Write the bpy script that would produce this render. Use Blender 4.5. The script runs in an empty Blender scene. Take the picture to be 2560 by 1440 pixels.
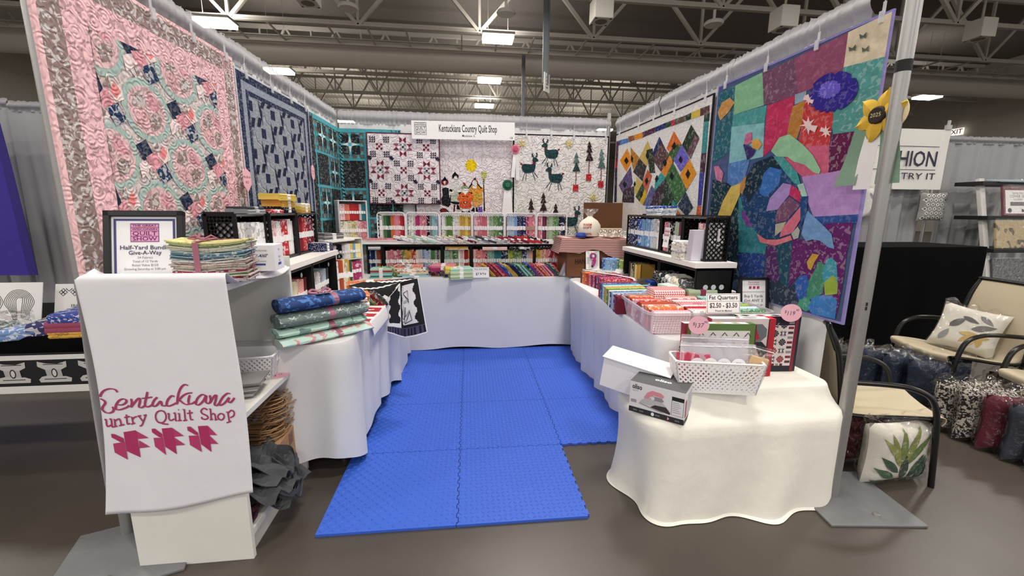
import bpy, bmesh, random
from math import *
from mathutils import Vector as V, Matrix as Mx
random.seed(7)
sc=bpy.context.scene; C=sc.collection
# ---------------- camera, world, light, exposure ----------------
CAMH=1.407; P_,W_,R_=.1858,.1177,.008
cp,sp,cw,sw=cos(P_),sin(P_),cos(W_),sin(W_)
fwd=V((sw*cp,cw*cp,-sp)); rt=V((cw,-sw,0)); up=rt.cross(fwd)
r2=rt*cos(R_)+up*sin(R_); u2=-rt*sin(R_)+up*cos(R_)
cam=bpy.data.objects.new('camera',bpy.data.cameras.new('camera')); C.objects.link(cam)
m=Mx((r2,u2,-fwd)).transposed().to_4x4(); m.translation=V((0,0,CAMH)); cam.matrix_world=m
cam.data.sensor_width=36; cam.data.lens=36*1033/2560; cam.data.clip_start=.05; cam.data.clip_end=300
sc.camera=cam
wd=bpy.data.worlds.new('hall_air'); sc.world=wd; wd.use_nodes=True
wd.node_tree.nodes['Background'].inputs[0].default_value=(1,.97,.94,1)
wd.node_tree.nodes['Background'].inputs[1].default_value=.8
sc.view_settings.view_transform='Standard'; sc.view_settings.look='None'
sc.view_settings.gamma=1; sc.view_settings.use_curve_mapping=False; sc.view_settings.exposure=.12
LAMP_W=235
LIGHTS=[(x,y) for y in (-9.2,-3.7,1.8,7.3) for x in (-19.7,-9.1,1.5,12.1,22.7)]+[(-9.1,12.7),(1.5,12.7),(1.5,18.2),(1.5,23.7),(1.5,29.2),(27.5,23.2),(-9.1,18.2),(-9.1,23.7)]+[(x,y) for y in (36,44,52) for x in (-9.1,1.5,12.1)]
# ---------------- helpers ----------------
def lin(h):
    if isinstance(h,(tuple,list)): return tuple(h)[:3]
    c=[int(h[i:i+2],16)/255 for i in (0,2,4)]
    return tuple(x/12.92 if x<=.04045 else ((x+.055)/1.055)**2.4 for x in c)
MC={}
def _n(nt,t,**k):
    n=nt.nodes.new(t)
    for a,b in k.items(): setattr(n,a,b)
    return n
def mth(nt,op,a,b=None,c=None):
    n=_n(nt,'ShaderNodeMath',operation=op)
    for i,x in enumerate((a,b,c)):
        if x is None: continue
        if isinstance(x,(int,float)): n.inputs[i].default_value=x
        else: nt.links.new(x,n.inputs[i])
    return n.outputs[0]
def mixc(nt,f,a,b,bt='MIX'):
    n=_n(nt,'ShaderNodeMix',data_type='RGBA',blend_type=bt); L=nt.links.new
    for s,x in ((n.inputs[0],f),(n.inputs[6],a),(n.inputs[7],b)):
        if isinstance(x,(int,float)): s.default_value=x
        elif isinstance(x,(tuple,list)): s.default_value=(*x[:3],1)
        else: L(x,s)
    return n.outputs[2]
def mat(name,col=None,rough=.75,metal=0,pat=None,ps=90,pc='ffffff',pt=.35,fs=.8,mott=.12,ms=35,bump=None,bs=30,bst=.3,bd=.002,emit=0,trans=0,alpha=1,spec=.4,coat=0):
    """col: hex = flat colour, 'attr' = face colour of the mesh, 'obj' = colour of the object"""
    if name in MC: return MC[name]
    M=bpy.data.materials.new(name); M.use_nodes=True; nt=M.node_tree; L=nt.links.new
    b=nt.nodes['Principled BSDF']; b.inputs['Roughness'].default_value=rough; b.inputs['Metallic'].default_value=metal
    b.inputs['Specular IOR Level'].default_value=spec
    if coat: b.inputs['Coat Weight'].default_value=coat
    if trans: b.inputs['Transmission Weight'].default_value=trans
    if alpha<1: b.inputs['Alpha'].default_value=alpha
    amt=1.0
    if col=='attr':
        a=_n(nt,'ShaderNodeAttribute',attribute_name='Col'); c=a.outputs['Color']; amt=a.outputs['Alpha']
    elif col=='obj': c=_n(nt,'ShaderNodeObjectInfo').outputs['Color']
    else:
        r=_n(nt,'ShaderNodeRGB'); r.outputs[0].default_value=(*lin(col),1); c=r.outputs[0]
    pos=_n(nt,'ShaderNodeNewGeometry').outputs['Position']
    if mott:
        n=_n(nt,'ShaderNodeTexNoise'); n.inputs['Scale'].default_value=ms; n.inputs['Detail'].default_value=3; L(pos,n.inputs['Vector'])
        f=mth(nt,'MULTIPLY_ADD',n.outputs[0],2*mott,1-mott)
        c=mixc(nt,1.0,c,f,'MULTIPLY')
    if pat:
        if pat in('dot','fleck'):
            v=_n(nt,'ShaderNodeTexVoronoi'); v.inputs['Scale'].default_value=ps; L(pos,v.inputs['Vector'])
            if pat=='fleck':
                d=_n(nt,'ShaderNodeTexNoise'); d.inputs['Scale'].default_value=ps*.9; d.inputs['Detail'].default_value=1.5; d.inputs['Distortion'].default_value=.8; L(pos,d.inputs['Vector'])
                f=mth(nt,'MULTIPLY',mth(nt,'GREATER_THAN',d.outputs[0],.68-pt*.2),fs)
            else: f=mth(nt,'LESS_THAN',v.outputs['Distance'],pt)
        elif pat=='stripe':
            s=_n(nt,'ShaderNodeSeparateXYZ'); L(pos,s.inputs[0])
            f=mth(nt,'GREATER_THAN',mth(nt,'SINE',mth(nt,'MULTIPLY',s.outputs[2],ps*4)),1-2*pt)
        elif pat=='gingham':
            s=_n(nt,'ShaderNodeSeparateXYZ'); L(pos,s.inputs[0]); k=ps*3
            g=[mth(nt,'GREATER_THAN',mth(nt,'SINE',mth(nt,'MULTIPLY',x,k)),0) for x in (mth(nt,'ADD',s.outputs[0],s.outputs[1]),s.outputs[2])]
            f=mth(nt,'MULTIPLY',mth(nt,'ADD',g[0],g[1]),.5)
        if amt is not 1.0: f=mth(nt,'MULTIPLY',f,amt)
        if pc=='auto':   # print lighter than a dark ground, darker than a pale one
            hs=_n(nt,'ShaderNodeRGBToBW'); L(c,hs.inputs[0]); w=mth(nt,'LESS_THAN',hs.outputs[0],.35)
            tgt=mixc(nt,w,mixc(nt,.55,c,lin('4a3038')),mixc(nt,.6,c,(1,1,1)))
        else: tgt=lin(pc)
        c=mixc(nt,f,c,tgt)
    L(c,b.inputs['Base Color'])
    if emit:
        L(c,b.inputs['Emission Color']); b.inputs['Emission Strength'].default_value=emit
    if bump:
        if bump=='noise':
            n=_n(nt,'ShaderNodeTexNoise'); n.inputs['Scale'].default_value=bs; n.inputs['Detail'].default_value=4; h=n.outputs[0]; L(pos,n.inputs['Vector'])
        elif bump in('puff','swirl'):
            n=_n(nt,'ShaderNodeTexVoronoi',feature='SMOOTH_F1' if bump=='puff' else 'F1'); n.inputs['Scale'].default_value=bs; L(pos,n.inputs['Vector']); h=n.outputs['Distance']
            if bump=='swirl': h=mth(nt,'SINE',mth(nt,'MULTIPLY',h,26))
            else: h=mth(nt,'MULTIPLY',mth(nt,'POWER',h,2),-1)
        elif bump=='meander':
            n=_n(nt,'ShaderNodeTexNoise'); n.inputs['Scale'].default_value=bs; n.inputs['Detail'].default_value=1; n.inputs['Distortion'].default_value=1.2; L(pos,n.inputs['Vector'])
            h=mth(nt,'ABSOLUTE',mth(nt,'SUBTRACT',n.outputs[0],.5)); h=mth(nt,'MINIMUM',h,.09); h=mth(nt,'MULTIPLY',h,9)
        elif bump=='wood':
            mp=_n(nt,'ShaderNodeMapping'); mp.inputs['Scale'].default_value=(40,40,3) if bs>0 else (3,40,40); L(pos,mp.inputs['Vector'])
            n=_n(nt,'ShaderNodeTexNoise'); n.inputs['Scale'].default_value=6; n.inputs['Detail'].default_value=3; L(mp.outputs[0],n.inputs['Vector']); h=n.outputs[0]
        bp=_n(nt,'ShaderNodeBump'); bp.inputs['Strength'].default_value=bst; bp.inputs['Distance'].default_value=bd
        L(h,bp.inputs['Height']); L(bp.outputs[0],b.inputs['Normal'])
    MC[name]=M; return M
class MB:
    """collects faces with a colour each and links them as ONE mesh object"""
    def __init__(s,col='ffffff',a=0): s.v=[];s.f=[];s.c=[];s.col=(*lin(col),a); s.T=None
    def setc(s,c,a=0): s.col=(*lin(c),a); return s
    def av(s,p):
        p=V(p); s.v.append(s.T@p if s.T else p); return len(s.v)-1
    def face(s,ix,c=None): s.f.append(tuple(ix)); s.c.append(s.col if c is None else (*lin(c),0))
    def poly(s,pts,c=None): s.face([s.av(p) for p in pts],c)
    def box(s,c,d,rot=None,col=None):
        x,y,z=[k/2 for k in d]; c=V(c)
        P=[V((i,j,k)) for i in(-x,x) for j in(-y,y) for k in(-z,z)]
        if rot is not None:
            R=rot if isinstance(rot,Mx) else Mx.Rotation(rot,3,'Z'); P=[R@p for p in P]
        I=[s.av(p+c) for p in P]
        for q in((0,1,3,2),(4,6,7,5),(0,4,5,1),(2,3,7,6),(0,2,6,4),(1,5,7,3)): s.face([I[k] for k in q],col)
        return s
    def bar(s,p,q,w,h,col=None,upv=(0,0,1)):
        p,q=V(p),V(q); d=q-p; L=d.length; d.normalize(); x=d.cross(V(upv))
        if x.length<1e-4: x=d.cross(V((0,1,0)))
        x.normalize(); z=x.cross(d)
        return s.box((p+q)/2,(w,L,h),Mx((x,d,z)).transposed(),col)
    def tube(s,pts,r,n=8,col=None,close=False,cap=True):
        pts=[V(p) for p in pts]; N=len(pts); rings=[]; prev=None
        for i,p in enumerate(pts):
            a=pts[(i-1)%N] if (close or i>0) else p; b=pts[(i+1)%N] if(close or i<N-1) else p
            t=(b-a).normalized()
            if prev is None:
                x=t.cross(V((0,0,1)))
                if x.length<.1: x=t.cross(V((1,0,0)))
            else: x=prev-t*prev.dot(t)
            x.normalize(); prev=x; y=t.cross(x); rr=r[i] if isinstance(r,(list,tuple)) else r
            rings.append([s.av(p+x*rr*cos(k/n*2*pi)+y*rr*sin(k/n*2*pi)) for k in range(n)])
        for i in range(N if close else N-1):
            A,B=rings[i],rings[(i+1)%N]
            for k in range(n): s.face((A[k],A[(k+1)%n],B[(k+1)%n],B[k]),col)
        if cap and not close: s.face(rings[0][::-1],col); s.face(rings[-1],col)
        return s
    def lathe(s,prof,n=20,at=(0,0,0),col=None):
        at=V(at); R=[[s.av(at+V((r*cos(k/n*2*pi),r*sin(k/n*2*pi),z))) for k in range(n)] for r,z in prof]
        for A,B in zip(R,R[1:]):
            for k in range(n): s.face((A[k],A[(k+1)%n],B[(k+1)%n],B[k]),col)
        s.face(R[0][::-1],col); s.face(R[-1],col); return s
    def ext(s,P,z0,z1,col=None):
        A=[s.av((x,y,z0)) for x,y in P]; B=[s.av((x,y,z1)) for x,y in P]; n=len(P)
        s.face(A[::-1],col); s.face(B,col)
        for i in range(n): s.face((A[i],A[(i+1)%n],B[(i+1)%n],B[i]),col)
        return s
    def sheet(s,fn,nu,nv,col=None,u0=0,u1=1,v0=0,v1=1,cf=None):
        I=[[s.av(fn(u0+(u1-u0)*i/nu,v0+(v1-v0)*j/nv)) for j in range(nv+1)] for i in range(nu+1)]
        for i in range(nu):
            for j in range(nv): s.face((I[i][j],I[i+1][j],I[i+1][j+1],I[i][j+1]),cf((i+.5)/nu,(j+.5)/nv) if cf else col)
        return s
    def rings(s,R,col=None,cap0=True,cap1=False,close=True):
        I=[[s.av(p) for p in r] for r in R]; n=len(I[0])
        for A,B in zip(I,I[1:]):
            for k in range(n if close else n-1): s.face((A[k],B[k],B[(k+1)%n],A[(k+1)%n]),col)
        if cap0: s.face(I[0],col)
        if cap1: s.face(I[-1][::-1],col)
        return s
    def done(s,name,m,parent=None,smooth=False,thick=0,bev=0,refine=0,warp=None,fix=True,ang=40):
        me=bpy.data.meshes.new(name); bm=bmesh.new()
        vs=[bm.verts.new(p) for p in s.v]; lay=bm.loops.layers.float_color.new('Col')
        for f,c in zip(s.f,s.c):
            try: F=bm.faces.new([vs[i] for i in f])
            except ValueError: continue
            for l in F.loops: l[lay]=c
        if refine:
            bmesh.ops.triangulate(bm,faces=bm.faces[:])
            for _ in range(6):
                E=[e for e in bm.edges if e.calc_length()>refine]
                if not E: break
                bmesh.ops.subdivide_edges(bm,edges=E,cuts=1); bmesh.ops.triangulate(bm,faces=[f for f in bm.faces if len(f.verts)>3])
        if warp:
            for v in bm.verts: v.co=warp(v.co)
        if fix and not thick: bmesh.ops.recalc_face_normals(bm,faces=bm.faces[:])
        if thick: 
            bm.normal_update(); F0=bm.faces[:]; E0=[e for e in bm.edges if len(e.link_faces)==1]
            N={v:bm.verts.new(v.co-v.normal*thick) for v in bm.verts[:]}
            J=[(([N[v] for v in reversed(f.verts)]),tuple(f.loops[0][lay])) for f in F0]+[((e.verts[0],e.verts[1],N[e.verts[1]],N[e.verts[0]]),tuple(e.link_faces[0].loops[0][lay])) for e in E0]
            for vv,c in J:
                F=bm.faces.new(vv)
                for l in F.loops: l[lay]=c
            bmesh.ops.recalc_face_normals(bm,faces=bm.faces[:])
        if bev:
            bmesh.ops.bevel(bm,geom=[e for e in bm.edges if len(e.link_faces)==2 and e.calc_face_angle(0)>.6],offset=bev,segments=2,affect='EDGES',profile=.5)
        bm.to_mesh(me); bm.free()
        if smooth:
            for p in me.polygons: p.use_smooth=True
            try: me.set_sharp_from_angle(angle=radians(ang))
            except Exception: pass
        o=bpy.data.objects.new(name,me); C.objects.link(o)
        if m: me.materials.append(m)
        if parent: o.parent=parent
        return o
def tag(o,label,cat,group=None):
    o['label']=label; o['category']=cat
    if group: o['group']=group
    return o
def thing(name,label,cat,loc=(0,0,0),rz=0,group=None,mx=None):
    o=bpy.data.objects.new(name,None); C.objects.link(o); o.empty_display_size=.05
    if mx is not None: o.matrix_world=mx
    else: o.location=loc; o.rotation_euler=(0,0,rz)
    return tag(o,label,cat,group)
def dup(o,parent=None):
    c=o.copy(); C.objects.link(c)
    if parent: c.parent=parent
    for ch in o.children: dup(ch,c)
    return c
def struct(o): o['kind']='structure'; return o
def stuff(o): o['kind']='stuff'; return o
def frame(o,x,y):
    """4x4 of a plane: origin, in-plane right, in-plane up"""
    x=V(x).normalized(); y=V(y); z=x.cross(y).normalized(); y=z.cross(x)
    M=Mx((x,y,z)).transposed().to_4x4(); M.translation=V(o); return M
TX={}
def text2d(t,bold=0,shear=0):
    k=(t,bold,shear)
    if k not in TX:
        cu=bpy.data.curves.new('t','FONT'); cu.body=t; cu.resolution_u=2; cu.offset=bold; cu.shear=shear; cu.align_x='CENTER'; cu.align_y='CENTER'; cu.fill_mode='FRONT'
        o=bpy.data.objects.new('t',cu); me=o.to_mesh()
        TX[k]=([(v.co.x,v.co.y) for v in me.vertices],[tuple(p.vertices) for p in me.polygons])
        o.to_mesh_clear(); bpy.data.objects.remove(o); bpy.data.curves.remove(cu)
    return TX[k]
def put(mb,t,x,y,h,col,z=0,sx=1,bold=0,shear=0,align='C',W=None,fn=None):
    """flat lettering in the xy plane of mb.T (h = text size)"""
    vs,fs=text2d(t,bold,shear)
    if not vs: return
    lo,hi=min(v[0] for v in vs),max(v[0] for v in vs)
    if W: sx=W/((hi-lo)*h)
    ox=0 if align=='C' else -lo if align=='L' else -hi
    I=[mb.av((x+(a+ox)*h*sx,y+b*h,z) if fn is None else fn(x+(a+ox)*h*sx,y+b*h)) for a,b in vs]
    for f in fs: mb.face([I[i] for i in f],col)
def rect(mb,x0,y0,x1,y1,col,z=0): mb.poly([(x0,y0,z),(x1,y0,z),(x1,y1,z),(x0,y1,z)],col)
def ring(mb,x0,y0,x1,y1,w,col,z=0):
    for a in((x0,y0,x1,y0+w),(x0,y1-w,x1,y1),(x0,y0+w,x0+w,y1-w),(x1-w,y0+w,x1,y1-w)): rect(mb,*a,col,z)
def disc(mb,x,y,r,col,z=0,n=24,ry=None): mb.poly([(x+r*cos(i/n*2*pi),y+(ry or r)*sin(i/n*2*pi),z) for i in range(n)],col)
def stroke(mb,P,w,fn,col,cal=0):
    """ribbon along a polyline; cal = calligraphic contrast"""
    n=len(P); L=[]
    for i in range(n):
        a=P[max(i-1,0)]; b=P[min(i+1,n-1)]; dx,dy=b[0]-a[0],b[1]-a[1]; l=hypot(dx,dy) or 1
        nx,ny=-dy/l,dx/l; k=w*(1-cal+cal*abs(dy/l*.9+dx/l*.3))
        if cal and i in(0,n-1): k*=.5
        L.append((mb.av(fn(P[i][0]+nx*k,P[i][1]+ny*k)),mb.av(fn(P[i][0]-nx*k,P[i][1]-ny*k))))
    for A,B in zip(L,L[1:]): mb.face((A[0],B[0],B[1],A[1]),col)
def crom(P,k=4):
    o=[]
    for i in range(len(P)-1):
        p0,p1,p2,p3=[V((*P[max(0,min(len(P)-1,j))],)) for j in(i-1,i,i+1,i+2)]
        for j in range(k):
            t=j/k; o.append(.5*((2*p1)+(p2-p0)*t+(2*p0-5*p1+4*p2-p3)*t*t+(3*p1-p0-3*p2+p3)*t**3))
    return [tuple(q) for q in o]+[tuple(P[-1])]
def lerp(a,b,t): return a+(b-a)*t
def rr(x0,x1,y0,y1,r,n,z,amp=0,fr=9,ph=0,zf=None):
    """n points round a rounded rectangle, pushed out in folds"""
    w,h=x1-x0-2*r,y1-y0-2*r; q=pi*r/2; per=2*(w+h)+4*q; o=[]
    segs=[('l',(x1-r,y1),(-1,0),w),('a',(x0+r,y1-r),pi/2,q),('l',(x0,y1-r),(0,-1),h),('a',(x0+r,y0+r),pi,q),('l',(x0+r,y0),(1,0),w),('a',(x1-r,y0+r),-pi/2,q),('l',(x1,y0+r),(0,1),h),('a',(x1-r,y1-r),0,q)]
    c1,c2,c3=[2*pi*max(1,round(g*per/2/pi))/per for g in(fr,fr*1.73,fr*.57)]
    for i in range(n):
        s=i/n*per; t=s; s0=s
        for kd,c,d,L in segs:
            if t<=L+1e-9: break
            t-=L
        if kd=='l': p=(c[0]+d[0]*t,c[1]+d[1]*t); nn=(d[1],-d[0])
        else: a=d+t/r; nn=(cos(a),sin(a)); p=(c[0]+r*nn[0],c[1]+r*nn[1])
        k=amp*(.5*sin(s0*c1+ph)+.3*sin(s0*c2+ph*2+1)+.2*sin(s0*c3+2))
        o.append((p[0]+nn[0]*k,p[1]+nn[1]*k,z+(zf(p[0],p[1],s) if zf else 0)))
    return o
def lattice(mb,f,w,h,pitch,sw,th,col=None,edge=None):
    """diagonal lattice over w x h (metres) mapped by f(u,v) in metres, with real holes"""
    e=edge or sw*1.4
    for a in(((0,0),(w,0)),((0,h),(w,h)),((0,0),(0,h)),((w,0),(w,h))): mb.bar(f(*a[0]),f(*a[1]),e,th,col,upv=(f(w/2+.01,h/2)-f(w/2,h/2)).cross(f(w/2,h/2+.01)-f(w/2,h/2)))
    nrm=(f(w/2+.01,h/2)-f(w/2,h/2)).cross(f(w/2,h/2+.01)-f(w/2,h/2))
    k=-h+pitch*.5
    while k<w:
        for fl in(0,1):
            a0=max(0,-k); a1=min(h,w-k)
            if a1-a0>.004:
                p,q=(k+a0,a0),(k+a1,a1)
                if fl: p,q=(p[0],h-p[1]),(q[0],h-q[1])
                mb.bar(f(*p),f(*q),sw,th*.8,col,upv=nrm)
        k+=pitch
    return mb
# common materials
PRINT=mat('print','attr',.65,mott=.02)
PAPER=mat('white_paper','f2f1f3',.6,mott=.02)
WHITECLOTH=mat('white_cloth','dfdfe0',.8,mott=.02,bump='noise',bs=5,bst=.14,bd=.03)
BLACKPL=mat('black_plastic','0c0c0d',.45,mott=.05)
WHITEPL=mat('white_plastic','eeecee',.4,mott=.02)
PINKTAG=mat('pink_card','e9b2c2',.7,mott=.03)
ALU=mat('brushed_aluminium','a4a3a2',.38,.75,mott=.08,ms=60)
RIBBON=mat('pink_ribbon','a8687c',.4,mott=.08)
FROST=mat('frosted_plastic','e6e2ea',.3,alpha=.42,mott=0,spec=.6)

def wrapmat(name,base=.03,edge=.55,rough=.1,bs=35):
    M=bpy.data.materials.new(name); M.use_nodes=True; nt=M.node_tree; L=nt.links.new; nt.nodes.remove(nt.nodes['Principled BSDF'])
    t=_n(nt,'ShaderNodeBsdfTransparent'); g=_n(nt,'ShaderNodeBsdfGlossy'); g.inputs['Roughness'].default_value=rough; w=_n(nt,'ShaderNodeLayerWeight'); w.inputs[0].default_value=.3
    n=_n(nt,'ShaderNodeTexNoise'); n.inputs['Scale'].default_value=bs; n.inputs['Detail'].default_value=2; L(_n(nt,'ShaderNodeNewGeometry').outputs['Position'],n.inputs['Vector'])
    b=_n(nt,'ShaderNodeBump'); b.inputs['Strength'].default_value=.9; b.inputs['Distance'].default_value=.02; L(n.outputs[0],b.inputs['Height']); L(b.outputs[0],g.inputs['Normal'])
    x=_n(nt,'ShaderNodeMixShader'); L(mth(nt,'MULTIPLY_ADD',w.outputs['Facing'],edge,base),x.inputs[0]); L(t.outputs[0],x.inputs[1]); L(g.outputs[0],x.inputs[2]); L(x.outputs[0],nt.nodes['Material Output'].inputs[0])
    MC[name]=M; return M
PLASTIC=wrapmat('clear_plastic',.12,.6,.12)
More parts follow.
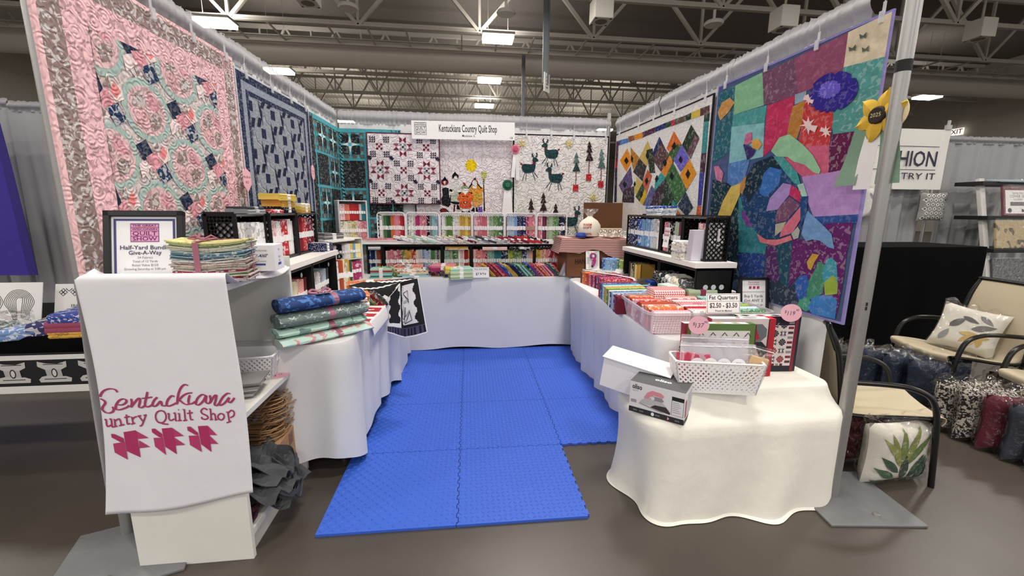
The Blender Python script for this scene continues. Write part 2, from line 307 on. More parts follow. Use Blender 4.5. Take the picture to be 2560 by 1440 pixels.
TURT=[("1f6478",0.5,[(-0.02,1.386),(0.181,1.384),(0.201,1.184),(0.206,0.955),(0.003,0.894),(-0.011,1.17)]),("7fbf8f",0.25,[(0.181,1.384),(0.415,1.398),(0.456,1.197),(0.194,1.196)]),("3f9c9c",0.3,[(0.194,1.196),(0.481,1.192),(0.478,1.09),(0.188,1.12)]),("7fc0c8",0.5,[(0.188,1.12),(0.478,1.09),(0.497,0.886),(0.199,0.873)]),("7a4a6a",0.5,[(0.415,1.398),(0.648,1.402),(0.707,1.19),(0.456,1.197)]),("9a4a6e",0.2,[(0.648,1.402),(0.971,1.413),(0.979,1.241),(0.831,1.211),(0.707,1.19)]),("e0cfae",0.15,[(0.971,1.413),(1.183,1.421),(1.183,1.238),(0.973,1.254)]),("4f9f9a",0.8,[(0.973,1.254),(1.183,1.238),(1.186,1.024),(1.128,0.932),(0.97,0.939),(0.937,1.032)]),("d02a5c",0.2,[(0.485,1.189),(0.687,1.195),(0.682,1.085),(0.661,0.984),(0.497,0.886)]),("c07a2a",0.3,[(0.679,1.139),(0.761,1.155),(0.76,1.025),(0.73,0.928),(0.66,0.978)]),("8fa8c0",0.3,[(0.686,1.201),(0.764,1.201),(0.764,1.152),(0.692,1.147)]),("d8383c",0.5,[(0.761,1.153),(0.831,1.211),(0.956,1.036),(0.958,0.889),(0.755,0.909),(0.76,1.025)]),("d85a80",0.2,[(0.755,0.911),(0.958,0.89),(0.976,0.748),(0.817,0.741),(0.649,0.851)]),("6a1c50",0.8,[(0.97,0.94),(1.128,0.933),(1.161,0.762),(0.974,0.75),(0.961,0.882)]),("b48ad0",0.1,[(0.81,0.742),(0.975,0.751),(1.162,0.763),(1.168,0.538),(0.923,0.525),(0.867,0.615)]),("2a4fa0",0.3,[(0.923,0.526),(1.167,0.541),(1.165,0.497),(0.99,0.483)]),("6a2272",0.7,[(1.004,0.492),(1.148,0.504),(1.14,0.35),(1.145,0.227),(0.895,0.168),(0.881,0.387)]),("4a7fc8",0.4,[(0.195,0.877),(0.395,0.889),(0.36,0.737),(0.213,0.677)]),("15384a",0.7,[(0.035,0.78),(0.216,0.743),(0.323,0.675),(0.385,0.283),(0.415,0.086),(0.183,0.047),(0.04,0.494)]),("2a8a9a",0.3,[(0.323,0.675),(0.455,0.503),(0.61,0.356),(0.606,0.293),(0.382,0.281)]),("25489a",0.5,[(0.382,0.281),(0.609,0.293),(0.614,0.136),(0.403,0.118)]),("5a2a70",0.6,[(0.61,0.351),(0.704,0.359),(0.745,0.14),(0.636,0.132)]),("1f4f6a",0.4,[(0.673,0.381),(0.807,0.391),(0.825,0.233),(0.817,0.114),(0.749,0.141)]),("6a2272",0.6,[(0.806,0.395),(0.902,0.402),(0.917,0.245),(0.832,0.136),(0.817,0.114)]),("2c3c54",0.5,[(0.395,0.117),(0.638,0.137),(0.751,0.141),(0.817,0.114),(0.879,0.165),(0.927,0.004),(0.619,0.003),(0.41,0.017)]),("6a2272",0.6,[(0.879,0.165),(1.145,0.231),(1.143,0.084),(1.136,0.017),(0.92,0.013)]),("2a5fc0",0.5,[(0.863,0.153),(0.891,0.197),(0.936,0.211),(0.962,0.161),(0.953,0.084),(0.909,0.056),(0.879,0.099)]),("3f8f70",0.4,[(0.955,0.187),(0.988,0.264),(0.989,0.289),(1.013,0.292),(1.041,0.275),(1.048,0.133),(0.998,0.085),(0.951,0.084)]),("3a9fb8",0.6,[(1.028,0.226),(1.039,0.305),(1.063,0.323),(1.094,0.303),(1.106,0.263),(1.124,0.182),(1.052,0.168)]),("9ab83a",0.6,[(1.046,0.189),(1.091,0.235),(1.12,0.198),(1.127,0.144),(1.062,0.122)]),("3f9f80",0.5,[(0.902,0.028),(0.911,0.068),(0.97,0.094),(1,0.041),(0.964,0.01)]),("3a84d8",0.3,[(0.969,0.034),(0.991,0.094),(1.045,0.121),(1.105,0.127),(1.132,0.107),(1.135,0.013),(1.005,0.008)]),("d0a030",0.6,[(0.924,0.281),(0.952,0.33),(0.994,0.328),(0.974,0.289),(0.958,0.24),(0.937,0.248)]),("d07098",0.5,[(0.039,0.872),(0.093,0.873),(0.157,0.816),(0.146,0.755),(0.081,0.777)]),("d09040",0.5,[(0.021,1.248),(0.062,1.305),(0.144,1.317),(0.198,1.273),(0.142,1.223),(0.063,1.185)]),("1a4478",0.4,[(0.364,0.757),(0.429,0.855),(0.571,0.886),(0.662,0.849),(0.784,0.72),(0.835,0.619),(0.842,0.512),(0.808,0.435),(0.676,0.379),(0.542,0.401),(0.426,0.503),(0.362,0.609)]),("152f42",0.5,[(0.378,0.772),(0.453,0.86),(0.584,0.878),(0.662,0.81),(0.522,0.804),(0.494,0.706),(0.425,0.606),(0.373,0.671)]),("2f6fc8",0.3,[(0.522,0.784),(0.566,0.819),(0.659,0.793),(0.651,0.708),(0.558,0.639),(0.506,0.666)]),("2f9a9a",0.4,[(0.581,0.881),(0.661,0.867),(0.779,0.765),(0.812,0.698),(0.764,0.71),(0.671,0.79)]),("9fd0bf",0.4,[(0.786,0.7),(0.829,0.708),(0.869,0.634),(0.83,0.635)]),("a888d0",0.1,[(0.576,0.554),(0.595,0.633),(0.683,0.717),(0.745,0.704),(0.74,0.647),(0.662,0.564)]),("c82a5c",0.2,[(0.738,0.647),(0.745,0.704),(0.817,0.663),(0.828,0.6)]),("7a4a70",0.4,[(0.662,0.564),(0.742,0.638),(0.829,0.591),(0.741,0.498),(0.662,0.486)]),("e06a8a",0.2,[(0.707,0.401),(0.714,0.45),(0.831,0.579),(0.844,0.51),(0.799,0.435)]),("b8b49a",0.4,[(0.67,0.406),(0.663,0.477),(0.744,0.495),(0.715,0.44)]),("1f4a8a",0.3,[(0.831,0.634),(0.874,0.636),(0.881,0.529),(0.846,0.462),(0.841,0.53)]),("b0b8b0",0.3,[(0.793,0.427),(0.83,0.47),(0.85,0.449),(0.846,0.407),(0.815,0.396)]),("e0707e",0.4,[(0.524,0.412),(0.606,0.381),(0.7,0.388),(0.789,0.418),(0.806,0.393),(0.681,0.35),(0.559,0.361)]),("8fc89a",0.25,[(0.561,0.913),(0.614,0.983),(0.686,0.988),(0.784,0.922),(0.867,0.851),(0.931,0.769),(0.925,0.747),(0.881,0.763),(0.824,0.805),(0.745,0.83),(0.695,0.861),(0.607,0.876)]),("6a9ad8",0.2,[(0.885,0.557),(0.985,0.489),(1.049,0.441),(1.076,0.367),(1.042,0.372),(0.99,0.402),(0.94,0.405),(0.901,0.393),(0.864,0.429),(0.872,0.511)]),("d06090",0.3,[(0.328,0.984),(0.338,1.047),(0.386,1.053),(0.396,0.99),(0.366,0.979)]),("e0a040",0.3,[(0.395,1),(0.447,1.002),(0.483,0.962),(0.458,0.933),(0.402,0.954)]),("3a2a70",0.3,[(0.323,0.985),(0.366,0.979),(0.406,0.953),(0.437,0.934),(0.421,0.904),(0.374,0.881),(0.353,0.925)]),("d8b850",0.6,[(0.141,0.514),(0.184,0.623),(0.252,0.719),(0.337,0.738),(0.344,0.663),(0.272,0.508)]),("c08040",0.3,[(0.332,0.738),(0.383,0.782),(0.381,0.714),(0.364,0.662),(0.347,0.674)]),("7a3a9a",0.2,[(0.371,0.568),(0.439,0.516),(0.481,0.45),(0.433,0.458),(0.385,0.51)]),("3426a0",0.3,[(1.044,1.167),(1.067,1.157),(1.053,1.144),(1.073,1.13),(1.054,1.121),(1.068,1.104),(1.045,1.1),(1.053,1.082),(1.028,1.083),(1.029,1.064),(1.004,1.07),(0.997,1.052),(0.972,1.063),(0.958,1.048),(0.937,1.063),(0.917,1.052),(0.901,1.07),(0.875,1.064),(0.867,1.084),(0.838,1.083),(0.838,1.103),(0.808,1.109),(0.817,1.127),(0.788,1.139),(0.806,1.153),(0.782,1.169),(0.806,1.179),(0.788,1.198),(0.817,1.201),(0.807,1.222),(0.838,1.219),(0.837,1.239),(0.866,1.231),(0.873,1.248),(0.899,1.235),(0.914,1.249),(0.935,1.232),(0.955,1.241),(0.969,1.223),(0.994,1.227),(1.001,1.208),(1.026,1.207),(1.026,1.189),(1.051,1.183)]),("6a58d8",0.6,[(0.965,1.174),(0.976,1.169),(0.97,1.163),(0.98,1.156),(0.97,1.152),(0.978,1.145),(0.966,1.143),(0.97,1.134),(0.958,1.135),(0.958,1.126),(0.946,1.129),(0.943,1.122),(0.931,1.127),(0.925,1.12),(0.915,1.127),(0.906,1.122),(0.899,1.131),(0.888,1.128),(0.884,1.137),(0.871,1.137),(0.871,1.146),(0.858,1.149),(0.862,1.157),(0.85,1.162),(0.857,1.168),(0.847,1.175),(0.857,1.179),(0.849,1.188),(0.862,1.189),(0.858,1.198),(0.871,1.197),(0.87,1.206),(0.883,1.203),(0.887,1.21),(0.898,1.205),(0.905,1.211),(0.914,1.204),(0.924,1.208),(0.93,1.2),(0.941,1.202),(0.945,1.193),(0.957,1.193),(0.957,1.184),(0.969,1.181)]),("f0d0d0",0,[(0.874,0.999),(0.832,1.004),(0.84,0.997),(0.83,0.999),(0.862,0.967),(0.826,0.996),(0.827,0.987),(0.819,0.995),(0.822,0.959),(0.812,0.996),(0.806,0.991),(0.805,1),(0.775,0.982),(0.799,1.005),(0.789,1.007),(0.796,1.011),(0.75,1.022),(0.795,1.017),(0.786,1.024),(0.796,1.022),(0.763,1.056),(0.801,1.025),(0.799,1.034),(0.807,1.026),(0.805,1.062),(0.815,1.025),(0.821,1.03),(0.822,1.021),(0.85,1.038),(0.827,1.016),(0.837,1.015),(0.831,1.01)]),("f0d0d0",0,[(0.968,0.954),(0.942,0.956),(0.947,0.952),(0.94,0.953),(0.962,0.932),(0.938,0.951),(0.939,0.945),(0.934,0.95),(0.935,0.926),(0.929,0.951),(0.926,0.947),(0.925,0.953),(0.906,0.941),(0.921,0.956),(0.915,0.957),(0.919,0.96),(0.891,0.967),(0.918,0.964),(0.913,0.969),(0.919,0.968),(0.898,0.989),(0.922,0.97),(0.921,0.975),(0.926,0.971),(0.924,0.994),(0.931,0.97),(0.934,0.973),(0.935,0.968),(0.953,0.979),(0.939,0.964),(0.945,0.963),(0.941,0.96)]),("f0d0d0",0,[(0.828,1.139),(0.802,1.143),(0.808,1.138),(0.801,1.14),(0.821,1.12),(0.799,1.138),(0.8,1.133),(0.795,1.138),(0.796,1.117),(0.79,1.139),(0.787,1.136),(0.786,1.141),(0.768,1.132),(0.783,1.145),(0.776,1.146),(0.78,1.148),(0.753,1.157),(0.78,1.152),(0.775,1.157),(0.781,1.155),(0.761,1.176),(0.784,1.157),(0.783,1.162),(0.787,1.157),(0.786,1.178),(0.792,1.156),(0.796,1.159),(0.796,1.154),(0.814,1.163),(0.8,1.15),(0.806,1.149),(0.802,1.147)]),("5a6a5a",0,[(1.037,1.38),(1.057,1.365),(1.072,1.376),(1.073,1.347),(1.058,1.359),(1.044,1.355)]),("5a6a5a",0,[(0.99,1.341),(1.011,1.327),(1.027,1.339),(1.029,1.309),(1.012,1.321),(0.998,1.317)]),("5a6a5a",0,[(1.06,1.314),(1.079,1.3),(1.094,1.312),(1.096,1.283),(1.08,1.294),(1.067,1.289)])]
DIAM=[("5a3050",0.5,[(0.017,1.078),(0.116,1.075),(0.113,1.026),(0.081,1.026),(0.084,0.944),(0.082,0.833),(0.022,0.839)]),("4a78c0",0.4,[(0.116,1.078),(0.311,1.069),(0.316,1.025),(0.113,1.024)]),("8a4a30",0.5,[(0.309,1.084),(0.447,1.075),(0.458,1.027),(0.329,1.024)]),("e0902a",0.4,[(0.447,1.077),(0.629,1.071),(0.64,1.018),(0.463,1.025)]),("4a2a40",0.6,[(0.629,1.073),(0.887,1.073),(0.893,1.026),(0.64,1.02)]),("1f2a6a",0.4,[(0.887,1.073),(1.058,1.077),(1.064,1.032),(0.893,1.028)]),("1f4a30",0.4,[(1.058,1.077),(1.141,1.078),(1.148,1.032),(1.064,1.032)]),("b8203a",0.3,[(1.141,1.078),(1.197,1.079),(1.204,1.03),(1.151,1.029)]),("5a5040",0.6,[(1.197,1.079),(1.359,1.077),(1.365,1.032),(1.207,1.029)]),("1a3a28",0.4,[(1.359,1.077),(1.439,1.08),(1.443,1.031),(1.366,1.031)]),("d8b850",0.5,[(1.439,1.081),(1.56,1.083),(1.565,1.027),(1.443,1.031)]),("5a3a40",0.5,[(1.56,1.084),(1.674,1.082),(1.682,1.028),(1.565,1.027)]),("2a4038",0.5,[(1.62,1.026),(1.685,1.026),(1.688,0.969),(1.62,0.977)]),("3a8a8c",0.3,[(1.62,0.977),(1.682,0.97),(1.69,0.741),(1.626,0.745)]),("4a2a40",0.6,[(1.626,0.745),(1.69,0.741),(1.692,0.6),(1.626,0.603)]),("3a3f98",0.3,[(1.626,0.603),(1.688,0.6),(1.69,0.358),(1.638,0.351)]),("c86030",0.5,[(1.635,0.351),(1.69,0.357),(1.693,0.265),(1.629,0.264)]),("b0203a",0.3,[(0.022,0.88),(0.079,0.874),(0.081,0.782),(0.019,0.788)]),("2a2a40",0.5,[(0.019,0.788),(0.081,0.782),(0.113,0.406),(0.048,0.408)]),("e08a1a",0.5,[(0.302,0.965),(0.426,0.826),(0.312,0.723),(0.14,0.857)]),("b87a20",0.5,[(0.376,0.966),(0.598,0.832),(0.467,0.731),(0.403,0.838)]),("c8b060",0.5,[(0.754,0.97),(0.867,0.845),(0.765,0.735),(0.597,0.834)]),("1f2f60",0.5,[(0.972,0.976),(1.082,0.858),(0.959,0.741),(0.867,0.845)]),("d06a30",0.6,[(1.2,0.982),(1.338,0.853),(1.182,0.797),(1.105,0.855)]),("2a3a2c",0.6,[(1.453,0.988),(1.584,0.862),(1.483,0.72),(1.342,0.852)]),("3a3234",0.6,[(0.591,0.833),(0.765,0.735),(0.699,0.598),(0.47,0.708)]),("5a4040",0.6,[(1.009,0.917),(1.16,0.792),(1.046,0.658),(0.879,0.784)]),("3a5a34",0.5,[(1.231,0.868),(1.338,0.853),(1.224,0.714),(1.123,0.789)]),("6a60c0",0.4,[(1.342,0.856),(1.471,0.717),(1.35,0.632),(1.232,0.74)]),("6a4a58",0.6,[(1.519,0.897),(1.584,0.862),(1.483,0.72),(1.423,0.774)]),("5a4878",0.5,[(0.407,0.77),(0.475,0.593),(0.314,0.453),(0.146,0.592)]),("d8862a",0.5,[(1.168,0.791),(1.219,0.73),(1.125,0.611),(1.046,0.658)]),("2a3428",0.6,[(0.744,0.887),(0.864,0.888),(0.945,0.658),(0.839,0.667)]),("e0922a",0.5,[(1.47,0.721),(1.587,0.601),(1.467,0.481),(1.346,0.61)]),("c05a3a",0.6,[(0.794,0.702),(0.888,0.637),(0.81,0.48),(0.7,0.589)]),("c8b868",0.5,[(0.562,0.649),(0.711,0.579),(0.65,0.407),(0.519,0.505)]),("3a9a98",0.4,[(1.047,0.654),(1.126,0.603),(0.953,0.487),(0.955,0.59)]),("3a6a3c",0.6,[(1.223,0.722),(1.467,0.481),(1.332,0.37),(1.092,0.564)]),("3a2c38",0.6,[(0.267,0.535),(0.511,0.562),(0.534,0.394),(0.249,0.404)]),("2f4a34",0.5,[(0.702,0.579),(0.81,0.484),(0.667,0.402),(0.562,0.456)]),("d8b030",0.5,[(0.767,0.522),(0.814,0.479),(0.741,0.368),(0.667,0.402)]),("5a5a8a",0.5,[(0.9,0.55),(0.969,0.495),(0.884,0.349),(0.75,0.368)]),("40303c",0.6,[(0.969,0.495),(1.127,0.595),(1.177,0.413),(1.067,0.288),(0.884,0.349)]),("2a3c30",0.6,[(1.127,0.595),(1.332,0.37),(1.195,0.289),(1.067,0.288)]),("2a3c50",0.5,[(1.456,0.467),(1.583,0.341),(1.498,0.269),(1.342,0.354)]),("3a8a8c",0.4,[(1.268,0.411),(1.342,0.354),(1.316,0.283),(1.227,0.282)]),("d87a3a",0.5,[(1.338,0.33),(1.4,0.291),(1.388,0.279),(1.302,0.278)]),("e0a040",0.5,[(1.117,0.339),(1.172,0.289),(1.067,0.284)]),("16181c",0.1,[(0.298,0.879),(0.355,0.829),(0.308,0.801),(0.249,0.845)]),("16181c",0.1,[(0.414,0.884),(0.458,0.846),(0.442,0.805),(0.409,0.837)]),("16181c",0.1,[(0.767,0.884),(0.813,0.826),(0.781,0.795),(0.738,0.835)]),("16181c",0.1,[(1.227,0.892),(1.262,0.848),(1.222,0.831),(1.188,0.859)]),("16181c",0.1,[(1.338,0.763),(1.374,0.728),(1.347,0.701),(1.31,0.735)]),("16181c",0.1,[(1.094,0.772),(1.134,0.731),(1.108,0.698),(1.065,0.735)]),("16181c",0.1,[(1.465,0.645),(1.503,0.605),(1.474,0.566),(1.435,0.606)]),("16181c",0.1,[(0.29,0.629),(0.347,0.591),(0.3,0.554),(0.247,0.597)]),("16181c",0.1,[(0.793,0.631),(0.835,0.593),(0.799,0.56),(0.76,0.598)]),("16181c",0.1,[(0.983,0.639),(1.018,0.602),(0.984,0.571),(0.953,0.603)]),("16181c",0.1,[(1.219,0.644),(1.262,0.605),(1.23,0.571),(1.191,0.61)]),("16181c",0.1,[(0.701,0.511),(0.736,0.469),(0.706,0.438),(0.666,0.48)]),("16181c",0.1,[(0.525,0.614),(0.557,0.579),(0.527,0.552),(0.504,0.582)]),("16181c",0.1,[(1.239,0.387),(1.269,0.355),(1.248,0.322),(1.216,0.355)])]
WITCH=[("e8c81e",0.3,[(0.68,0.793),(0.678,0.779),(0.674,0.765),(0.666,0.753),(0.656,0.742),(0.644,0.734),(0.63,0.729),(0.616,0.727),(0.602,0.729),(0.589,0.733),(0.577,0.741),(0.567,0.751),(0.559,0.763),(0.555,0.777),(0.553,0.791),(0.555,0.805),(0.56,0.819),(0.568,0.832),(0.578,0.842),(0.59,0.85),(0.603,0.855),(0.617,0.857),(0.631,0.856),(0.645,0.851),(0.657,0.844),(0.667,0.834),(0.674,0.821),(0.679,0.808)]),("b8c070",0.3,[(0.728,0.728),(0.759,0.733),(0.792,0.729),(0.789,0.684),(0.771,0.649),(0.743,0.649),(0.728,0.688)]),("101014",0,[(0.745,0.646),(0.767,0.647),(0.766,0.638),(0.745,0.638)]),("101014",0,[(0.746,0.629),(0.766,0.629),(0.766,0.619),(0.746,0.619)]),("101014",0,[(0.747,0.61),(0.766,0.61),(0.765,0.602),(0.748,0.601)]),("181418",0,[(0.751,0.594),(0.761,0.594),(0.765,0.443),(0.771,0.296),(0.754,0.296),(0.755,0.443)]),("8a2030",0.2,[(0.366,0.611),(0.364,0.6),(0.358,0.59),(0.348,0.582),(0.336,0.577),(0.323,0.575),(0.31,0.577),(0.298,0.582),(0.289,0.589),(0.283,0.599),(0.281,0.609),(0.283,0.62),(0.29,0.63),(0.299,0.637),(0.311,0.643),(0.324,0.644),(0.338,0.643),(0.349,0.638),(0.359,0.631),(0.365,0.621)]),("d8d0d0",0,[(0.322,0.635),(0.336,0.622),(0.328,0.578),(0.316,0.588),(0.306,0.612)]),("101014",0,[(0.327,0.673),(0.347,0.637),(0.359,0.625),(0.286,0.622),(0.307,0.642)]),("1c1c22",0.1,[(0.292,0.538),(0.33,0.553),(0.365,0.544),(0.369,0.474),(0.384,0.364),(0.358,0.336),(0.288,0.363),(0.279,0.428),(0.3,0.468)]),("6a1418",0.2,[(0.346,0.3),(0.344,0.292),(0.338,0.285),(0.328,0.279),(0.316,0.275),(0.303,0.273),(0.291,0.275),(0.279,0.278),(0.27,0.284),(0.264,0.291),(0.262,0.299),(0.265,0.308),(0.271,0.315),(0.28,0.321),(0.292,0.325),(0.305,0.326),(0.318,0.325),(0.329,0.321),(0.338,0.315),(0.344,0.308)]),("181418",0,[(0.342,0.308),(0.372,0.277),(0.362,0.275),(0.337,0.292)]),("e0dcd4",0.1,[(0.483,0.667),(0.481,0.659),(0.476,0.652),(0.467,0.647),(0.455,0.643),(0.443,0.641),(0.43,0.642),(0.419,0.646),(0.41,0.651),(0.405,0.658),(0.403,0.665),(0.405,0.673),(0.411,0.68),(0.42,0.686),(0.431,0.689),(0.444,0.691),(0.456,0.69),(0.467,0.686),(0.476,0.681),(0.482,0.674)]),("1a1a20",0,[(0.403,0.68),(0.412,0.643),(0.423,0.658),(0.466,0.659),(0.47,0.642),(0.481,0.679),(0.466,0.694),(0.423,0.693)]),("141418",0,[(0.438,0.725),(0.456,0.701),(0.476,0.689),(0.406,0.688),(0.421,0.703)]),("e8e4de",0,[(0.463,0.659),(0.462,0.653),(0.46,0.647),(0.456,0.643),(0.451,0.64),(0.445,0.639),(0.44,0.64),(0.435,0.643),(0.431,0.647),(0.429,0.652),(0.428,0.658),(0.429,0.665),(0.431,0.67),(0.435,0.675),(0.44,0.677),(0.446,0.679),(0.451,0.678),(0.456,0.675),(0.46,0.671),(0.462,0.665)]),("dcdcd6",0.1,[(0.399,0.614),(0.44,0.629),(0.48,0.61),(0.489,0.54),(0.438,0.515),(0.378,0.539)]),("141418",0,[(0.378,0.539),(0.408,0.524),(0.402,0.504),(0.372,0.514)]),("b8c0b0",0.3,[(0.402,0.489),(0.463,0.515),(0.488,0.49),(0.487,0.4),(0.385,0.399)]),("141418",0,[(0.384,0.479),(0.391,0.469),(0.385,0.399),(0.484,0.392),(0.476,0.369),(0.425,0.369),(0.37,0.394)]),("5a2030",0.1,[(0.42,0.364),(0.438,0.364),(0.429,0.288),(0.412,0.288)]),("181418",0,[(0.453,0.364),(0.471,0.364),(0.476,0.329),(0.499,0.316),(0.491,0.31),(0.45,0.316)]),("d89030",0.3,[(0.612,0.562),(0.663,0.598),(0.714,0.573),(0.755,0.544),(0.75,0.514),(0.729,0.493),(0.749,0.413),(0.703,0.382),(0.631,0.396),(0.631,0.467),(0.586,0.517)]),("c8a040",0.4,[(0.637,0.492),(0.734,0.498),(0.749,0.415),(0.631,0.417)]),("d8a060",0.6,[(0.631,0.394),(0.749,0.408),(0.729,0.372),(0.692,0.336),(0.63,0.351)]),("181014",0,[(0.656,0.642),(0.684,0.633),(0.694,0.598),(0.735,0.549),(0.729,0.539),(0.684,0.588),(0.632,0.592),(0.591,0.542),(0.581,0.547),(0.615,0.597),(0.628,0.632)]),("e0d0d0",0,[(0.684,0.603),(0.682,0.592),(0.678,0.582),(0.672,0.575),(0.664,0.569),(0.655,0.568),(0.647,0.569),(0.639,0.574),(0.633,0.582),(0.629,0.591),(0.627,0.602),(0.629,0.613),(0.633,0.623),(0.639,0.631),(0.647,0.636),(0.656,0.637),(0.665,0.636),(0.672,0.631),(0.679,0.623),(0.682,0.614)]),("e8e4e0",0,[(0.632,0.572),(0.678,0.578),(0.678,0.543),(0.632,0.542)]),("5a2430",0.1,[(0.665,0.668),(0.669,0.653),(0.674,0.635),(0.633,0.635),(0.648,0.655)]),("181418",0,[(0.634,0.333),(0.651,0.333),(0.653,0.29),(0.609,0.297)]),("181418",0,[(0.665,0.336),(0.682,0.336),(0.692,0.29),(0.666,0.292)]),("6a48b0",0.3,[(0.697,0.351),(0.708,0.341),(0.726,0.341),(0.736,0.354),(0.741,0.275),(0.689,0.275)]),("141014",0,[(0.471,0.5),(0.509,0.506),(0.498,0.48),(0.478,0.478)]),("141014",0,[(0.58,0.509),(0.63,0.5),(0.621,0.482),(0.596,0.487)]),("d85a1e",0.3,[(0.499,0.491),(0.55,0.506),(0.606,0.497),(0.644,0.452),(0.631,0.411),(0.61,0.401),(0.487,0.4),(0.459,0.425),(0.468,0.46)]),("d04a1e",0.3,[(0.487,0.4),(0.61,0.401),(0.622,0.351),(0.604,0.325),(0.506,0.324),(0.479,0.349)]),("f0e0d8",0,[(0.476,0.352),(0.491,0.327),(0.547,0.314),(0.604,0.322),(0.625,0.353),(0.627,0.34),(0.604,0.312),(0.547,0.304),(0.491,0.314)]),("141014",0,[(0.528,0.4),(0.569,0.401),(0.569,0.381),(0.528,0.38)]),("e0d8d0",0,[(0.538,0.395),(0.559,0.396),(0.559,0.385),(0.538,0.385)]),("e8e8e0",0.1,[(0.52,0.541),(0.581,0.542),(0.575,0.506),(0.549,0.471),(0.524,0.501)]),("8aa080",0.2,[(0.497,0.555),(0.53,0.573),(0.561,0.574),(0.594,0.557),(0.581,0.542),(0.509,0.541)]),("8a3a28",0.2,[(0.52,0.596),(0.531,0.61),(0.549,0.603),(0.563,0.571),(0.53,0.571),(0.536,0.593)]),("201418",0,[(0.508,0.463),(0.549,0.458),(0.583,0.464),(0.575,0.454),(0.549,0.456),(0.518,0.452)]),("181418",0,[(0.506,0.294),(0.526,0.294),(0.547,0.279),(0.547,0.273),(0.506,0.272)]),("181418",0,[(0.599,0.299),(0.598,0.273),(0.552,0.273),(0.552,0.279),(0.578,0.294)]),("e8e4de",0,[(0.514,0.309),(0.588,0.31),(0.578,0.289),(0.526,0.289)])]
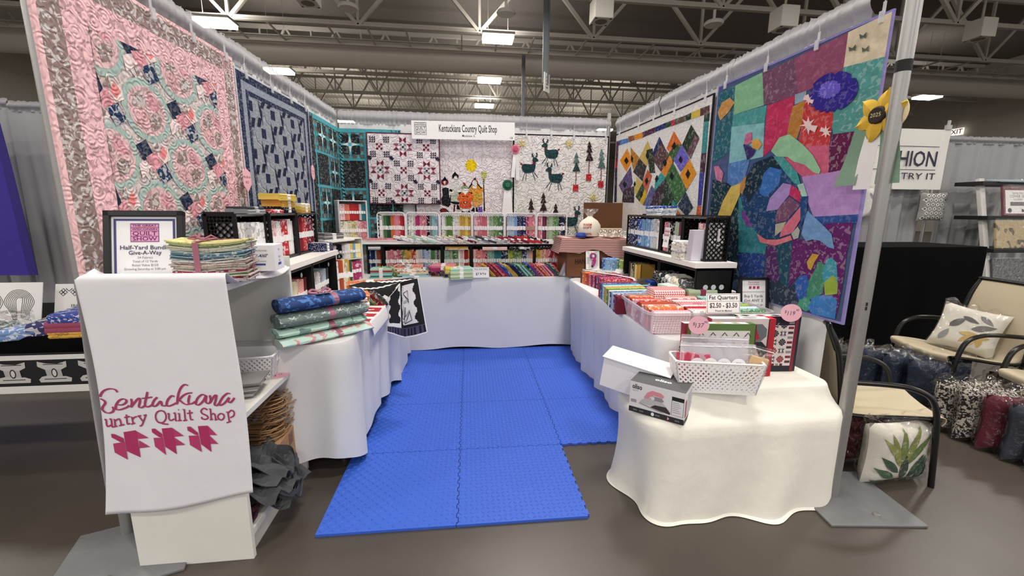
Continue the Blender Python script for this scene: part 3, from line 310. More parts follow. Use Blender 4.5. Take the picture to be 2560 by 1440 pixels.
DEERS=[[("1f3f42",0.1,[(0.311,1.023),(0.34,1.051),(0.369,1.054),(0.382,1.032),(0.378,0.983),(0.399,0.979),(0.478,0.986),(0.503,0.972),(0.509,0.944),(0.495,0.903),(0.463,0.884),(0.408,0.885),(0.368,0.9),(0.35,0.934),(0.344,1.003),(0.317,1.009)]),("7a2430",0.1,[(0.35,1.001),(0.375,1.013),(0.378,0.995),(0.357,0.978)]),("8a1c30",0.1,[(0.491,0.977),(0.509,0.996),(0.523,0.994),(0.521,0.982),(0.503,0.97)]),("15262a",0,[(0.372,0.902),(0.318,0.832),(0.324,0.828),(0.377,0.899)]),("15262a",0,[(0.382,0.892),(0.35,0.802),(0.356,0.8),(0.388,0.891)]),("15262a",0,[(0.453,0.886),(0.463,0.805),(0.469,0.805),(0.46,0.886)]),("15262a",0,[(0.468,0.89),(0.503,0.8),(0.509,0.802),(0.474,0.892)]),("15262a",0,[(0.349,1.05),(0.337,1.075),(0.33,1.072),(0.342,1.047)]),("15262a",0,[(0.338,1.074),(0.328,1.1),(0.321,1.098),(0.33,1.072)]),("15262a",0,[(0.335,1.077),(0.32,1.083),(0.316,1.076),(0.332,1.07)]),("15262a",0,[(0.333,1.083),(0.343,1.101),(0.336,1.104),(0.326,1.086)]),("15262a",0,[(0.341,1.063),(0.321,1.065),(0.32,1.058),(0.34,1.056)]),("15262a",0,[(0.368,1.05),(0.377,1.071),(0.37,1.073),(0.361,1.053)]),("15262a",0,[(0.377,1.07),(0.393,1.086),(0.388,1.091),(0.371,1.075)]),("15262a",0,[(0.373,1.068),(0.388,1.067),(0.389,1.074),(0.374,1.076)]),("15262a",0,[(0.385,1.082),(0.379,1.098),(0.372,1.096),(0.377,1.08)]),("15262a",0,[(0.368,1.059),(0.388,1.055),(0.39,1.062),(0.37,1.066)])],[("1f3f42",0.1,[(0.282,0.867),(0.252,0.894),(0.222,0.896),(0.211,0.874),(0.216,0.824),(0.196,0.819),(0.117,0.822),(0.093,0.808),(0.089,0.779),(0.104,0.739),(0.137,0.721),(0.191,0.724),(0.23,0.741),(0.246,0.776),(0.25,0.846),(0.277,0.853)]),("7a2430",0.1,[(0.244,0.844),(0.218,0.854),(0.216,0.836),(0.238,0.82)]),("8a1c30",0.1,[(0.105,0.813),(0.087,0.831),(0.072,0.828),(0.075,0.817),(0.093,0.806)]),("15262a",0,[(0.226,0.743),(0.283,0.674),(0.278,0.67),(0.221,0.739)]),("15262a",0,[(0.216,0.733),(0.252,0.642),(0.246,0.64),(0.21,0.731)]),("15262a",0,[(0.146,0.723),(0.14,0.642),(0.134,0.642),(0.14,0.724)]),("15262a",0,[(0.131,0.727),(0.101,0.636),(0.095,0.637),(0.125,0.729)]),("15262a",0,[(0.243,0.893),(0.254,0.919),(0.261,0.916),(0.25,0.891)]),("15262a",0,[(0.253,0.918),(0.261,0.945),(0.269,0.943),(0.261,0.916)]),("15262a",0,[(0.256,0.921),(0.271,0.928),(0.275,0.921),(0.259,0.914)]),("15262a",0,[(0.257,0.927),(0.247,0.945),(0.254,0.949),(0.264,0.931)]),("15262a",0,[(0.251,0.907),(0.27,0.91),(0.271,0.903),(0.252,0.9)]),("15262a",0,[(0.224,0.892),(0.214,0.913),(0.221,0.916),(0.231,0.895)]),("15262a",0,[(0.215,0.912),(0.197,0.927),(0.203,0.933),(0.22,0.917)]),("15262a",0,[(0.218,0.911),(0.204,0.908),(0.202,0.915),(0.217,0.918)]),("15262a",0,[(0.206,0.924),(0.211,0.94),(0.218,0.938),(0.214,0.922)]),("15262a",0,[(0.223,0.902),(0.204,0.897),(0.202,0.904),(0.221,0.909)])],[("1f3f42",0.1,[(0.363,0.761),(0.393,0.79),(0.422,0.793),(0.435,0.771),(0.431,0.72),(0.452,0.716),(0.533,0.722),(0.558,0.709),(0.564,0.679),(0.55,0.638),(0.517,0.618),(0.461,0.62),(0.421,0.636),(0.403,0.671),(0.396,0.741),(0.369,0.747)]),("7a2430",0.1,[(0.403,0.739),(0.428,0.751),(0.431,0.732),(0.409,0.715)]),("8a1c30",0.1,[(0.545,0.713),(0.563,0.732),(0.578,0.73),(0.576,0.718),(0.558,0.706)]),("15262a",0,[(0.425,0.638),(0.371,0.566),(0.376,0.562),(0.43,0.634)]),("15262a",0,[(0.436,0.628),(0.403,0.535),(0.41,0.533),(0.442,0.626)]),("15262a",0,[(0.508,0.62),(0.517,0.537),(0.524,0.538),(0.514,0.621)]),("15262a",0,[(0.523,0.625),(0.558,0.533),(0.564,0.535),(0.529,0.627)]),("15262a",0,[(0.401,0.789),(0.39,0.814),(0.383,0.811),(0.394,0.786)]),("15262a",0,[(0.39,0.814),(0.381,0.84),(0.373,0.838),(0.382,0.812)]),("15262a",0,[(0.388,0.816),(0.372,0.823),(0.369,0.816),(0.385,0.809)]),("15262a",0,[(0.386,0.823),(0.395,0.841),(0.388,0.845),(0.379,0.826)]),("15262a",0,[(0.393,0.803),(0.373,0.805),(0.373,0.797),(0.392,0.795)]),("15262a",0,[(0.421,0.789),(0.43,0.81),(0.423,0.813),(0.414,0.792)]),("15262a",0,[(0.429,0.809),(0.446,0.825),(0.441,0.83),(0.424,0.814)]),("15262a",0,[(0.426,0.808),(0.441,0.806),(0.442,0.813),(0.427,0.815)]),("15262a",0,[(0.437,0.822),(0.432,0.838),(0.425,0.836),(0.43,0.82)]),("15262a",0,[(0.421,0.798),(0.441,0.794),(0.443,0.801),(0.423,0.806)])],[("1f3f42",0.1,[(0.792,0.281),(0.759,0.31),(0.728,0.313),(0.716,0.289),(0.723,0.237),(0.702,0.232),(0.619,0.236),(0.594,0.221),(0.59,0.191),(0.607,0.148),(0.642,0.129),(0.699,0.131),(0.739,0.149),(0.756,0.186),(0.758,0.259),(0.786,0.267)]),("7a2430",0.1,[(0.752,0.257),(0.725,0.269),(0.723,0.249),(0.746,0.232)]),("8a1c30",0.1,[(0.607,0.226),(0.587,0.246),(0.572,0.243),(0.575,0.231),(0.594,0.219)]),("15262a",0,[(0.735,0.15),(0.796,0.076),(0.791,0.073),(0.73,0.147)]),("15262a",0,[(0.725,0.14),(0.764,0.043),(0.758,0.041),(0.719,0.138)]),("15262a",0,[(0.651,0.131),(0.647,0.044),(0.64,0.045),(0.645,0.131)]),("15262a",0,[(0.636,0.135),(0.606,0.038),(0.6,0.041),(0.629,0.137)]),("15262a",0,[(0.75,0.309),(0.76,0.336),(0.768,0.333),(0.757,0.306)]),("15262a",0,[(0.76,0.336),(0.768,0.364),(0.776,0.362),(0.768,0.334)]),("15262a",0,[(0.762,0.338),(0.778,0.346),(0.782,0.339),(0.766,0.331)]),("15262a",0,[(0.764,0.345),(0.753,0.365),(0.76,0.368),(0.771,0.349)]),("15262a",0,[(0.758,0.324),(0.778,0.327),(0.779,0.319),(0.759,0.316)]),("15262a",0,[(0.73,0.309),(0.719,0.33),(0.726,0.334),(0.737,0.312)]),("15262a",0,[(0.72,0.329),(0.701,0.346),(0.707,0.352),(0.725,0.335)]),("15262a",0,[(0.723,0.328),(0.708,0.326),(0.706,0.333),(0.721,0.336)]),("15262a",0,[(0.71,0.343),(0.715,0.36),(0.723,0.358),(0.718,0.341)]),("15262a",0,[(0.729,0.319),(0.709,0.314),(0.706,0.321),(0.727,0.326)])]]
TREES=[[("5a7478",0.1,[(0.713,0.963),(0.742,0.896),(0.688,0.895)]),("5a7478",0.1,[(0.714,0.921),(0.754,0.841),(0.68,0.84)]),("2a4444",0.1,[(0.717,0.857),(0.767,0.751),(0.674,0.749)]),("7a2c34",0,[(0.714,0.75),(0.715,0.602),(0.722,0.602),(0.722,0.75)]),("b8242e",0.3,[(0.686,0.602),(0.749,0.603),(0.75,0.529),(0.689,0.528)])],[("2a1c1c",0.25,[(0.86,1.087),(0.891,1.019),(0.835,1.017)]),("2a1c1c",0.25,[(0.862,1.044),(0.903,0.963),(0.828,0.961)]),("2a1c1c",0.25,[(0.865,0.979),(0.917,0.871),(0.821,0.869)]),("7a2c34",0,[(0.863,0.87),(0.864,0.723),(0.872,0.723),(0.871,0.87)]),("b8242e",0.3,[(0.836,0.723),(0.898,0.724),(0.9,0.65),(0.839,0.649)])],[("6a8284",0.1,[(1.006,1.01),(1.037,0.942),(0.981,0.94)]),("6a8284",0.1,[(1.008,0.967),(1.05,0.886),(0.974,0.884)]),("56706e",0.1,[(1.011,0.902),(1.064,0.794),(0.968,0.793)]),("7a2c34",0,[(1.01,0.793),(1.012,0.649),(1.02,0.649),(1.018,0.793)]),("b8242e",0.3,[(0.983,0.648),(1.046,0.649),(1.049,0.575),(0.986,0.574)])],[("2a1c1c",0.25,[(0.202,0.444),(0.23,0.373),(0.176,0.373)]),("2a1c1c",0.25,[(0.203,0.399),(0.241,0.316),(0.167,0.315)]),("2a1c1c",0.25,[(0.204,0.333),(0.253,0.222),(0.159,0.221)]),("3a2424",0,[(0.202,0.222),(0.203,0.161),(0.211,0.161),(0.21,0.222)])],[("2a1c1c",0.25,[(0.343,0.514),(0.37,0.448),(0.318,0.447)]),("2a1c1c",0.25,[(0.344,0.473),(0.381,0.393),(0.31,0.393)]),("2a1c1c",0.25,[(0.345,0.41),(0.392,0.305),(0.303,0.304)]),("3a2424",0,[(0.344,0.305),(0.345,0.244),(0.352,0.244),(0.351,0.305)])],[("2a1c1c",0.25,[(0.489,0.394),(0.514,0.332),(0.466,0.332)]),("2a1c1c",0.25,[(0.49,0.355),(0.524,0.282),(0.459,0.282)]),("2a1c1c",0.25,[(0.491,0.297),(0.535,0.2),(0.453,0.2)]),("3a2424",0,[(0.49,0.2),(0.492,0.139),(0.499,0.139),(0.498,0.2)])]]
STARS=[("d8c48a",0.3,[(0.159,1.038),(0.101,1.028),(0.087,1.036),(0.101,1.046)]),("d8c48a",0.3,[(0.126,1),(0.09,1.02),(0.087,1.036),(0.104,1.034)]),("d8c48a",0.3,[(0.088,0.968),(0.077,1.023),(0.087,1.036),(0.097,1.023)]),("d8c48a",0.3,[(0.048,0.999),(0.07,1.033),(0.087,1.036),(0.084,1.02)]),("d8c48a",0.3,[(0.015,1.035),(0.072,1.045),(0.087,1.036),(0.073,1.027)]),("d8c48a",0.3,[(0.048,1.072),(0.083,1.052),(0.087,1.036),(0.07,1.039)]),("d8c48a",0.3,[(0.086,1.104),(0.096,1.05),(0.087,1.036),(0.077,1.05)]),("d8c48a",0.3,[(0.125,1.074),(0.104,1.04),(0.087,1.036),(0.09,1.052)]),("d8c48a",0.3,[(0.693,1.052),(0.634,1.041),(0.62,1.05),(0.634,1.06)]),("d8c48a",0.3,[(0.661,1.014),(0.623,1.034),(0.62,1.05),(0.637,1.047)]),("d8c48a",0.3,[(0.622,0.981),(0.61,1.036),(0.62,1.05),(0.63,1.036)]),("d8c48a",0.3,[(0.581,1.012),(0.602,1.046),(0.62,1.05),(0.617,1.034)]),("d8c48a",0.3,[(0.546,1.048),(0.605,1.059),(0.62,1.05),(0.605,1.04)]),("d8c48a",0.3,[(0.578,1.086),(0.616,1.066),(0.62,1.05),(0.602,1.052)]),("d8c48a",0.3,[(0.617,1.118),(0.629,1.064),(0.62,1.05),(0.609,1.063)]),("d8c48a",0.3,[(0.658,1.088),(0.637,1.053),(0.62,1.05),(0.622,1.066)]),("d8c48a",0.3,[(1.008,0.462),(0.947,0.452),(0.932,0.461),(0.946,0.471)]),("d8c48a",0.3,[(0.975,0.422),(0.936,0.444),(0.932,0.461),(0.95,0.458)]),("d8c48a",0.3,[(0.935,0.389),(0.922,0.447),(0.932,0.461),(0.943,0.447)]),("d8c48a",0.3,[(0.892,0.421),(0.914,0.458),(0.932,0.461),(0.929,0.444)]),("d8c48a",0.3,[(0.855,0.46),(0.916,0.471),(0.932,0.461),(0.917,0.451)]),("d8c48a",0.3,[(0.889,0.5),(0.928,0.478),(0.932,0.461),(0.914,0.464)]),("d8c48a",0.3,[(0.928,0.534),(0.941,0.476),(0.932,0.461),(0.921,0.476)]),("d8c48a",0.3,[(0.971,0.501),(0.95,0.465),(0.932,0.461),(0.934,0.478)])]
SCRIPT=[[(-1.246,0.751),(-1.253,0.762),(-1.269,0.766),(-1.286,0.761),(-1.298,0.749),(-1.303,0.737)],[(-1.304,0.731),(-1.293,0.722),(-1.291,0.712),(-1.301,0.698),(-1.303,0.688),(-1.296,0.677),(-1.284,0.673),(-1.272,0.678),(-1.268,0.689),(-1.272,0.696)],[(-1.253,0.703),(-1.239,0.702),(-1.226,0.709),(-1.222,0.719),(-1.232,0.725),(-1.247,0.718),(-1.259,0.701),(-1.26,0.686),(-1.246,0.684),(-1.224,0.692),(-1.215,0.699)],[(-1.205,0.725),(-1.205,0.708),(-1.211,0.691)],[(-1.211,0.691),(-1.199,0.705),(-1.184,0.722),(-1.175,0.725),(-1.178,0.709),(-1.183,0.693),(-1.174,0.689),(-1.162,0.697)],[(-1.146,0.75),(-1.153,0.728),(-1.161,0.703),(-1.158,0.692),(-1.145,0.694),(-1.135,0.701)],[(-1.169,0.725),(-1.152,0.726),(-1.132,0.729)],[(-1.115,0.728),(-1.127,0.717),(-1.135,0.702),(-1.133,0.693),(-1.122,0.696),(-1.108,0.711),(-1.104,0.708),(-1.103,0.695),(-1.092,0.694),(-1.084,0.699)],[(-1.057,0.727),(-1.065,0.732),(-1.079,0.719),(-1.087,0.702),(-1.084,0.692),(-1.068,0.696),(-1.053,0.704)],[(-1.006,0.768),(-1.017,0.773),(-1.032,0.76),(-1.044,0.733),(-1.052,0.697)],[(-1.049,0.708),(-1.029,0.729),(-1.013,0.738),(-0.995,0.74)],[(-1.045,0.721),(-1.036,0.707),(-1.023,0.696),(-1.01,0.696)],[(-1.005,0.732),(-1.012,0.711),(-1.011,0.698),(-1.001,0.698),(-0.988,0.706)],[(-0.954,0.726),(-0.964,0.731),(-0.981,0.717),(-0.989,0.697),(-0.98,0.691),(-0.963,0.706),(-0.951,0.726),(-0.955,0.703),(-0.949,0.694),(-0.94,0.699)],[(-0.939,0.727),(-0.938,0.708),(-0.942,0.695)],[(-0.941,0.697),(-0.926,0.72),(-0.917,0.725),(-0.922,0.704),(-0.927,0.689),(-0.92,0.684),(-0.909,0.695)],[(-0.868,0.728),(-0.879,0.73),(-0.896,0.716),(-0.91,0.693),(-0.908,0.684),(-0.892,0.693),(-0.875,0.713),(-0.88,0.7),(-0.874,0.693),(-0.864,0.701),(-0.856,0.712)]]
SERIF=[[(-1.303,0.648),(-1.298,0.648),(-1.299,0.628),(-1.295,0.621),(-1.284,0.627)],[(-1.287,0.648),(-1.282,0.648),(-1.283,0.619),(-1.278,0.62)],[(-1.275,0.647),(-1.271,0.647),(-1.273,0.619)],[(-1.279,0.618),(-1.266,0.62)],[(-1.27,0.641),(-1.258,0.648),(-1.254,0.642),(-1.253,0.623)],[(-1.261,0.621),(-1.242,0.625)],[(-1.23,0.664),(-1.232,0.633),(-1.23,0.626),(-1.222,0.629)],[(-1.239,0.652),(-1.219,0.656)],[(-1.217,0.653),(-1.213,0.653),(-1.212,0.628)],[(-1.219,0.625),(-1.205,0.629)],[(-1.213,0.643),(-1.205,0.652),(-1.195,0.655)],[(-1.189,0.657),(-1.176,0.633)],[(-1.193,0.656),(-1.18,0.658)],[(-1.164,0.659),(-1.176,0.633),(-1.185,0.618),(-1.191,0.619)],[(-1.172,0.658),(-1.161,0.661)],[(-1.095,0.651),(-1.097,0.643),(-1.101,0.636),(-1.107,0.63),(-1.113,0.628),(-1.12,0.628),(-1.125,0.631),(-1.129,0.637),(-1.131,0.644),(-1.131,0.653),(-1.129,0.661),(-1.125,0.668),(-1.119,0.673),(-1.113,0.675),(-1.107,0.675),(-1.101,0.672),(-1.097,0.666),(-1.095,0.659),(-1.095,0.651)],[(-1.122,0.63),(-1.108,0.623),(-1.091,0.621)],[(-1.089,0.661),(-1.084,0.662),(-1.086,0.644),(-1.08,0.635),(-1.068,0.642)],[(-1.068,0.662),(-1.063,0.663),(-1.064,0.635),(-1.06,0.635)],[(-1.054,0.661),(-1.049,0.662),(-1.051,0.634)],[(-1.057,0.633),(-1.044,0.634)],[(-1.051,0.676),(-1.048,0.676)],[(-1.036,0.676),(-1.03,0.677),(-1.032,0.633)],[(-1.039,0.632),(-1.025,0.634)],[(-1.013,0.673),(-1.014,0.641),(-1.011,0.634),(-1.005,0.635)],[(-1.023,0.66),(-1.003,0.662)],[(-0.955,0.668),(-0.957,0.673),(-0.966,0.676),(-0.975,0.667),(-0.972,0.656),(-0.959,0.647),(-0.955,0.637),(-0.965,0.632),(-0.975,0.636),(-0.976,0.643)],[(-0.948,0.672),(-0.943,0.673),(-0.945,0.63)],[(-0.95,0.629),(-0.939,0.63)],[(-0.944,0.648),(-0.936,0.653),(-0.931,0.648),(-0.93,0.628)],[(-0.934,0.627),(-0.924,0.628)],[(-0.9,0.638),(-0.902,0.633),(-0.905,0.629),(-0.908,0.626),(-0.912,0.625),(-0.916,0.627),(-0.92,0.63),(-0.921,0.634),(-0.922,0.639),(-0.92,0.644),(-0.917,0.648),(-0.914,0.65),(-0.91,0.651),(-0.906,0.65),(-0.902,0.647),(-0.901,0.643),(-0.9,0.638)],[(-0.892,0.655),(-0.886,0.657),(-0.885,0.614)],[(-0.895,0.612),(-0.878,0.618)],[(-0.886,0.65),(-0.873,0.662),(-0.864,0.654),(-0.867,0.64),(-0.88,0.632)]]
LEAF=[[(-1.25,0.595),(-1.208,0.601),(-1.205,0.594),(-1.205,0.492),(-1.25,0.519)],[(-1.207,0.6),(-1.204,0.596),(-1.166,0.569),(-1.203,0.566)],[(-1.202,0.561),(-1.166,0.533),(-1.204,0.529)],[(-1.291,0.591),(-1.281,0.59),(-1.253,0.57),(-1.253,0.554),(-1.266,0.556),(-1.291,0.577)],[(-1.29,0.552),(-1.252,0.556),(-1.251,0.484),(-1.29,0.516)],[(-1.116,0.605),(-1.081,0.607),(-1.077,0.6),(-1.077,0.499),(-1.113,0.532)],[(-1.079,0.605),(-1.044,0.571),(-1.077,0.57)],[(-1.076,0.566),(-1.044,0.535),(-1.077,0.534)],[(-1.151,0.605),(-1.14,0.606),(-1.117,0.583),(-1.117,0.567),(-1.129,0.571),(-1.151,0.591)],[(-1.149,0.569),(-1.116,0.568),(-1.114,0.498),(-1.148,0.534)],[(-0.993,0.607),(-0.96,0.606),(-0.957,0.598),(-0.96,0.497),(-0.991,0.533)],[(-0.959,0.604),(-0.933,0.564),(-0.959,0.568)],[(-0.958,0.564),(-0.933,0.528),(-0.959,0.531)],[(-1.029,0.607),(-1.018,0.607),(-0.996,0.58),(-0.995,0.569),(-1.006,0.573),(-1.029,0.592)],[(-1.028,0.571),(-0.994,0.569),(-0.992,0.5),(-1.028,0.533)]]
# ---------------- the hall ----------------
FLOOR=mat('polished_concrete','4a433d',.36,mott=.3,ms=2.6,bump='noise',bs=60,bst=.08,bd=.003,spec=.5)
b=MB(); b.box((7,34.5,-.05),(60,101,.1)); struct(b.done('floor',FLOOR))
STEEL=mat('painted_steel','b3ada5',.6,mott=.04); DECK=mat('roof_deck','d6d0c4',.7,mott=.05); WALLM=mat('beige_wall','b4aea4',.85,mott=.05,ms=2)
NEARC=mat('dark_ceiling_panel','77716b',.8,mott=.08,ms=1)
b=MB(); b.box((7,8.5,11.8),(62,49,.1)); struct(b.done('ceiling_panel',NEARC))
b=MB(); n=200
for i in range(n):
    x=-24+i*.31
    P=[(x,0),(x+.07,.08),(x+.17,.08),(x+.24,0),(x+.31,0)]
    for (a,za),(c,zc) in zip(P,P[1:]): b.poly([(a,-16,11.9+za),(c,-16,11.9+zc),(c,85,11.9+zc),(a,85,11.9+za)])
struct(b.done('ceiling',DECK,fix=False))
for nm,c,d in(('wall_back',(7,85,6),(62,.3,12)),('wall_right',(37,40,6),(.3,90,12)),('wall_left',(-23,40,6),(.3,90,12))):
    b=MB(); b.box(c,d); struct(b.done(nm,WALLM))
def truss(y,z0,z1,x0,x1,step,w,label,vert=True):
    t=thing('roof_truss',label,'truss',(0,y,z0),group='steel roof trusses over the booth'); h=z1-z0
    b=MB(); b.box(((x0+x1)/2,0,0),(x1-x0,.16,.05)); b.box(((x0+x1)/2,0,.08),(x1-x0,.03,.16)); b.done('bottom_chord',STEEL,t)
    b=MB(); b.box(((x0+x1)/2,0,h),(x1-x0,.18,.18)); b.done('top_chord',STEEL,t)
    D=None; VV=None; x=x0
    i=0
    while x<x1:
        for q in((x-step/2,h),(x+step/2,h)):
            b=MB(); b.bar((0,0,0),(q[0]-x,0,h),w,w); o=b.done('diagonal_web',STEEL,t); o.location=(x,0,0)
        if vert:
            if VV is None: b=MB(); b.bar((0,0,0),(0,0,h),w*.8,w*.8,upv=(0,1,0)); VV=b.done('vertical_web',STEEL,t); VV.location=(x,0,0)
            else: o=dup(VV,t); o.location=(x,0,0)
        x+=step; i+=1
    return t
names=['first','second','third']
for k,y in enumerate((12.4,15.7,19.0)):
    truss(y,8.7,11.4,-21+1.1*k,34,4.9,.13,'deep grey steel roof truss, %s one back from the front of the hall ceiling'%names[k])
for k,y in enumerate((25.5,29.5,34,39.5,46)):
    truss(y,8.75,10.9,-21,34,2.6,.09,'slender grey roof truss with steep webs, %s one behind the big round duct'%['first','second','third','fourth','fifth'][k])
# braced ledger between the third truss and the duct
t=thing('ceiling_brace','flat grey ladder brace of joists between the third truss and the round duct','brace',(0,21,8.7))
b=MB(); b.box((6.5,0,0),(56,.14,.12)); b.box((6.5,.05,.22),(56,.1,.05)); b.done('rail',STEEL,t)
x=-20
k=0
while x<33:
    b=MB(); b.bar((0,0,0),(0,-2,.02),.06,.06); o=b.done('joist',STEEL,t); o.location=(x,0,0)
    x+=1.55+(.75 if k%3==1 else 0); k+=1
b=MB(); b.tube([(-22,22.5,8.8),(36,22.5,8.8)],.65,28); tag(b.done('air_duct',mat('painted_duct','c8c2ba',.55,mott=.03),smooth=True),'big round grey air duct running across the hall ceiling','duct')
# lamps
UPL=.5
LAMP=mat('lamp_panel','fff6e4',.5,emit=14,mott=0)
first=None
seen={(1.5,18.2):'bright high bay light above the sign, largest and nearest of the three in line',(1.5,23.7):'middle one of the three bright high bay lights in line above the sign',(1.5,29.2):'smallest and farthest of the three bright lights in line above the sign',
 (27.5,23.2):'bright oblong ceiling light before the beige wall beyond the tall pole',(-9.1,18.2):'glowing ceiling light just over the left drape rail, the larger one',(-9.1,23.7):'small glowing ceiling light behind the left drape rail'}
for (x,y) in LIGHTS:
    lab=seen.get((x,y),'high bay ceiling light over the hall outside the picture')
    if first is None:
        t=thing('ceiling_light',lab,'light',(x,y,8.2),group='high bay ceiling lights')
        b=MB(); b.box((0,0,.11),(1.3,.8,.1)); b.done('housing',STEEL,t,bev=.02)
        b=MB(); b.box((0,0,.0),(1.22,.72,.12)); b.done('lamp_panel',LAMP,t)
        b=MB(); b.tube([(-.4,0,.1),(-.4,0,3.6)],.01,6); b.tube([(.4,0,.1),(.4,0,3.6)],.01,6); b.done('hanging_rod',STEEL,t)
        first=t
    else:
        t=dup(first); t.location=(x,y,8.2); t['label']=lab
    L=bpy.data.lights.new('high_bay_lamp','AREA'); L.shape='RECTANGLE'; L.size=1.2; L.size_y=.7; L.energy=LAMP_W; L.color=(1,.95,.88)
    o=bpy.data.objects.new('high_bay_lamp',L); C.objects.link(o); o.location=(x,y,8.13)
    if y>0:  # added fill aimed upward to brighten the ceiling, not a seen source
        L2=bpy.data.lights.new('added_ceiling_fill','AREA'); L2.shape='RECTANGLE'; L2.size=1.2; L2.size_y=.5; L2.energy=LAMP_W*(UPL if y<16 else .38); L2.color=(1,.95,.88)
        o=bpy.data.objects.new('added_ceiling_fill',L2); C.objects.link(o); o.location=(x,y,8.38); o.rotation_euler=(pi,0,0)
# speakers and pucks
GR=mat('grille_grey','6a6764',.6); WBOX=mat('white_steel_box','d0ccc6',.6,mott=.03)
def spk(x,y,z,lab):
    t=thing('ceiling_speaker',lab,'speaker',(x,y,z),group='white box speakers under the roof trusses')
    b=MB(); b.box((0,0,.32),(.62,.62,.64)); b.done('cabinet',WBOX,t,bev=.03)
    b=MB()
    disc(b,0,0,.19,'77736e',-.004); 
    for i in(-1,1):
        for j in(-1,1): disc(b,i*.24,j*.24,.04,'3a3836',-.004,12)
    b.done('grille',PRINT,t)
    b=MB(); b.tube([(0,0,.64),(0,0,1.5)],.04,8); b.done('hanger',STEEL,t)
spk(4.49,14.2,7.38,'white box speaker hung from the roof right of the dark hanging banner post')
spk(10.6,13.9,7.35,'white box speaker hung above the right drape rail')
spk(19.0,14.6,7.75,'pale box speaker hung at far right beyond the tall pole')
spk(-4.6,14.6,7.55,'white box speaker cut by the top edge over the left drape')
for (x,y,z,lab) in((-3.73,15.9,8.0,'round white ceiling sensor left of the middle of the roof'),(1.63,16.3,8.3,'round white ceiling sensor above the nearest bright light'),(9.04,15.4,8.0,'round white ceiling sensor between two box speakers')):
    b=MB(); b.lathe([(.05,.5),(.05,.14),(.3,.12),(.34,.06),(.3,0)],20); o=tag(b.done('ceiling_sensor',WBOX,smooth=True),lab,'sensor','round ceiling sensors'); o.location=(x,y,z)
def bpost(x,y,z0,z1,w,lab,sign):
    t=thing('hanging_banner_post',lab,'banner post',(x,y,z0))
    b=MB(); b.box((0,0,(z1-z0)/2),(w,.08,z1-z0)); b.box((w*.3,-.05,(z1-z0)/2),(w*.15,.03,z1-z0)); b.done('post',mat('dark_banner','4c5156',.6),t)
    if sign: 
        b=MB(); b.T=Mx.Rotation(.9,4,'Z'); b.box((0,-.06,.0),(.42,.02,.62),col='e6e4e0')
        for i in range(4): b.box((0,-.073,.17-.11*i),(.16,.004,.05),col='8a8886')
        b.done('aisle_sign',PRINT,t)
bpost(2.96,15.5,5.85,9.2,.22,'dark hanging banner post with small white sign over the back drape',True)
bpost(2.95,21,5.6,8.6,.16,'thinner dark hanging post behind the bannered one',False)
t=thing('exit_sign','small lit exit sign high on the far wall right of the tall pole','sign',mx=frame((36.6,28.4,7.4),(0,-1,0),(0,0,1)))
b=MB('f4efe8'); b.box((0,0,0),(1.0,.5,.12)); b.done('housing',mat('exit_glow','f4efe8',.5,emit=.9,mott=0),t,bev=.02)
b=MB(); put(b,'EXIT',0,0,.46,'8a3a34',z=.065,bold=.01); b.done('lettering',PRINT,t)
b=MB(); b.tube([(0,.25,0),(0,4.4,0)],.03,8); b.done('hanging_rod',STEEL,t)
# ---------------- drapes and pipes ----------------
DRAPE=mat('white_drape','dcdcde',.85,mott=.05,ms=6,bump='noise',bs=5,bst=.12,bd=.02)
HEADER=mat('sheer_header','a9a9ad',.8,mott=.1,ms=14,alpha=.93)
def drape(A,B,z0,z1,label,group,mt=DRAPE,head=.13,amp=.012,hm=HEADER,seed=0,ripple=60,name='drape_panel'):
    A,B=V((*A,0)),V((*B,0)); L=(B-A).length; d=(B-A)/L; nn=V((d.y,-d.x,0)); R=random.Random(seed); ph=[R.random()*6 for _ in range(6)]
    if z1<1: raise ValueError
    t=thing(name,label,'drape',(*((A+B)/2).xy,z0),group=group); o=(A+B)/2; o.z=z0
    def off(s,v):
        return amp*(sin(s*26+ph[0])+.6*sin(s*47+ph[1]+v*.6)+.5*sin(s*13+ph[2]))
    b=MB(); nu=int(L/.02)
    b.sheet(lambda u,v:A+d*(u*L)+nn*(off(u*L,v)*(.35+.65*(1-v)))+V((0,0,lerp(z0,z1-head,v)))-o,nu,10)
    b.done('curtain',mt,t,smooth=True,ang=180)
    b=MB()
    def hf(u,v):
        s=u*L; g=.5+.5*sin(s*5.1+ph[1]+sin(s*13)); wob=.007*g*sin(s*ripple*1.6+ph[3]+2*sin(s*11))+.005*sin(s*ripple*2.7+ph[4]+sin(s*17))+.005*sin(s*ripple*.31+ph[5])
        bulge=.022*sin(min(1,max(0,(v-.25)/.6))*pi)
        return A+d*s+nn*(wob*(.4+.6*abs(v-.5)*2)+bulge+.004)+V((0,0,lerp(z1-head-.01,z1,v)+(.0035*sin(s*ripple*1.3+ph[2])+.0035*sin(s*ripple*2.9+ph[0])+.004*sin(s*7.3+ph[1]) if v>.95 else 0)))-o
    b.sheet(hf,int(L/.012),8); b.done('gathered_header',hm,t,smooth=True,ang=180)
    return t
def LX(y): return -1.3105-.053*(4.814-y)
def RX(y): return 1.743+.0556*(4.814-y)
ws=[1.80,2.80,3.80,4.80]
for i in range(3):
    nm=['nearest the viewer','middle','by the back corner'][i]
    drape((LX(ws[i])-.02,ws[i]),(LX(ws[i+1])-.02,ws[i+1]),.03,2.44,'white drape panel of the left booth wall, '+['panel nearest the aisle','middle panel','panel by the back corner'][i],'white drape panels round the booth',seed=i)
wr=[1.93,2.88,3.84,4.80]
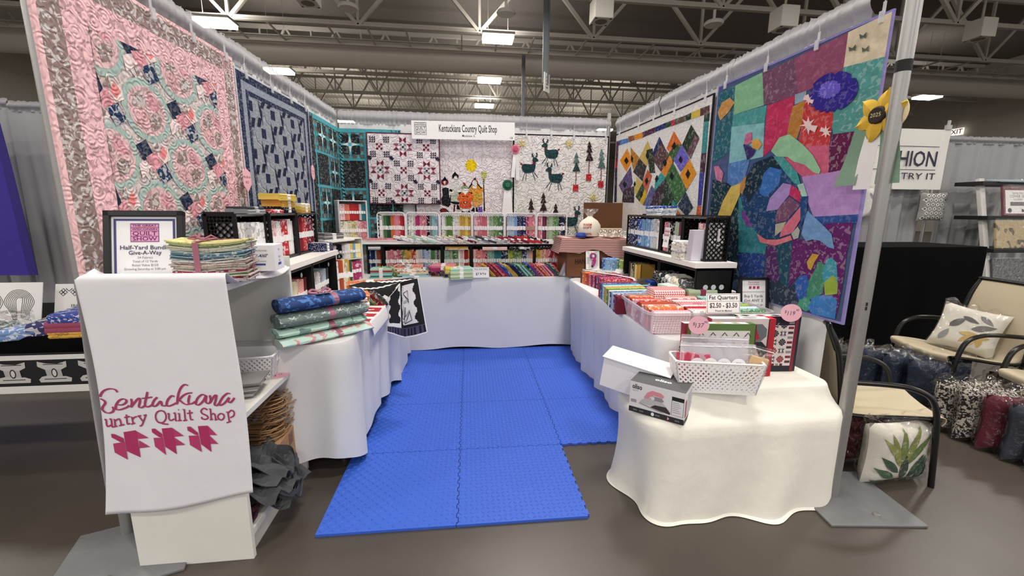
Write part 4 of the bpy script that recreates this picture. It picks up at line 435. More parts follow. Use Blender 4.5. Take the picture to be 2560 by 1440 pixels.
for i in range(3):
    drape((RX(wr[i+1])+.02,wr[i+1]),(RX(wr[i])+.02,wr[i]),.03,2.44,'white drape panel of the right booth wall, '+['panel beside the tall pole','middle panel','panel by the back corner'][i],'white drape panels round the booth',seed=i+5)
wb=[-1.30,-.28,.72,1.69]
for i in range(3):
    drape((wb[i],4.83),(wb[i+1],4.83),.03,2.44,'white drape panel of the back booth wall, '+['left third behind the star quilt','middle third behind the booth sign','right third behind the reindeer quilt'][i],'white drape panels round the booth',seed=i+11)
def pole(x,y,z1,lab,r=.028,plate=None,rot=0,marks=False):
    t=thing('upright_pole',lab,'pole',(x,y,0))
    b=MB(); b.tube([(0,0,.012),(0,0,z1)],r,20); p=b.done('tube',ALU,t,smooth=True)
    if plate:
        b=MB(); b.box((*plate,.006),(.44,.40,.012),rot=rot); b.done('base_plate',mat('grey_steel_plate','77787b',.5,.2,mott=.12,ms=20),t,bev=.003)
        b=MB(); b.lathe([(.016,.012),(.014,.022),(.008,.024)],12,at=(plate[0]+.02,plate[1]-.14,0)); b.done('bolt',ALU,t,smooth=True)
    if marks:
        b=MB('141414'); b.tube([(0,0,1.985),(0,0,2.03)],r+.001,20); b.done('tape_band',PRINT,p)
        b=MB('1a1a1c')
        for z in(.98,1.0): b.box((-.012,-r-.0003,z),(.006,.003,.016))
        b.done('slot',PRINT,p)
pole(1.829,1.659,3.4,'tall grey metal pole on a square steel base plate at the right booth corner',plate=(.06,-.02),rot=-.12,marks=True)
pole(-1.475,1.768,2.40,'grey metal pole on a base plate half hidden behind the white towel',plate=(.09,-.12),rot=.35,r=.024)
pole(1.672,4.83,2.5,'slim pale metal pole in the back right corner beside the reindeer quilt',r=.022)
pole(-1.34,4.86,2.44,'metal pole hidden in the back left corner of the drapes',r=.022)
# ---------------- quilts ----------------
def qmat(n,bump,bs,bst=.6,bd=.006,mott=.1,pt=.55,ps=70,pc='auto',ms=45,fs=.5): return mat(n,'attr',.85,pat='fleck',fs=fs,ps=ps,pc=pc,pt=pt,mott=mott,ms=ms,bump=bump,bs=bs,bst=bst,bd=bd,spec=.15)
Q_PINK=qmat('quilt_pink','swirl',16,ps=48,mott=.14,bst=.4,bd=.004,fs=.75,pt=.7); Q_NAVY=qmat('quilt_navy','meander',20,mott=.3,bst=.4,ms=55,fs=.35); Q_TEAL=qmat('quilt_teal','meander',18,ps=60,bst=.4,mott=.15,fs=.4)
Q_WHITE=qmat('quilt_white','meander',15,mott=.04,bst=.8,bd=.012); Q_DIAM=qmat('quilt_batik','meander',22,mott=.25,ps=40,fs=.35); Q_TURT=qmat('quilt_sea','puff',17,bst=.6,bd=.014,mott=.2,ps=45,fs=.3)
CLIPM=mat('clear_clip','e4e6ea',.15,alpha=.5,mott=0,spec=.9)
LEVEL={'hexagon_patch','joining_patch','oval_block','square_block','star_block','bow_tie_block','sawtooth_block','small_star','frame_patch','border_strip'}; BLK2={'oval_block','square_block','bow_tie_block','sawtooth_block'}
def quilt(name,label,M,W,H,base,bind,mt,patches,wv=.006,bw=.012,groups=(),th=.008,ph=0,a0=0,curl=0,wfn=None,bu=None):
    t=thing(name,label,'quilt',mx=M,group='quilts hung on the booth drapes')
    def warp(p):
        z=p.z+wv*.8*sin(p.x*7.3+ph)*(1.15-.6*p.y/H)+curl*max(0,.25-p.y)**2
        q=V((p.x,p.y,z)); return wfn(q) if wfn else q
    b=MB(base,a0); b.box((W/2,H/2,-th/2),(W,H,th)); b.done('quilt_back',mt,t,refine=.045,warp=warp)
    if bind:
        b=MB(bind)
        for c,d in(((W/2,H,-th/2),(W+bw,bw,th*1.5)),((W/2,0,-th/2),(W+bw,bw,th*1.5)),((0,H/2,-th/2),(bw,H,th*1.5)),((W,H/2,-th/2),(bw,H,th*1.5))): b.box(c,d)
        b.done('binding',mt,t,refine=.045,warp=warp)
    lay=.0012
    def layer(nm,L):
        nonlocal lay
        b=MB()
        for kk,(col,a,P) in enumerate(L):
            b.setc(col,a); lay+=(.0006 if kk<2 else min(.0004,.003/len(L))) if nm in LEVEL else .00012
            P=[(min(W,max(0,x)),min(H,max(0,y))) for x,y in P]
            ar=sum(P[i-1][0]*P[i][1]-P[i][0]*P[i-1][1] for i in range(len(P)))
            if abs(ar)<1e-5: continue
            b.poly([(x,y,lay) for x,y in (P if ar>0 else P[::-1])])
        if b.f: b.done(nm,mt,t,refine=.045,warp=warp,fix=False)
    prev=None; base=lay; top=lay
    for nm,L in list(patches)+list(groups):
        if nm!=prev and not(nm in LEVEL and prev in LEVEL and {nm,prev}<=BLK2): base=max(top,lay)
        if nm in LEVEL: lay=base
        layer(nm,L); top=max(top,lay); prev=nm
    return t,warp
def rc(x0,y0,x1,y1): return [(x0,y0),(x1,y0),(x1,y1),(x0,y1)]
def rot(P,c,a): return [(c[0]+(x-c[0])*cos(a)-(y-c[1])*sin(a),c[1]+(x-c[0])*sin(a)+(y-c[1])*cos(a)) for x,y in P]
def border(W,H,i,w,c,a): return [(c,a,rc(i,i,W-i,i+w)),(c,a,rc(i,H-i-w,W-i,H-i)),(c,a,rc(i,i+w,i+w,H-i-w)),(c,a,rc(W-i-w,i+w,W-i,H-i-w))]
def clips(M,us,H,who,n0=0,dz=.0):
    for i,u in enumerate(us):
        t=thing('quilt_hanger',f'clear plastic hanger clip, {ORD[i]} from the left along the top of the {who}','clip',mx=M@Mx.Translation((u,H,.006)),group='clear clips holding up the quilts')
        b=MB(); b.box((0,-.01,.004),(.022,.05,.01)); b.box((0,.03,-.004),(.014,.05,.006)); b.done('jaw',CLIPM,t,bev=.002)
        b=MB(); b.tube([(0,.05,-.004),(0,.09,.0),(0,.115,.004),(0,.12,-.02)],.002,6); b.done('hook',CLIPM,t,smooth=True)
ORD=['first','second','third','fourth','fifth','sixth','seventh','eighth','ninth','tenth','eleventh','twelfth','thirteenth','fourteenth','fifteenth','sixteenth','seventeenth','eighteenth','nineteenth','twentieth','twenty-first','twenty-second','twenty-third','twenty-fourth','twenty-fifth','twenty-sixth','twenty-seventh','twenty-eighth','twenty-ninth','thirtieth','thirty-first','thirty-second','thirty-third','thirty-fourth','thirty-fifth','thirty-sixth']
LDIR=V((.053,1,0)).normalized(); RDIR=V((.0556,-1,0)).normalized()
# pink quilt, left wall, nearest
W,H=1.16,1.24; y0=1.735; z0=1.055
M=frame((LX(y0)+.03,y0,z0),LDIR,(0,0,1))
PB=[]; B=border(W,H,0,.095,'94807e',.9)+border(W,H,.095,.105,'f0c2ca',1)+[('b98f94',.5,rc(x,y,x+.1,y+.1)) for x in(0,W-.1) for y in(0,H-.1)]
def clampP(P,i=.2): return [(min(W-i,max(i,x)),min(H-i,max(i,y))) for x,y in P]
for r in range(-1,7):
    for c in range(-1,7):
        cx=.22+c*.225; cy=H-.235-r*.222
        if cx<.1 or cx>W-.1 or cy<.1 or cy>H-.1: continue
        PB.append((('oval_block','square_block')[(r+c)%2],[])); L=PB[-1][1]
        if (r+c)%2==0:
            ov=[(cx+.112*cos(a/16*2*pi),cy+.108*sin(a/16*2*pi)) for a in range(16)]
            L.append(('a9bfba',.15,clampP([(cx+.142*cos(a/20*2*pi),cy+.138*sin(a/20*2*pi)) for a in range(20)])))
            L.append(('e2bfc2',.9,clampP(ov)))
            for q,cl in enumerate(('dca3ae','94807e','e2b2b8','94807e')):
                a=q*pi/2+.8; L.append((cl,.9,clampP([(cx,cy),(cx+.085*cos(a-.62),cy+.085*sin(a-.62)),(cx+.088*cos(a),cy+.088*sin(a)),(cx+.085*cos(a+.62),cy+.085*sin(a+.62))])))
            L.append(('e6c2c4',.8,clampP(rot(rc(cx-.025,cy-.025,cx+.025,cy+.025),(cx,cy),.78))))
        else:
            L.append(('e6dcd8',.6,clampP(rot(rc(cx-.095,cy-.05,cx+.095,cy+.05),(cx,cy),.8)))); L.append(('c9b4b0',1,clampP(rot(rc(cx-.045,cy-.098,cx+.045,cy+.098),(cx,cy),.8))))
            for (dx,dy,cl,al) in((-.05,.045,'1e2c48',.15),(.0,.0,'e3a0ab',.8),(.05,-.05,'2a3c5c',.9)):
                L.append((cl,al,clampP(rot(rc(cx+dx-.037,cy+dy-.037,cx+dx+.037,cy+dy+.037),(cx+dx,cy+dy),.5))))
            L.append(('f0dcdc',.3,clampP([(cx+.02,cy+.03),(cx+.09,cy+.08),(cx+.1,cy+.02),(cx+.06,cy-.0)])))
            L.append(('e58484',.3,clampP([(cx+.03,cy+.035),(cx+.06,cy+.08),(cx+.085,cy+.05),(cx+.06,cy+.012)])))
            L.append(('f0dcdc',.3,clampP([(cx-.02,cy-.03),(cx-.09,cy-.08),(cx-.1,cy-.02),(cx-.06,cy)])))
            L.append(('94807e',.9,clampP([(cx-.05,cy-.03),(cx-.03,cy-.085),(cx-.005,cy-.05)])))
            L.append(('94807e',.9,clampP([(cx-.0,cy+.05),(cx+.03,cy+.095),(cx+.04,cy+.05)])))
quilt('pink_oval_quilt','big pink and aqua quilt with rosy ovals, navy squares and brown floral border',M,W,H,'d8cccb','efc4c8',Q_PINK,[('border_strip',[q]) for q in B]+PB,ph=1,bw=.017,a0=.7,wv=.008)
clips(M,(.55,.82,1.1),H,'pink oval quilt')
# navy hexagon quilt
W,H=1.085,1.20; y0=2.925; M=frame((LX(y0)+.024,y0,1.06),LDIR,(0,0,1))
B=border(W,H,0,.055,'222b4a',.5)+border(W,H,.055,.045,'8f97a6',.2)+border(W,H,.1,.03,'222b4a',.5)
PB=[];JB=[]
cl=lambda P,i=.13:[(min(W-i,max(i,x)),min(H-i,max(i,y))) for x,y in P]
for r in range(-1,9):
    for c in range(-1,5):
        cx=.14+c*.3+(r%2)*.15; cy=H-.19-r*.1515
        hx=[(-.02,.107),(.105,.05),(.122,-.03),(.03,-.107),(-.1,-.06),(-.125,.03)]
        if -.1<cx<W+.1 and -.05<cy<H+.05:
            PB.append(('hexagon_patch',[('8f959f',.35,cl([(cx+x,cy+y) for x,y in hx])),('1c2444',.1,cl(rc(cx-.03,cy-.032,cx+.03,cy+.032)))]))
            L=[('161e3c',.1,cl([(cx+.108,cy+.105),(cx+.142,cy+.0),(cx+.15,cy-.10),(cx+.116,cy-.005)]))]
            for qx,qy in((.165,.05),(.10,-.085)):
                px,py=cx+qx,cy+qy; L.append(('161e3c',.1,cl([(px-.036,py-.032),(px+.008,py-.03),(px+.036,py+.032),(px-.008,py+.03)])))
            L.append(('8a919e',.2,cl(rc(cx+.15,cy-.03,cx+.18,cy+.012)))); JB.append(('joining_patch',L))
quilt('navy_hexagon_quilt','navy and grey quilt of mottled hexagons with small dark square centres',M,W,H,'a9aeb7','c6c9d2',Q_NAVY,[('border_strip',[q]) for q in B]+PB+JB,ph=2.2)
clips(M,(.12,.45,.75,1.02),H,'navy hexagon quilt')
# teal star quilt bends round the back left corner
W,H=1.40,1.25; zt=.99
def bend(p):
    u=p.x; k=.77
    if u<k: q=V((LX(4.02),4.02,zt))+LDIR*u+V((.02+p.z,0,p.y))
    else: q=V((LX(4.02)+.053*k+.02+(u-k),4.02+k-p.z,zt+p.y))
    return q
B=[];TB=[]
for c in range(-1,5):
    for r in range(5):
        x=.10+c*.31; y=H-.17-r*.31-.14; x0,y0,x1,y1=x-.0,y,x+.31,y+.31
        if x1<.05 or x0>W-.1: continue
        X0,X1=max(0,x0),min(W,x1); Y0,Y1=max(0,y0),y1
        if Y1<=0.02: continue
        cq=lambda P:[(min(W,max(0,a)),min(H,max(0,b_))) for a,b_ in P]
        TB.append(('star_block',[])); L=TB[-1][1]; L.append(('4fa6b4',.1,cq(rc(x0,y0,x1,y1)))); L.append(('24282c',.5,cq(rc(x0+.012,y0+.012,x1-.012,y1-.012))))
        if (r==0) or (r==1 and c==1) or (r>=2 and (r+c)%2==0):
            g=.285/7
            for i in range(7):
                for j in range(7):
                    if i in(0,6) or j in(0,6):
                        px,py=x0+.0125+i*g,y0+.0125+j*g
                        L.append(('6a5c56' if (i+j)%2 else '2f6c78',.3,cq(rc(px,py,px+g,py+g)))); L.append(('4fa6b4' if (i+j)%2 else '6a5648',.2,cq([(px,py),(px+g,py),(px+g/2,py+g)])))
            cx,cy=(x0+x1)/2,(y0+y1)/2
            L.append(('5fb8c4',.1,cq(rc(cx-.012,y0+.05,cx+.012,y1-.05)))); L.append(('5fb8c4',.1,cq(rc(x0+.05,cy-.012,x1-.05,cy+.012))))
            st=[]
            for k in range(8): rr_=.085 if k%2==0 else .026; st.append((cx+rr_*cos(k*pi/4),cy+rr_*sin(k*pi/4)))
            L.append(('dcebec',.05,cq(st))); L.append(('62bcc8',.1,cq(rot(rc(cx-.018,cy-.018,cx+.018,cy+.018),(cx,cy),.0))))
B=[('24282c',.5,rc(0,0,.06,H)),('24282c',.5,rc(W-.1,0,W,H)),('4fa6b4',.1,rc(W-.115,0,W-.1,H)),('4fa6b4',.1,rc(0,H-.035,W,H))]
quilt('teal_star_quilt','dark quilt with turquoise sashing and pale stars, bent round the back corner',Mx.Identity(4),W,H,'33383c','4fa6b4',Q_TEAL,TB+[('border_strip',[q]) for q in B],wv=.012,wfn=bend,th=.006)
# burgundy star quilt
x0,z0=-1.003,1.468; W,H=.757,.735; M=frame((x0,4.745,z0),(1,-.0,0),(0.03,0,1))
SB=[]; NV,BG='262338','7c1c38'
cxs=[.126+.2455*i for i in range(3)]; cys=[H-.137-.2415*i for i in range(3)]
for j,cy in enumerate(cys):
    for i,cx in enumerate(cxs):
        SB.append(('bow_tie_block' if (i+j)%2 else 'sawtooth_block',[])); L=SB[-1][1]
        for a in(-1,0,1):
            for d_ in(-1,0,1):
                c_=((BG if (a+d_)%2==0 else 'e6dde2') if (i+j)%2==0 else (('2b2b3c','8a8a92')[(a*d_)!=0] if (a+d_)%2==0 else 'e6dde2'))
                if c_!='e6dde2': L.append((c_,.2,rc(cx+a*.022-.0108,cy+d_*.022-.0108,cx+a*.022+.0108,cy+d_*.022+.0108)))
        if (i+j)%2:
            for q in range(4):
                for s in(-1,1):
                    P=[(s*.034,.102),(0,.07),(s*.034,.038)]
                    L.append((BG if not(s==1 and q in(1,3)) else '9a5068',.2,[(cx+x*cos(q*pi/2)-y*sin(q*pi/2),cy+x*sin(q*pi/2)+y*cos(q*pi/2)) for x,y in P]))
        else:
            for sx in(-1,1):
                for sy in(-1,1):
                    for a in range(3):
                        for d_ in range(3):
                            px,py=cx+sx*.072-.033+a*.022,cy+sy*.075-.033+d_*.022
                            L.append((NV,.1,[(px,py),(px+.021,py),(px+.021,py+.021)]))
for j in range(4):
    for i in range(4):
        L=[]; SB.append(('small_star',L))
        if (i+j)%2==0 and (i,j)!=(0,0) or (i,j)in((0,1),(0,2),(3,1),(3,2)):
            x,y=min(W-.02,max(.02,.003+i*.2455)),min(H-.02,max(.02,H-.015-j*.2415))
            L.append((NV,.1,[(x+(.024 if k%2==0 else .012)*cos(k*pi/8+.2),y+(.024 if k%2==0 else .012)*sin(k*pi/8+.2)) for k in range(16)]))
quilt('burgundy_star_quilt','white quilt with burgundy bow-tie stars and navy sawtooth triangles on back wall',M,W,H,'e6dde2','6a3a4c',Q_WHITE,SB,wv=.003,ph=.4)
# witch quilt, partly behind the star quilt
M=frame((-.52,4.79,1.1),(1,0,0),(0,0,1)); W,H=1.09,1.10
G=[('moon',WITCH[:1]),('broom',WITCH[1:6]),('red_haired_witch',WITCH[6:12]),('tall_witch',WITCH[12:22]),('yellow_dress_witch',WITCH[22:31]),('purple_cat',WITCH[31:32]),('orange_dress_witch',WITCH[32:])]
quilt('witch_quilt','pale quilt with yellow moon and four appliqued witches on the back wall',M,W,H,'e4dbdf','1d1a20',Q_WHITE,[],groups=G,wv=.003,ph=2)
# reindeer quilt
M=frame((.574,4.78,1.1),(1,0,0),(0,0,1)); W,H=1.085,1.137
G=[('deer',d) for d in DEERS]+[('tree',d) for d in TREES]+[('star',STARS[k:k+8]) for k in(0,8,16)]
quilt('reindeer_quilt','white quilt with dark green reindeer, slim trees in red pots and pale stars',M,W,H,'e3e0de','1d1c20',Q_WHITE,[],groups=G,wv=.004,ph=3)
clips(M,(.14,.42,.68,1.05),H,'reindeer quilt')
# diamond quilt on the right wall
y0=4.73; M=frame((RX(y0)-.016,y0,1.1),RDIR,(0,0,1)); W,H=1.71,1.15
t,_=quilt('diamond_quilt','white quilt with tall overlapping batik diamonds and a patchwork frame on right wall',M,W,H,'e2e0dd','24222a',Q_DIAM,[('frame_patch',[q]) for q in DIAM[:18]]+[('diamond',[q]) for q in DIAM[18:len(DIAM)-14]]+[('diamond_centre',[q]) for q in DIAM[-14:]],wv=.007,ph=1.5)
clips(M,(.1,.55,.85,1.2,1.62),H,'diamond quilt')
# sea turtle quilt
def mute(h,k=.16):
    r=[int(h[i:i+2],16) for i in(0,2,4)]; g=.3*r[0]+.6*r[1]+.1*r[2]; return '%02x%02x%02x'%tuple(int((x*(1-k)+g*k)*.97) for x in r)
TURT=[(mute(c),a,P) for c,a,P in TURT]
TI=[q[0] for q in TURT].index(mute('1a4478'))
y0=2.975; M=frame((RX(y0)-.016,y0,.86),RDIR,(0,0,1)); W,H=1.17,1.425
quilt('sea_turtle_quilt','colourful batik quilt with a blue sea turtle, coral and purple flower on right wall',M,W,H,'4a5a80','8f86c0',Q_TURT,[('background_patch',[q]) for q in TURT[:TI]]+[('turtle_patch',[q]) for q in TURT[TI:-8]]+[('blue_flower',TURT[-8:-6]),('white_flower',[TURT[-6]]),('white_flower',[TURT[-5]]),('white_flower',[TURT[-4]])]+[('butterfly',[q]) for q in TURT[-3:]],wv=.009,ph=.3)
clips(M,(.08,.45,.8,1.13),H,'sea turtle quilt')
# tags and ribbons on the quilts
def tagcard(M,P,lab,text,name='price_tag',lines=None):
    t=thing(name,lab,'price tag',mx=M,group='pink price tags')
    b=MB('e8b3c1'); b.ext(P,-.001,.001); b.done('card',PINKTAG,t)
    b=MB()
    for s,x,y,h in text: put(b,s,x,y,h,'5a4a54',z=.0016,shear=.2)
    b.done('handwriting',PRINT,t); return t
M=frame((LX(2.86)+.065,2.86,1.58),LDIR,(0,0,1))
tagcard(M,[(-.04,-.03),(0,-.075),(.05,-.02),(.045,.05),(0,.075),(-.04,.04)],'pink paper price tag pinned to the far edge of the pink oval quilt',[('Free','',0,0)] and [('this & kit',0,.02,.022),('$12',0,-.012,.022)])
M=frame((LX(3.93)+.055,3.93,1.72),LDIR,(0,0,1))
tagcard(M,[(.035*cos(a/20*2*pi),.052*sin(a/20*2*pi)+.012*(1 if sin(a/20*2*pi)>0 else -1)) for a in range(20)],'oval pink price tag pinned to the navy hexagon quilt',[('quilt kit',0,.012,.016),('$120',0,-.012,.018)])
def ribbon(M,lab,rc_,cc,tails,rr_=.05,txt=None,petal=False,w=.035):
    t=thing('award_ribbon',lab,'ribbon',mx=M,group='show ribbons pinned to quilts')
    if petal:
        b=MB(rc_)
        for k in range(6):
            a=k*pi/3+.3
            pr=[]
            for u in range(7):
                r=rr_*(.3+1.2*u/6); wd_=rr_*.46*max(.0,sin(pi*min(1,.2+u/6*.8)))**.8
                pr.append([(r*cos(a)-wd_*s*sin(a),r*sin(a)+wd_*s*cos(a),.012+.012*(1-abs(s))-.006*(k%2)-.01*(u/6)**2) for s in(-1,-.5,0,.5,1)])
            b.rings(pr,cap0=False,close=False)
        b.done('petal',mat('yellow_cotton','dcb23a',.8,mott=.15,bump='noise',bs=60,bst=.4),t,smooth=True)
        b=MB('e2d3a8'); b.lathe([(rr_*1.02,-.012),(rr_*1.05,-.004),(rr_*.9,.0)],26,at=(.03,.0,0)); b.done('backing',PRINT,t)
    else:
        b=MB(rc_)
        P=[(rr_*(1+.05*sin(k*9))*cos(k/40*2*pi),rr_*(1+.05*sin(k*9))*sin(k/40*2*pi)) for k in range(40)]
        b.ext(P,0,.008); b.lathe([(rr_*.8,.008),(rr_*.7,.014),(rr_*.6,.01)],24); b.done('rosette',mat('satin_'+rc_,rc_,.45,mott=.15,ms=90),t,smooth=True)
    b=MB(cc); b.lathe([(rr_*.5,.01),(rr_*.5,.022),(rr_*.42,.027)],24); 
    if txt: put(b,txt,0,0,rr_*.32,'d8d0a0',z=.0275)
    b.done('centre_button',PRINT,t)
    for (x,dx,L_,c,w2) in tails:
        b=MB(c); b.sheet(lambda u,v:(x+dx*v+(u-.5)*w*(1+w2*v),-rr_*.6-L_*v,-.004+.004*sin(v*5+x*50)+.002*cos(u*6)),4,10); b.done('ribbon_tail',PRINT if c in('f0eeee',) else mat('satin_'+c,c,.45,mott=.1),t,smooth=True,thick=.0008)
    return t
ribbon(frame((.585,4.74,2.07),(1,0,0),(0,0,1)),'pink rosette ribbon with white tail at top left edge of the reindeer quilt','d8829a','c04a68',[(-.005,-.02,.27,'f0eeee',.2),(.02,.01,.3,'e4e2e2',.1)],rr_=.05)
ribbon(frame((.50,4.735,1.685),(1,0,0),(0,0,1)),'dark green rosette ribbon with long white tail on the witch quilt','1f5a44','2a6a54',[(-.0,.0,.31,'f0eeee',.9)],rr_=.058,w=.07)
ribbon(frame((1.83,1.725,1.83),RDIR,(0,0,1)),'yellow fabric sunflower ribbon reading 2025 near the tall pole','dcb23a','2a1a14',[(-.075,-.045,.25,'7c9c86',.5),(.045,.03,.25,'7c9c86',.5),(-.02,-.02,.27,'f0eeee',.15)],rr_=.075,txt='2025',petal=True,w=.07)
# booth sign
M=frame((-.527,4.70,2.148),(1.10,0,.012),(0,0,1)); t=thing('booth_sign','long white sign with the shop name hung across the back wall','sign',mx=M)
b=MB('f1f0f1'); b.box((.55,.09,0),(1.10,.185,.006)); b.done('board',PRINT,t)
b=MB(); K='26242a'
put(b,'Kentuckiana Country Quilt Shop',.595,.106,.105,K,z=.0035,W=.62,bold=.012); put(b,'Mackinaw, IL',.60,.035,.034,K,z=.0035,W=.14,bold=.006); put(b,'128',1.06,.02,.034,K,z=.0035,sx=.7,bold=.008)
ring(b,.03,.04,.155,.165,.004,K,.0035)
for yy in(.142,.122,.084): rect(b,.03,yy,.155,yy+.003,K,.0034)
put(b,'THE GREAT',.0925,.153,.02,K,.0036,W=.10); put(b,'WISCONSIN',.0925,.133,.02,K,.0036,W=.11); put(b,'QUILT',.0925,.104,.04,K,.0036,W=.105,bold=.01); put(b,'SHOW',.0925,.062,.04,K,.0036,W=.105,bold=.01)
b.done('lettering',PRINT,t)
b=MB('888888')
for x in(.2,.9): b.tube([(x,.175,.004),(x,.21,-.0),(x,.26,-.02)],.002,5)
b.done('sign_hook',ALU,t)
# ---------------- tables and cloths ----------------
LAMIN=mat('white_laminate','e3e1de',.45,mott=.02)
def table(name_lab,x0,x1,y0,y1,z):
    t=thing('folding_table',name_lab,'table',((x0+x1)/2,(y0+y1)/2,0)); w,d=x1-x0,y1-y0
    b=MB(); b.box((0,0,z-.02),(w-.06,d-.06,.035)); b.done('table_top',LAMIN,t,bev=.008)
    for sx in(-1,1):
        for sy in(-1,1):
            b=MB(); x,y=sx*(w/2-.1),sy*(d/2-.12); b.tube([(x,y,z-.04),(x,y,.1),(x+.01*sx,y,.0)],.014,8); b.done('leg',mat('grey_tube','4a4c50',.4,.5),t,smooth=True)
def cloth(lab,x0,x1,y0,y1,z,zb,r=.08,n=260,amp=.016,fr=16,flare=.0,zf=None,mt=WHITECLOTH,seed=0,skew=0,inset=0):
    t=(x0+x1)/2,(y0+y1)/2
    R=[rr(x0+.06,x1-.06,y0+.06,y1-.06,r*.8,n,z+.004),rr(x0,x1,y0,y1,r,n,z+.003),rr(x0-.004,x1+.004,y0-.004,y1+.004,r,n,z-.012)]
    for k in range(1,9):
        v=k/8
        R.append(rr(x0-.005-flare*v,x1+.005+flare*v,y0-.005-flare*v,y1+.005+flare*v,r,n,lerp(z-.012,zb,v),amp*(v**.8),fr,seed+.5*v,(lambda x,y,s,v=v:zf(x,y,s)*v) if zf else None))
    if skew: R=[[(x+skew*(y-y0)*(1 if x>t[0] else 0),y,zz) for x,y,zz in q] for q in R]
    b=MB(); b.rings(R); o=b.done('tablecloth',mt,smooth=True,ang=60,fix=True); tag(o,lab,'tablecloth','white cloths over the sales tables'); return o
table('folding table hidden under the white cloth of the left side',-1.27,-.60,2.10,3.98,.735)
table('folding table hidden under the white cloth along the back',-1.2,1.66,4.1,4.7,.735)
table('folding table hidden under the white cloth of the right side',1.06,1.75,2.02,3.98,.735)
cloth('white tablecloth falling to the blue mats along the back wall',-1.24,1.70,4.05,4.74,.742,.03,amp=.008,fr=11,seed=1,zf=lambda x,y,s:.012*sin(s*7))
cloth('white tablecloth of the left side table, hem lifted off the floor',-1.29,-.585,2.06,4.0,.742,.1,amp=.032,fr=17,seed=2,flare=-.012,skew=.035,r=.11,zf=lambda x,y,s:.035*sin(s*5+1.2)+.03*sin(s*11)-.06*(y>3))
cloth('white tablecloth of the right side table pooling at the mats',1.03,1.78,1.95,4.0,.742,.012,amp=.036,fr=19,seed=4,flare=-.03,r=.12,skew=-.004)
# low front table under a cream cloth stretched over a ledge
n=300
def fr_(x0,x1,y0,y1,r,z,amp,ph,fr=11): return rr(x0,x1,y0,y1,r,n,z,amp,fr,ph)
R=[fr_(1.02,1.70,1.76,1.98,.05,.591,0,0),fr_(.965,1.775,1.69,2.02,.07,.59,0,0),fr_(.962,1.778,1.685,2.022,.07,.584,0,0),fr_(.957,1.782,1.68,2.022,.07,.566,0,0),fr_(.93,1.80,1.662,2.03,.08,.525,.012,0,19),fr_(.86,1.82,1.628,2.04,.1,.489,.014,.4,19),
 fr_(.81,1.83,1.605,2.045,.13,.476,.006,1,13),fr_(.80,1.832,1.598,2.05,.14,.47,.004,1,13),fr_(.787,1.835,1.586,2.05,.15,.45,.004,1,13)]
for k in range(1,9):
    v=k/8; R.append(fr_(.785+.02*sin(v*3),1.84+.0*v,1.586-.02*v,2.05,.16,lerp(.455,.012,v),.006+.036*v**1.3,1+.45*v,13))
R.append(fr_(.78,1.845,1.552,2.055,.16,.004,.048,1.5,13))
b=MB(); b.rings(R); tag(b.done('tablecloth',mat('cream_cloth','e6e3da',.75,mott=.03,bump='noise',bs=4,bst=.35,bd=.04),smooth=True,ang=50),'cream cloth over the low stepped table in front at right','tablecloth','white cloths over the sales tables')
t=thing('low_table','low stepped table hidden under the cream cloth','table',(1.35,1.85,0))
b=MB(); b.box((.02,.01,.57),(.76,.25,.03)); b.done('table_top',LAMIN,t)
b=MB(); b.box((-.0,-.17,.435),(.78,.1,.03)); b.done('ledge',LAMIN,t)
for sx in(-.35,.4):
    for sy in(-.06,.12): b=MB(); b.box((sx,sy,.275),(.04,.04,.55)); b.done('leg',LAMIN,t)
# ---------------- mats ----------------
MATM=mat('blue_foam','3560cc',.5,mott=.04,spec=.45)
tread=None
def foam_tile(ix,iy,lab,org,th,S=.61):
    global tread
    c,s=cos(th),sin(th); o=(org[0]+S*(ix*c-iy*s),org[1]+S*(ix*s+iy*c),0)
    t=thing('foam_mat_tile',lab,'floor mat',o,th,'blue interlocking foam mat tiles')
    b=MB(); P=[]
    g=.0015; N=10
    def edge(p,q,male):
        d=((q[0]-p[0]),(q[1]-p[1])); L=hypot(*d); d=(d[0]/L,d[1]/L); nn=(d[1],-d[0]); o=[]
        for k in range(N):
            a=k/N*L; w=L/N; h=.008 if male else -.008
            for (u,hh) in((0,0),(.22,0),(.15,1),(.78,1),(.7,0)): o.append((p[0]+d[0]*(a+u*w)+nn[0]*h*hh,p[1]+d[1]*(a+u*w)+nn[1]*h*hh))
        return o
    a,z=g,S-g
    straight=lambda p,q:[p]
    P=straight((a,a),(z,a)) if iy==0 else edge((a,a),(z,a),True)
    P+=edge((z,a),(z,z),True)+edge((z,z),(a,z),False)+(straight((a,z),(a,a)) if ix==0 else edge((a,z),(a,a),False))
    b.ext(P,.001,.0135); b.done('foam_sheet',MATM,t)
    if tread is None:
        b=MB(); k=.0262
        for i in range(23):
            for j in range(23):
                x,y=.017+i*k,.017+j*k; r=.78 if (i+j)%2 else -.78
                w_,l_=.0042,.0125; dx,dy=cos(r),sin(r); nx,ny=-dy,dx
                base=[(x-dx*l_,y-dy*l_),(x+nx*w_,y+ny*w_),(x+dx*l_,y+dy*l_),(x-nx*w_,y-ny*w_)]
                I=[b.av((px,py,.0134)) for px,py in base]; T=[b.av((x-dx*l_*.45,y-dy*l_*.45,.0162)),b.av((x+dx*l_*.45,y+dy*l_*.45,.0162))]
                b.face((I[0],I[3],T[0]));b.face((I[0],T[0],I[1]));b.face((I[2],T[1],I[3]));b.face((I[2],I[1],T[1]));b.face((I[1],T[0],T[1]));b.face((I[3],T[1],T[0]))
        tread=stuff(b.done('raised_tread',MATM,t))
    else: o=tread.copy(); C.objects.link(o); o.parent=t
org=(-.6595,1.653); th=-.013
rown=['front','second','third','fourth']; coln=['left','middle','right']
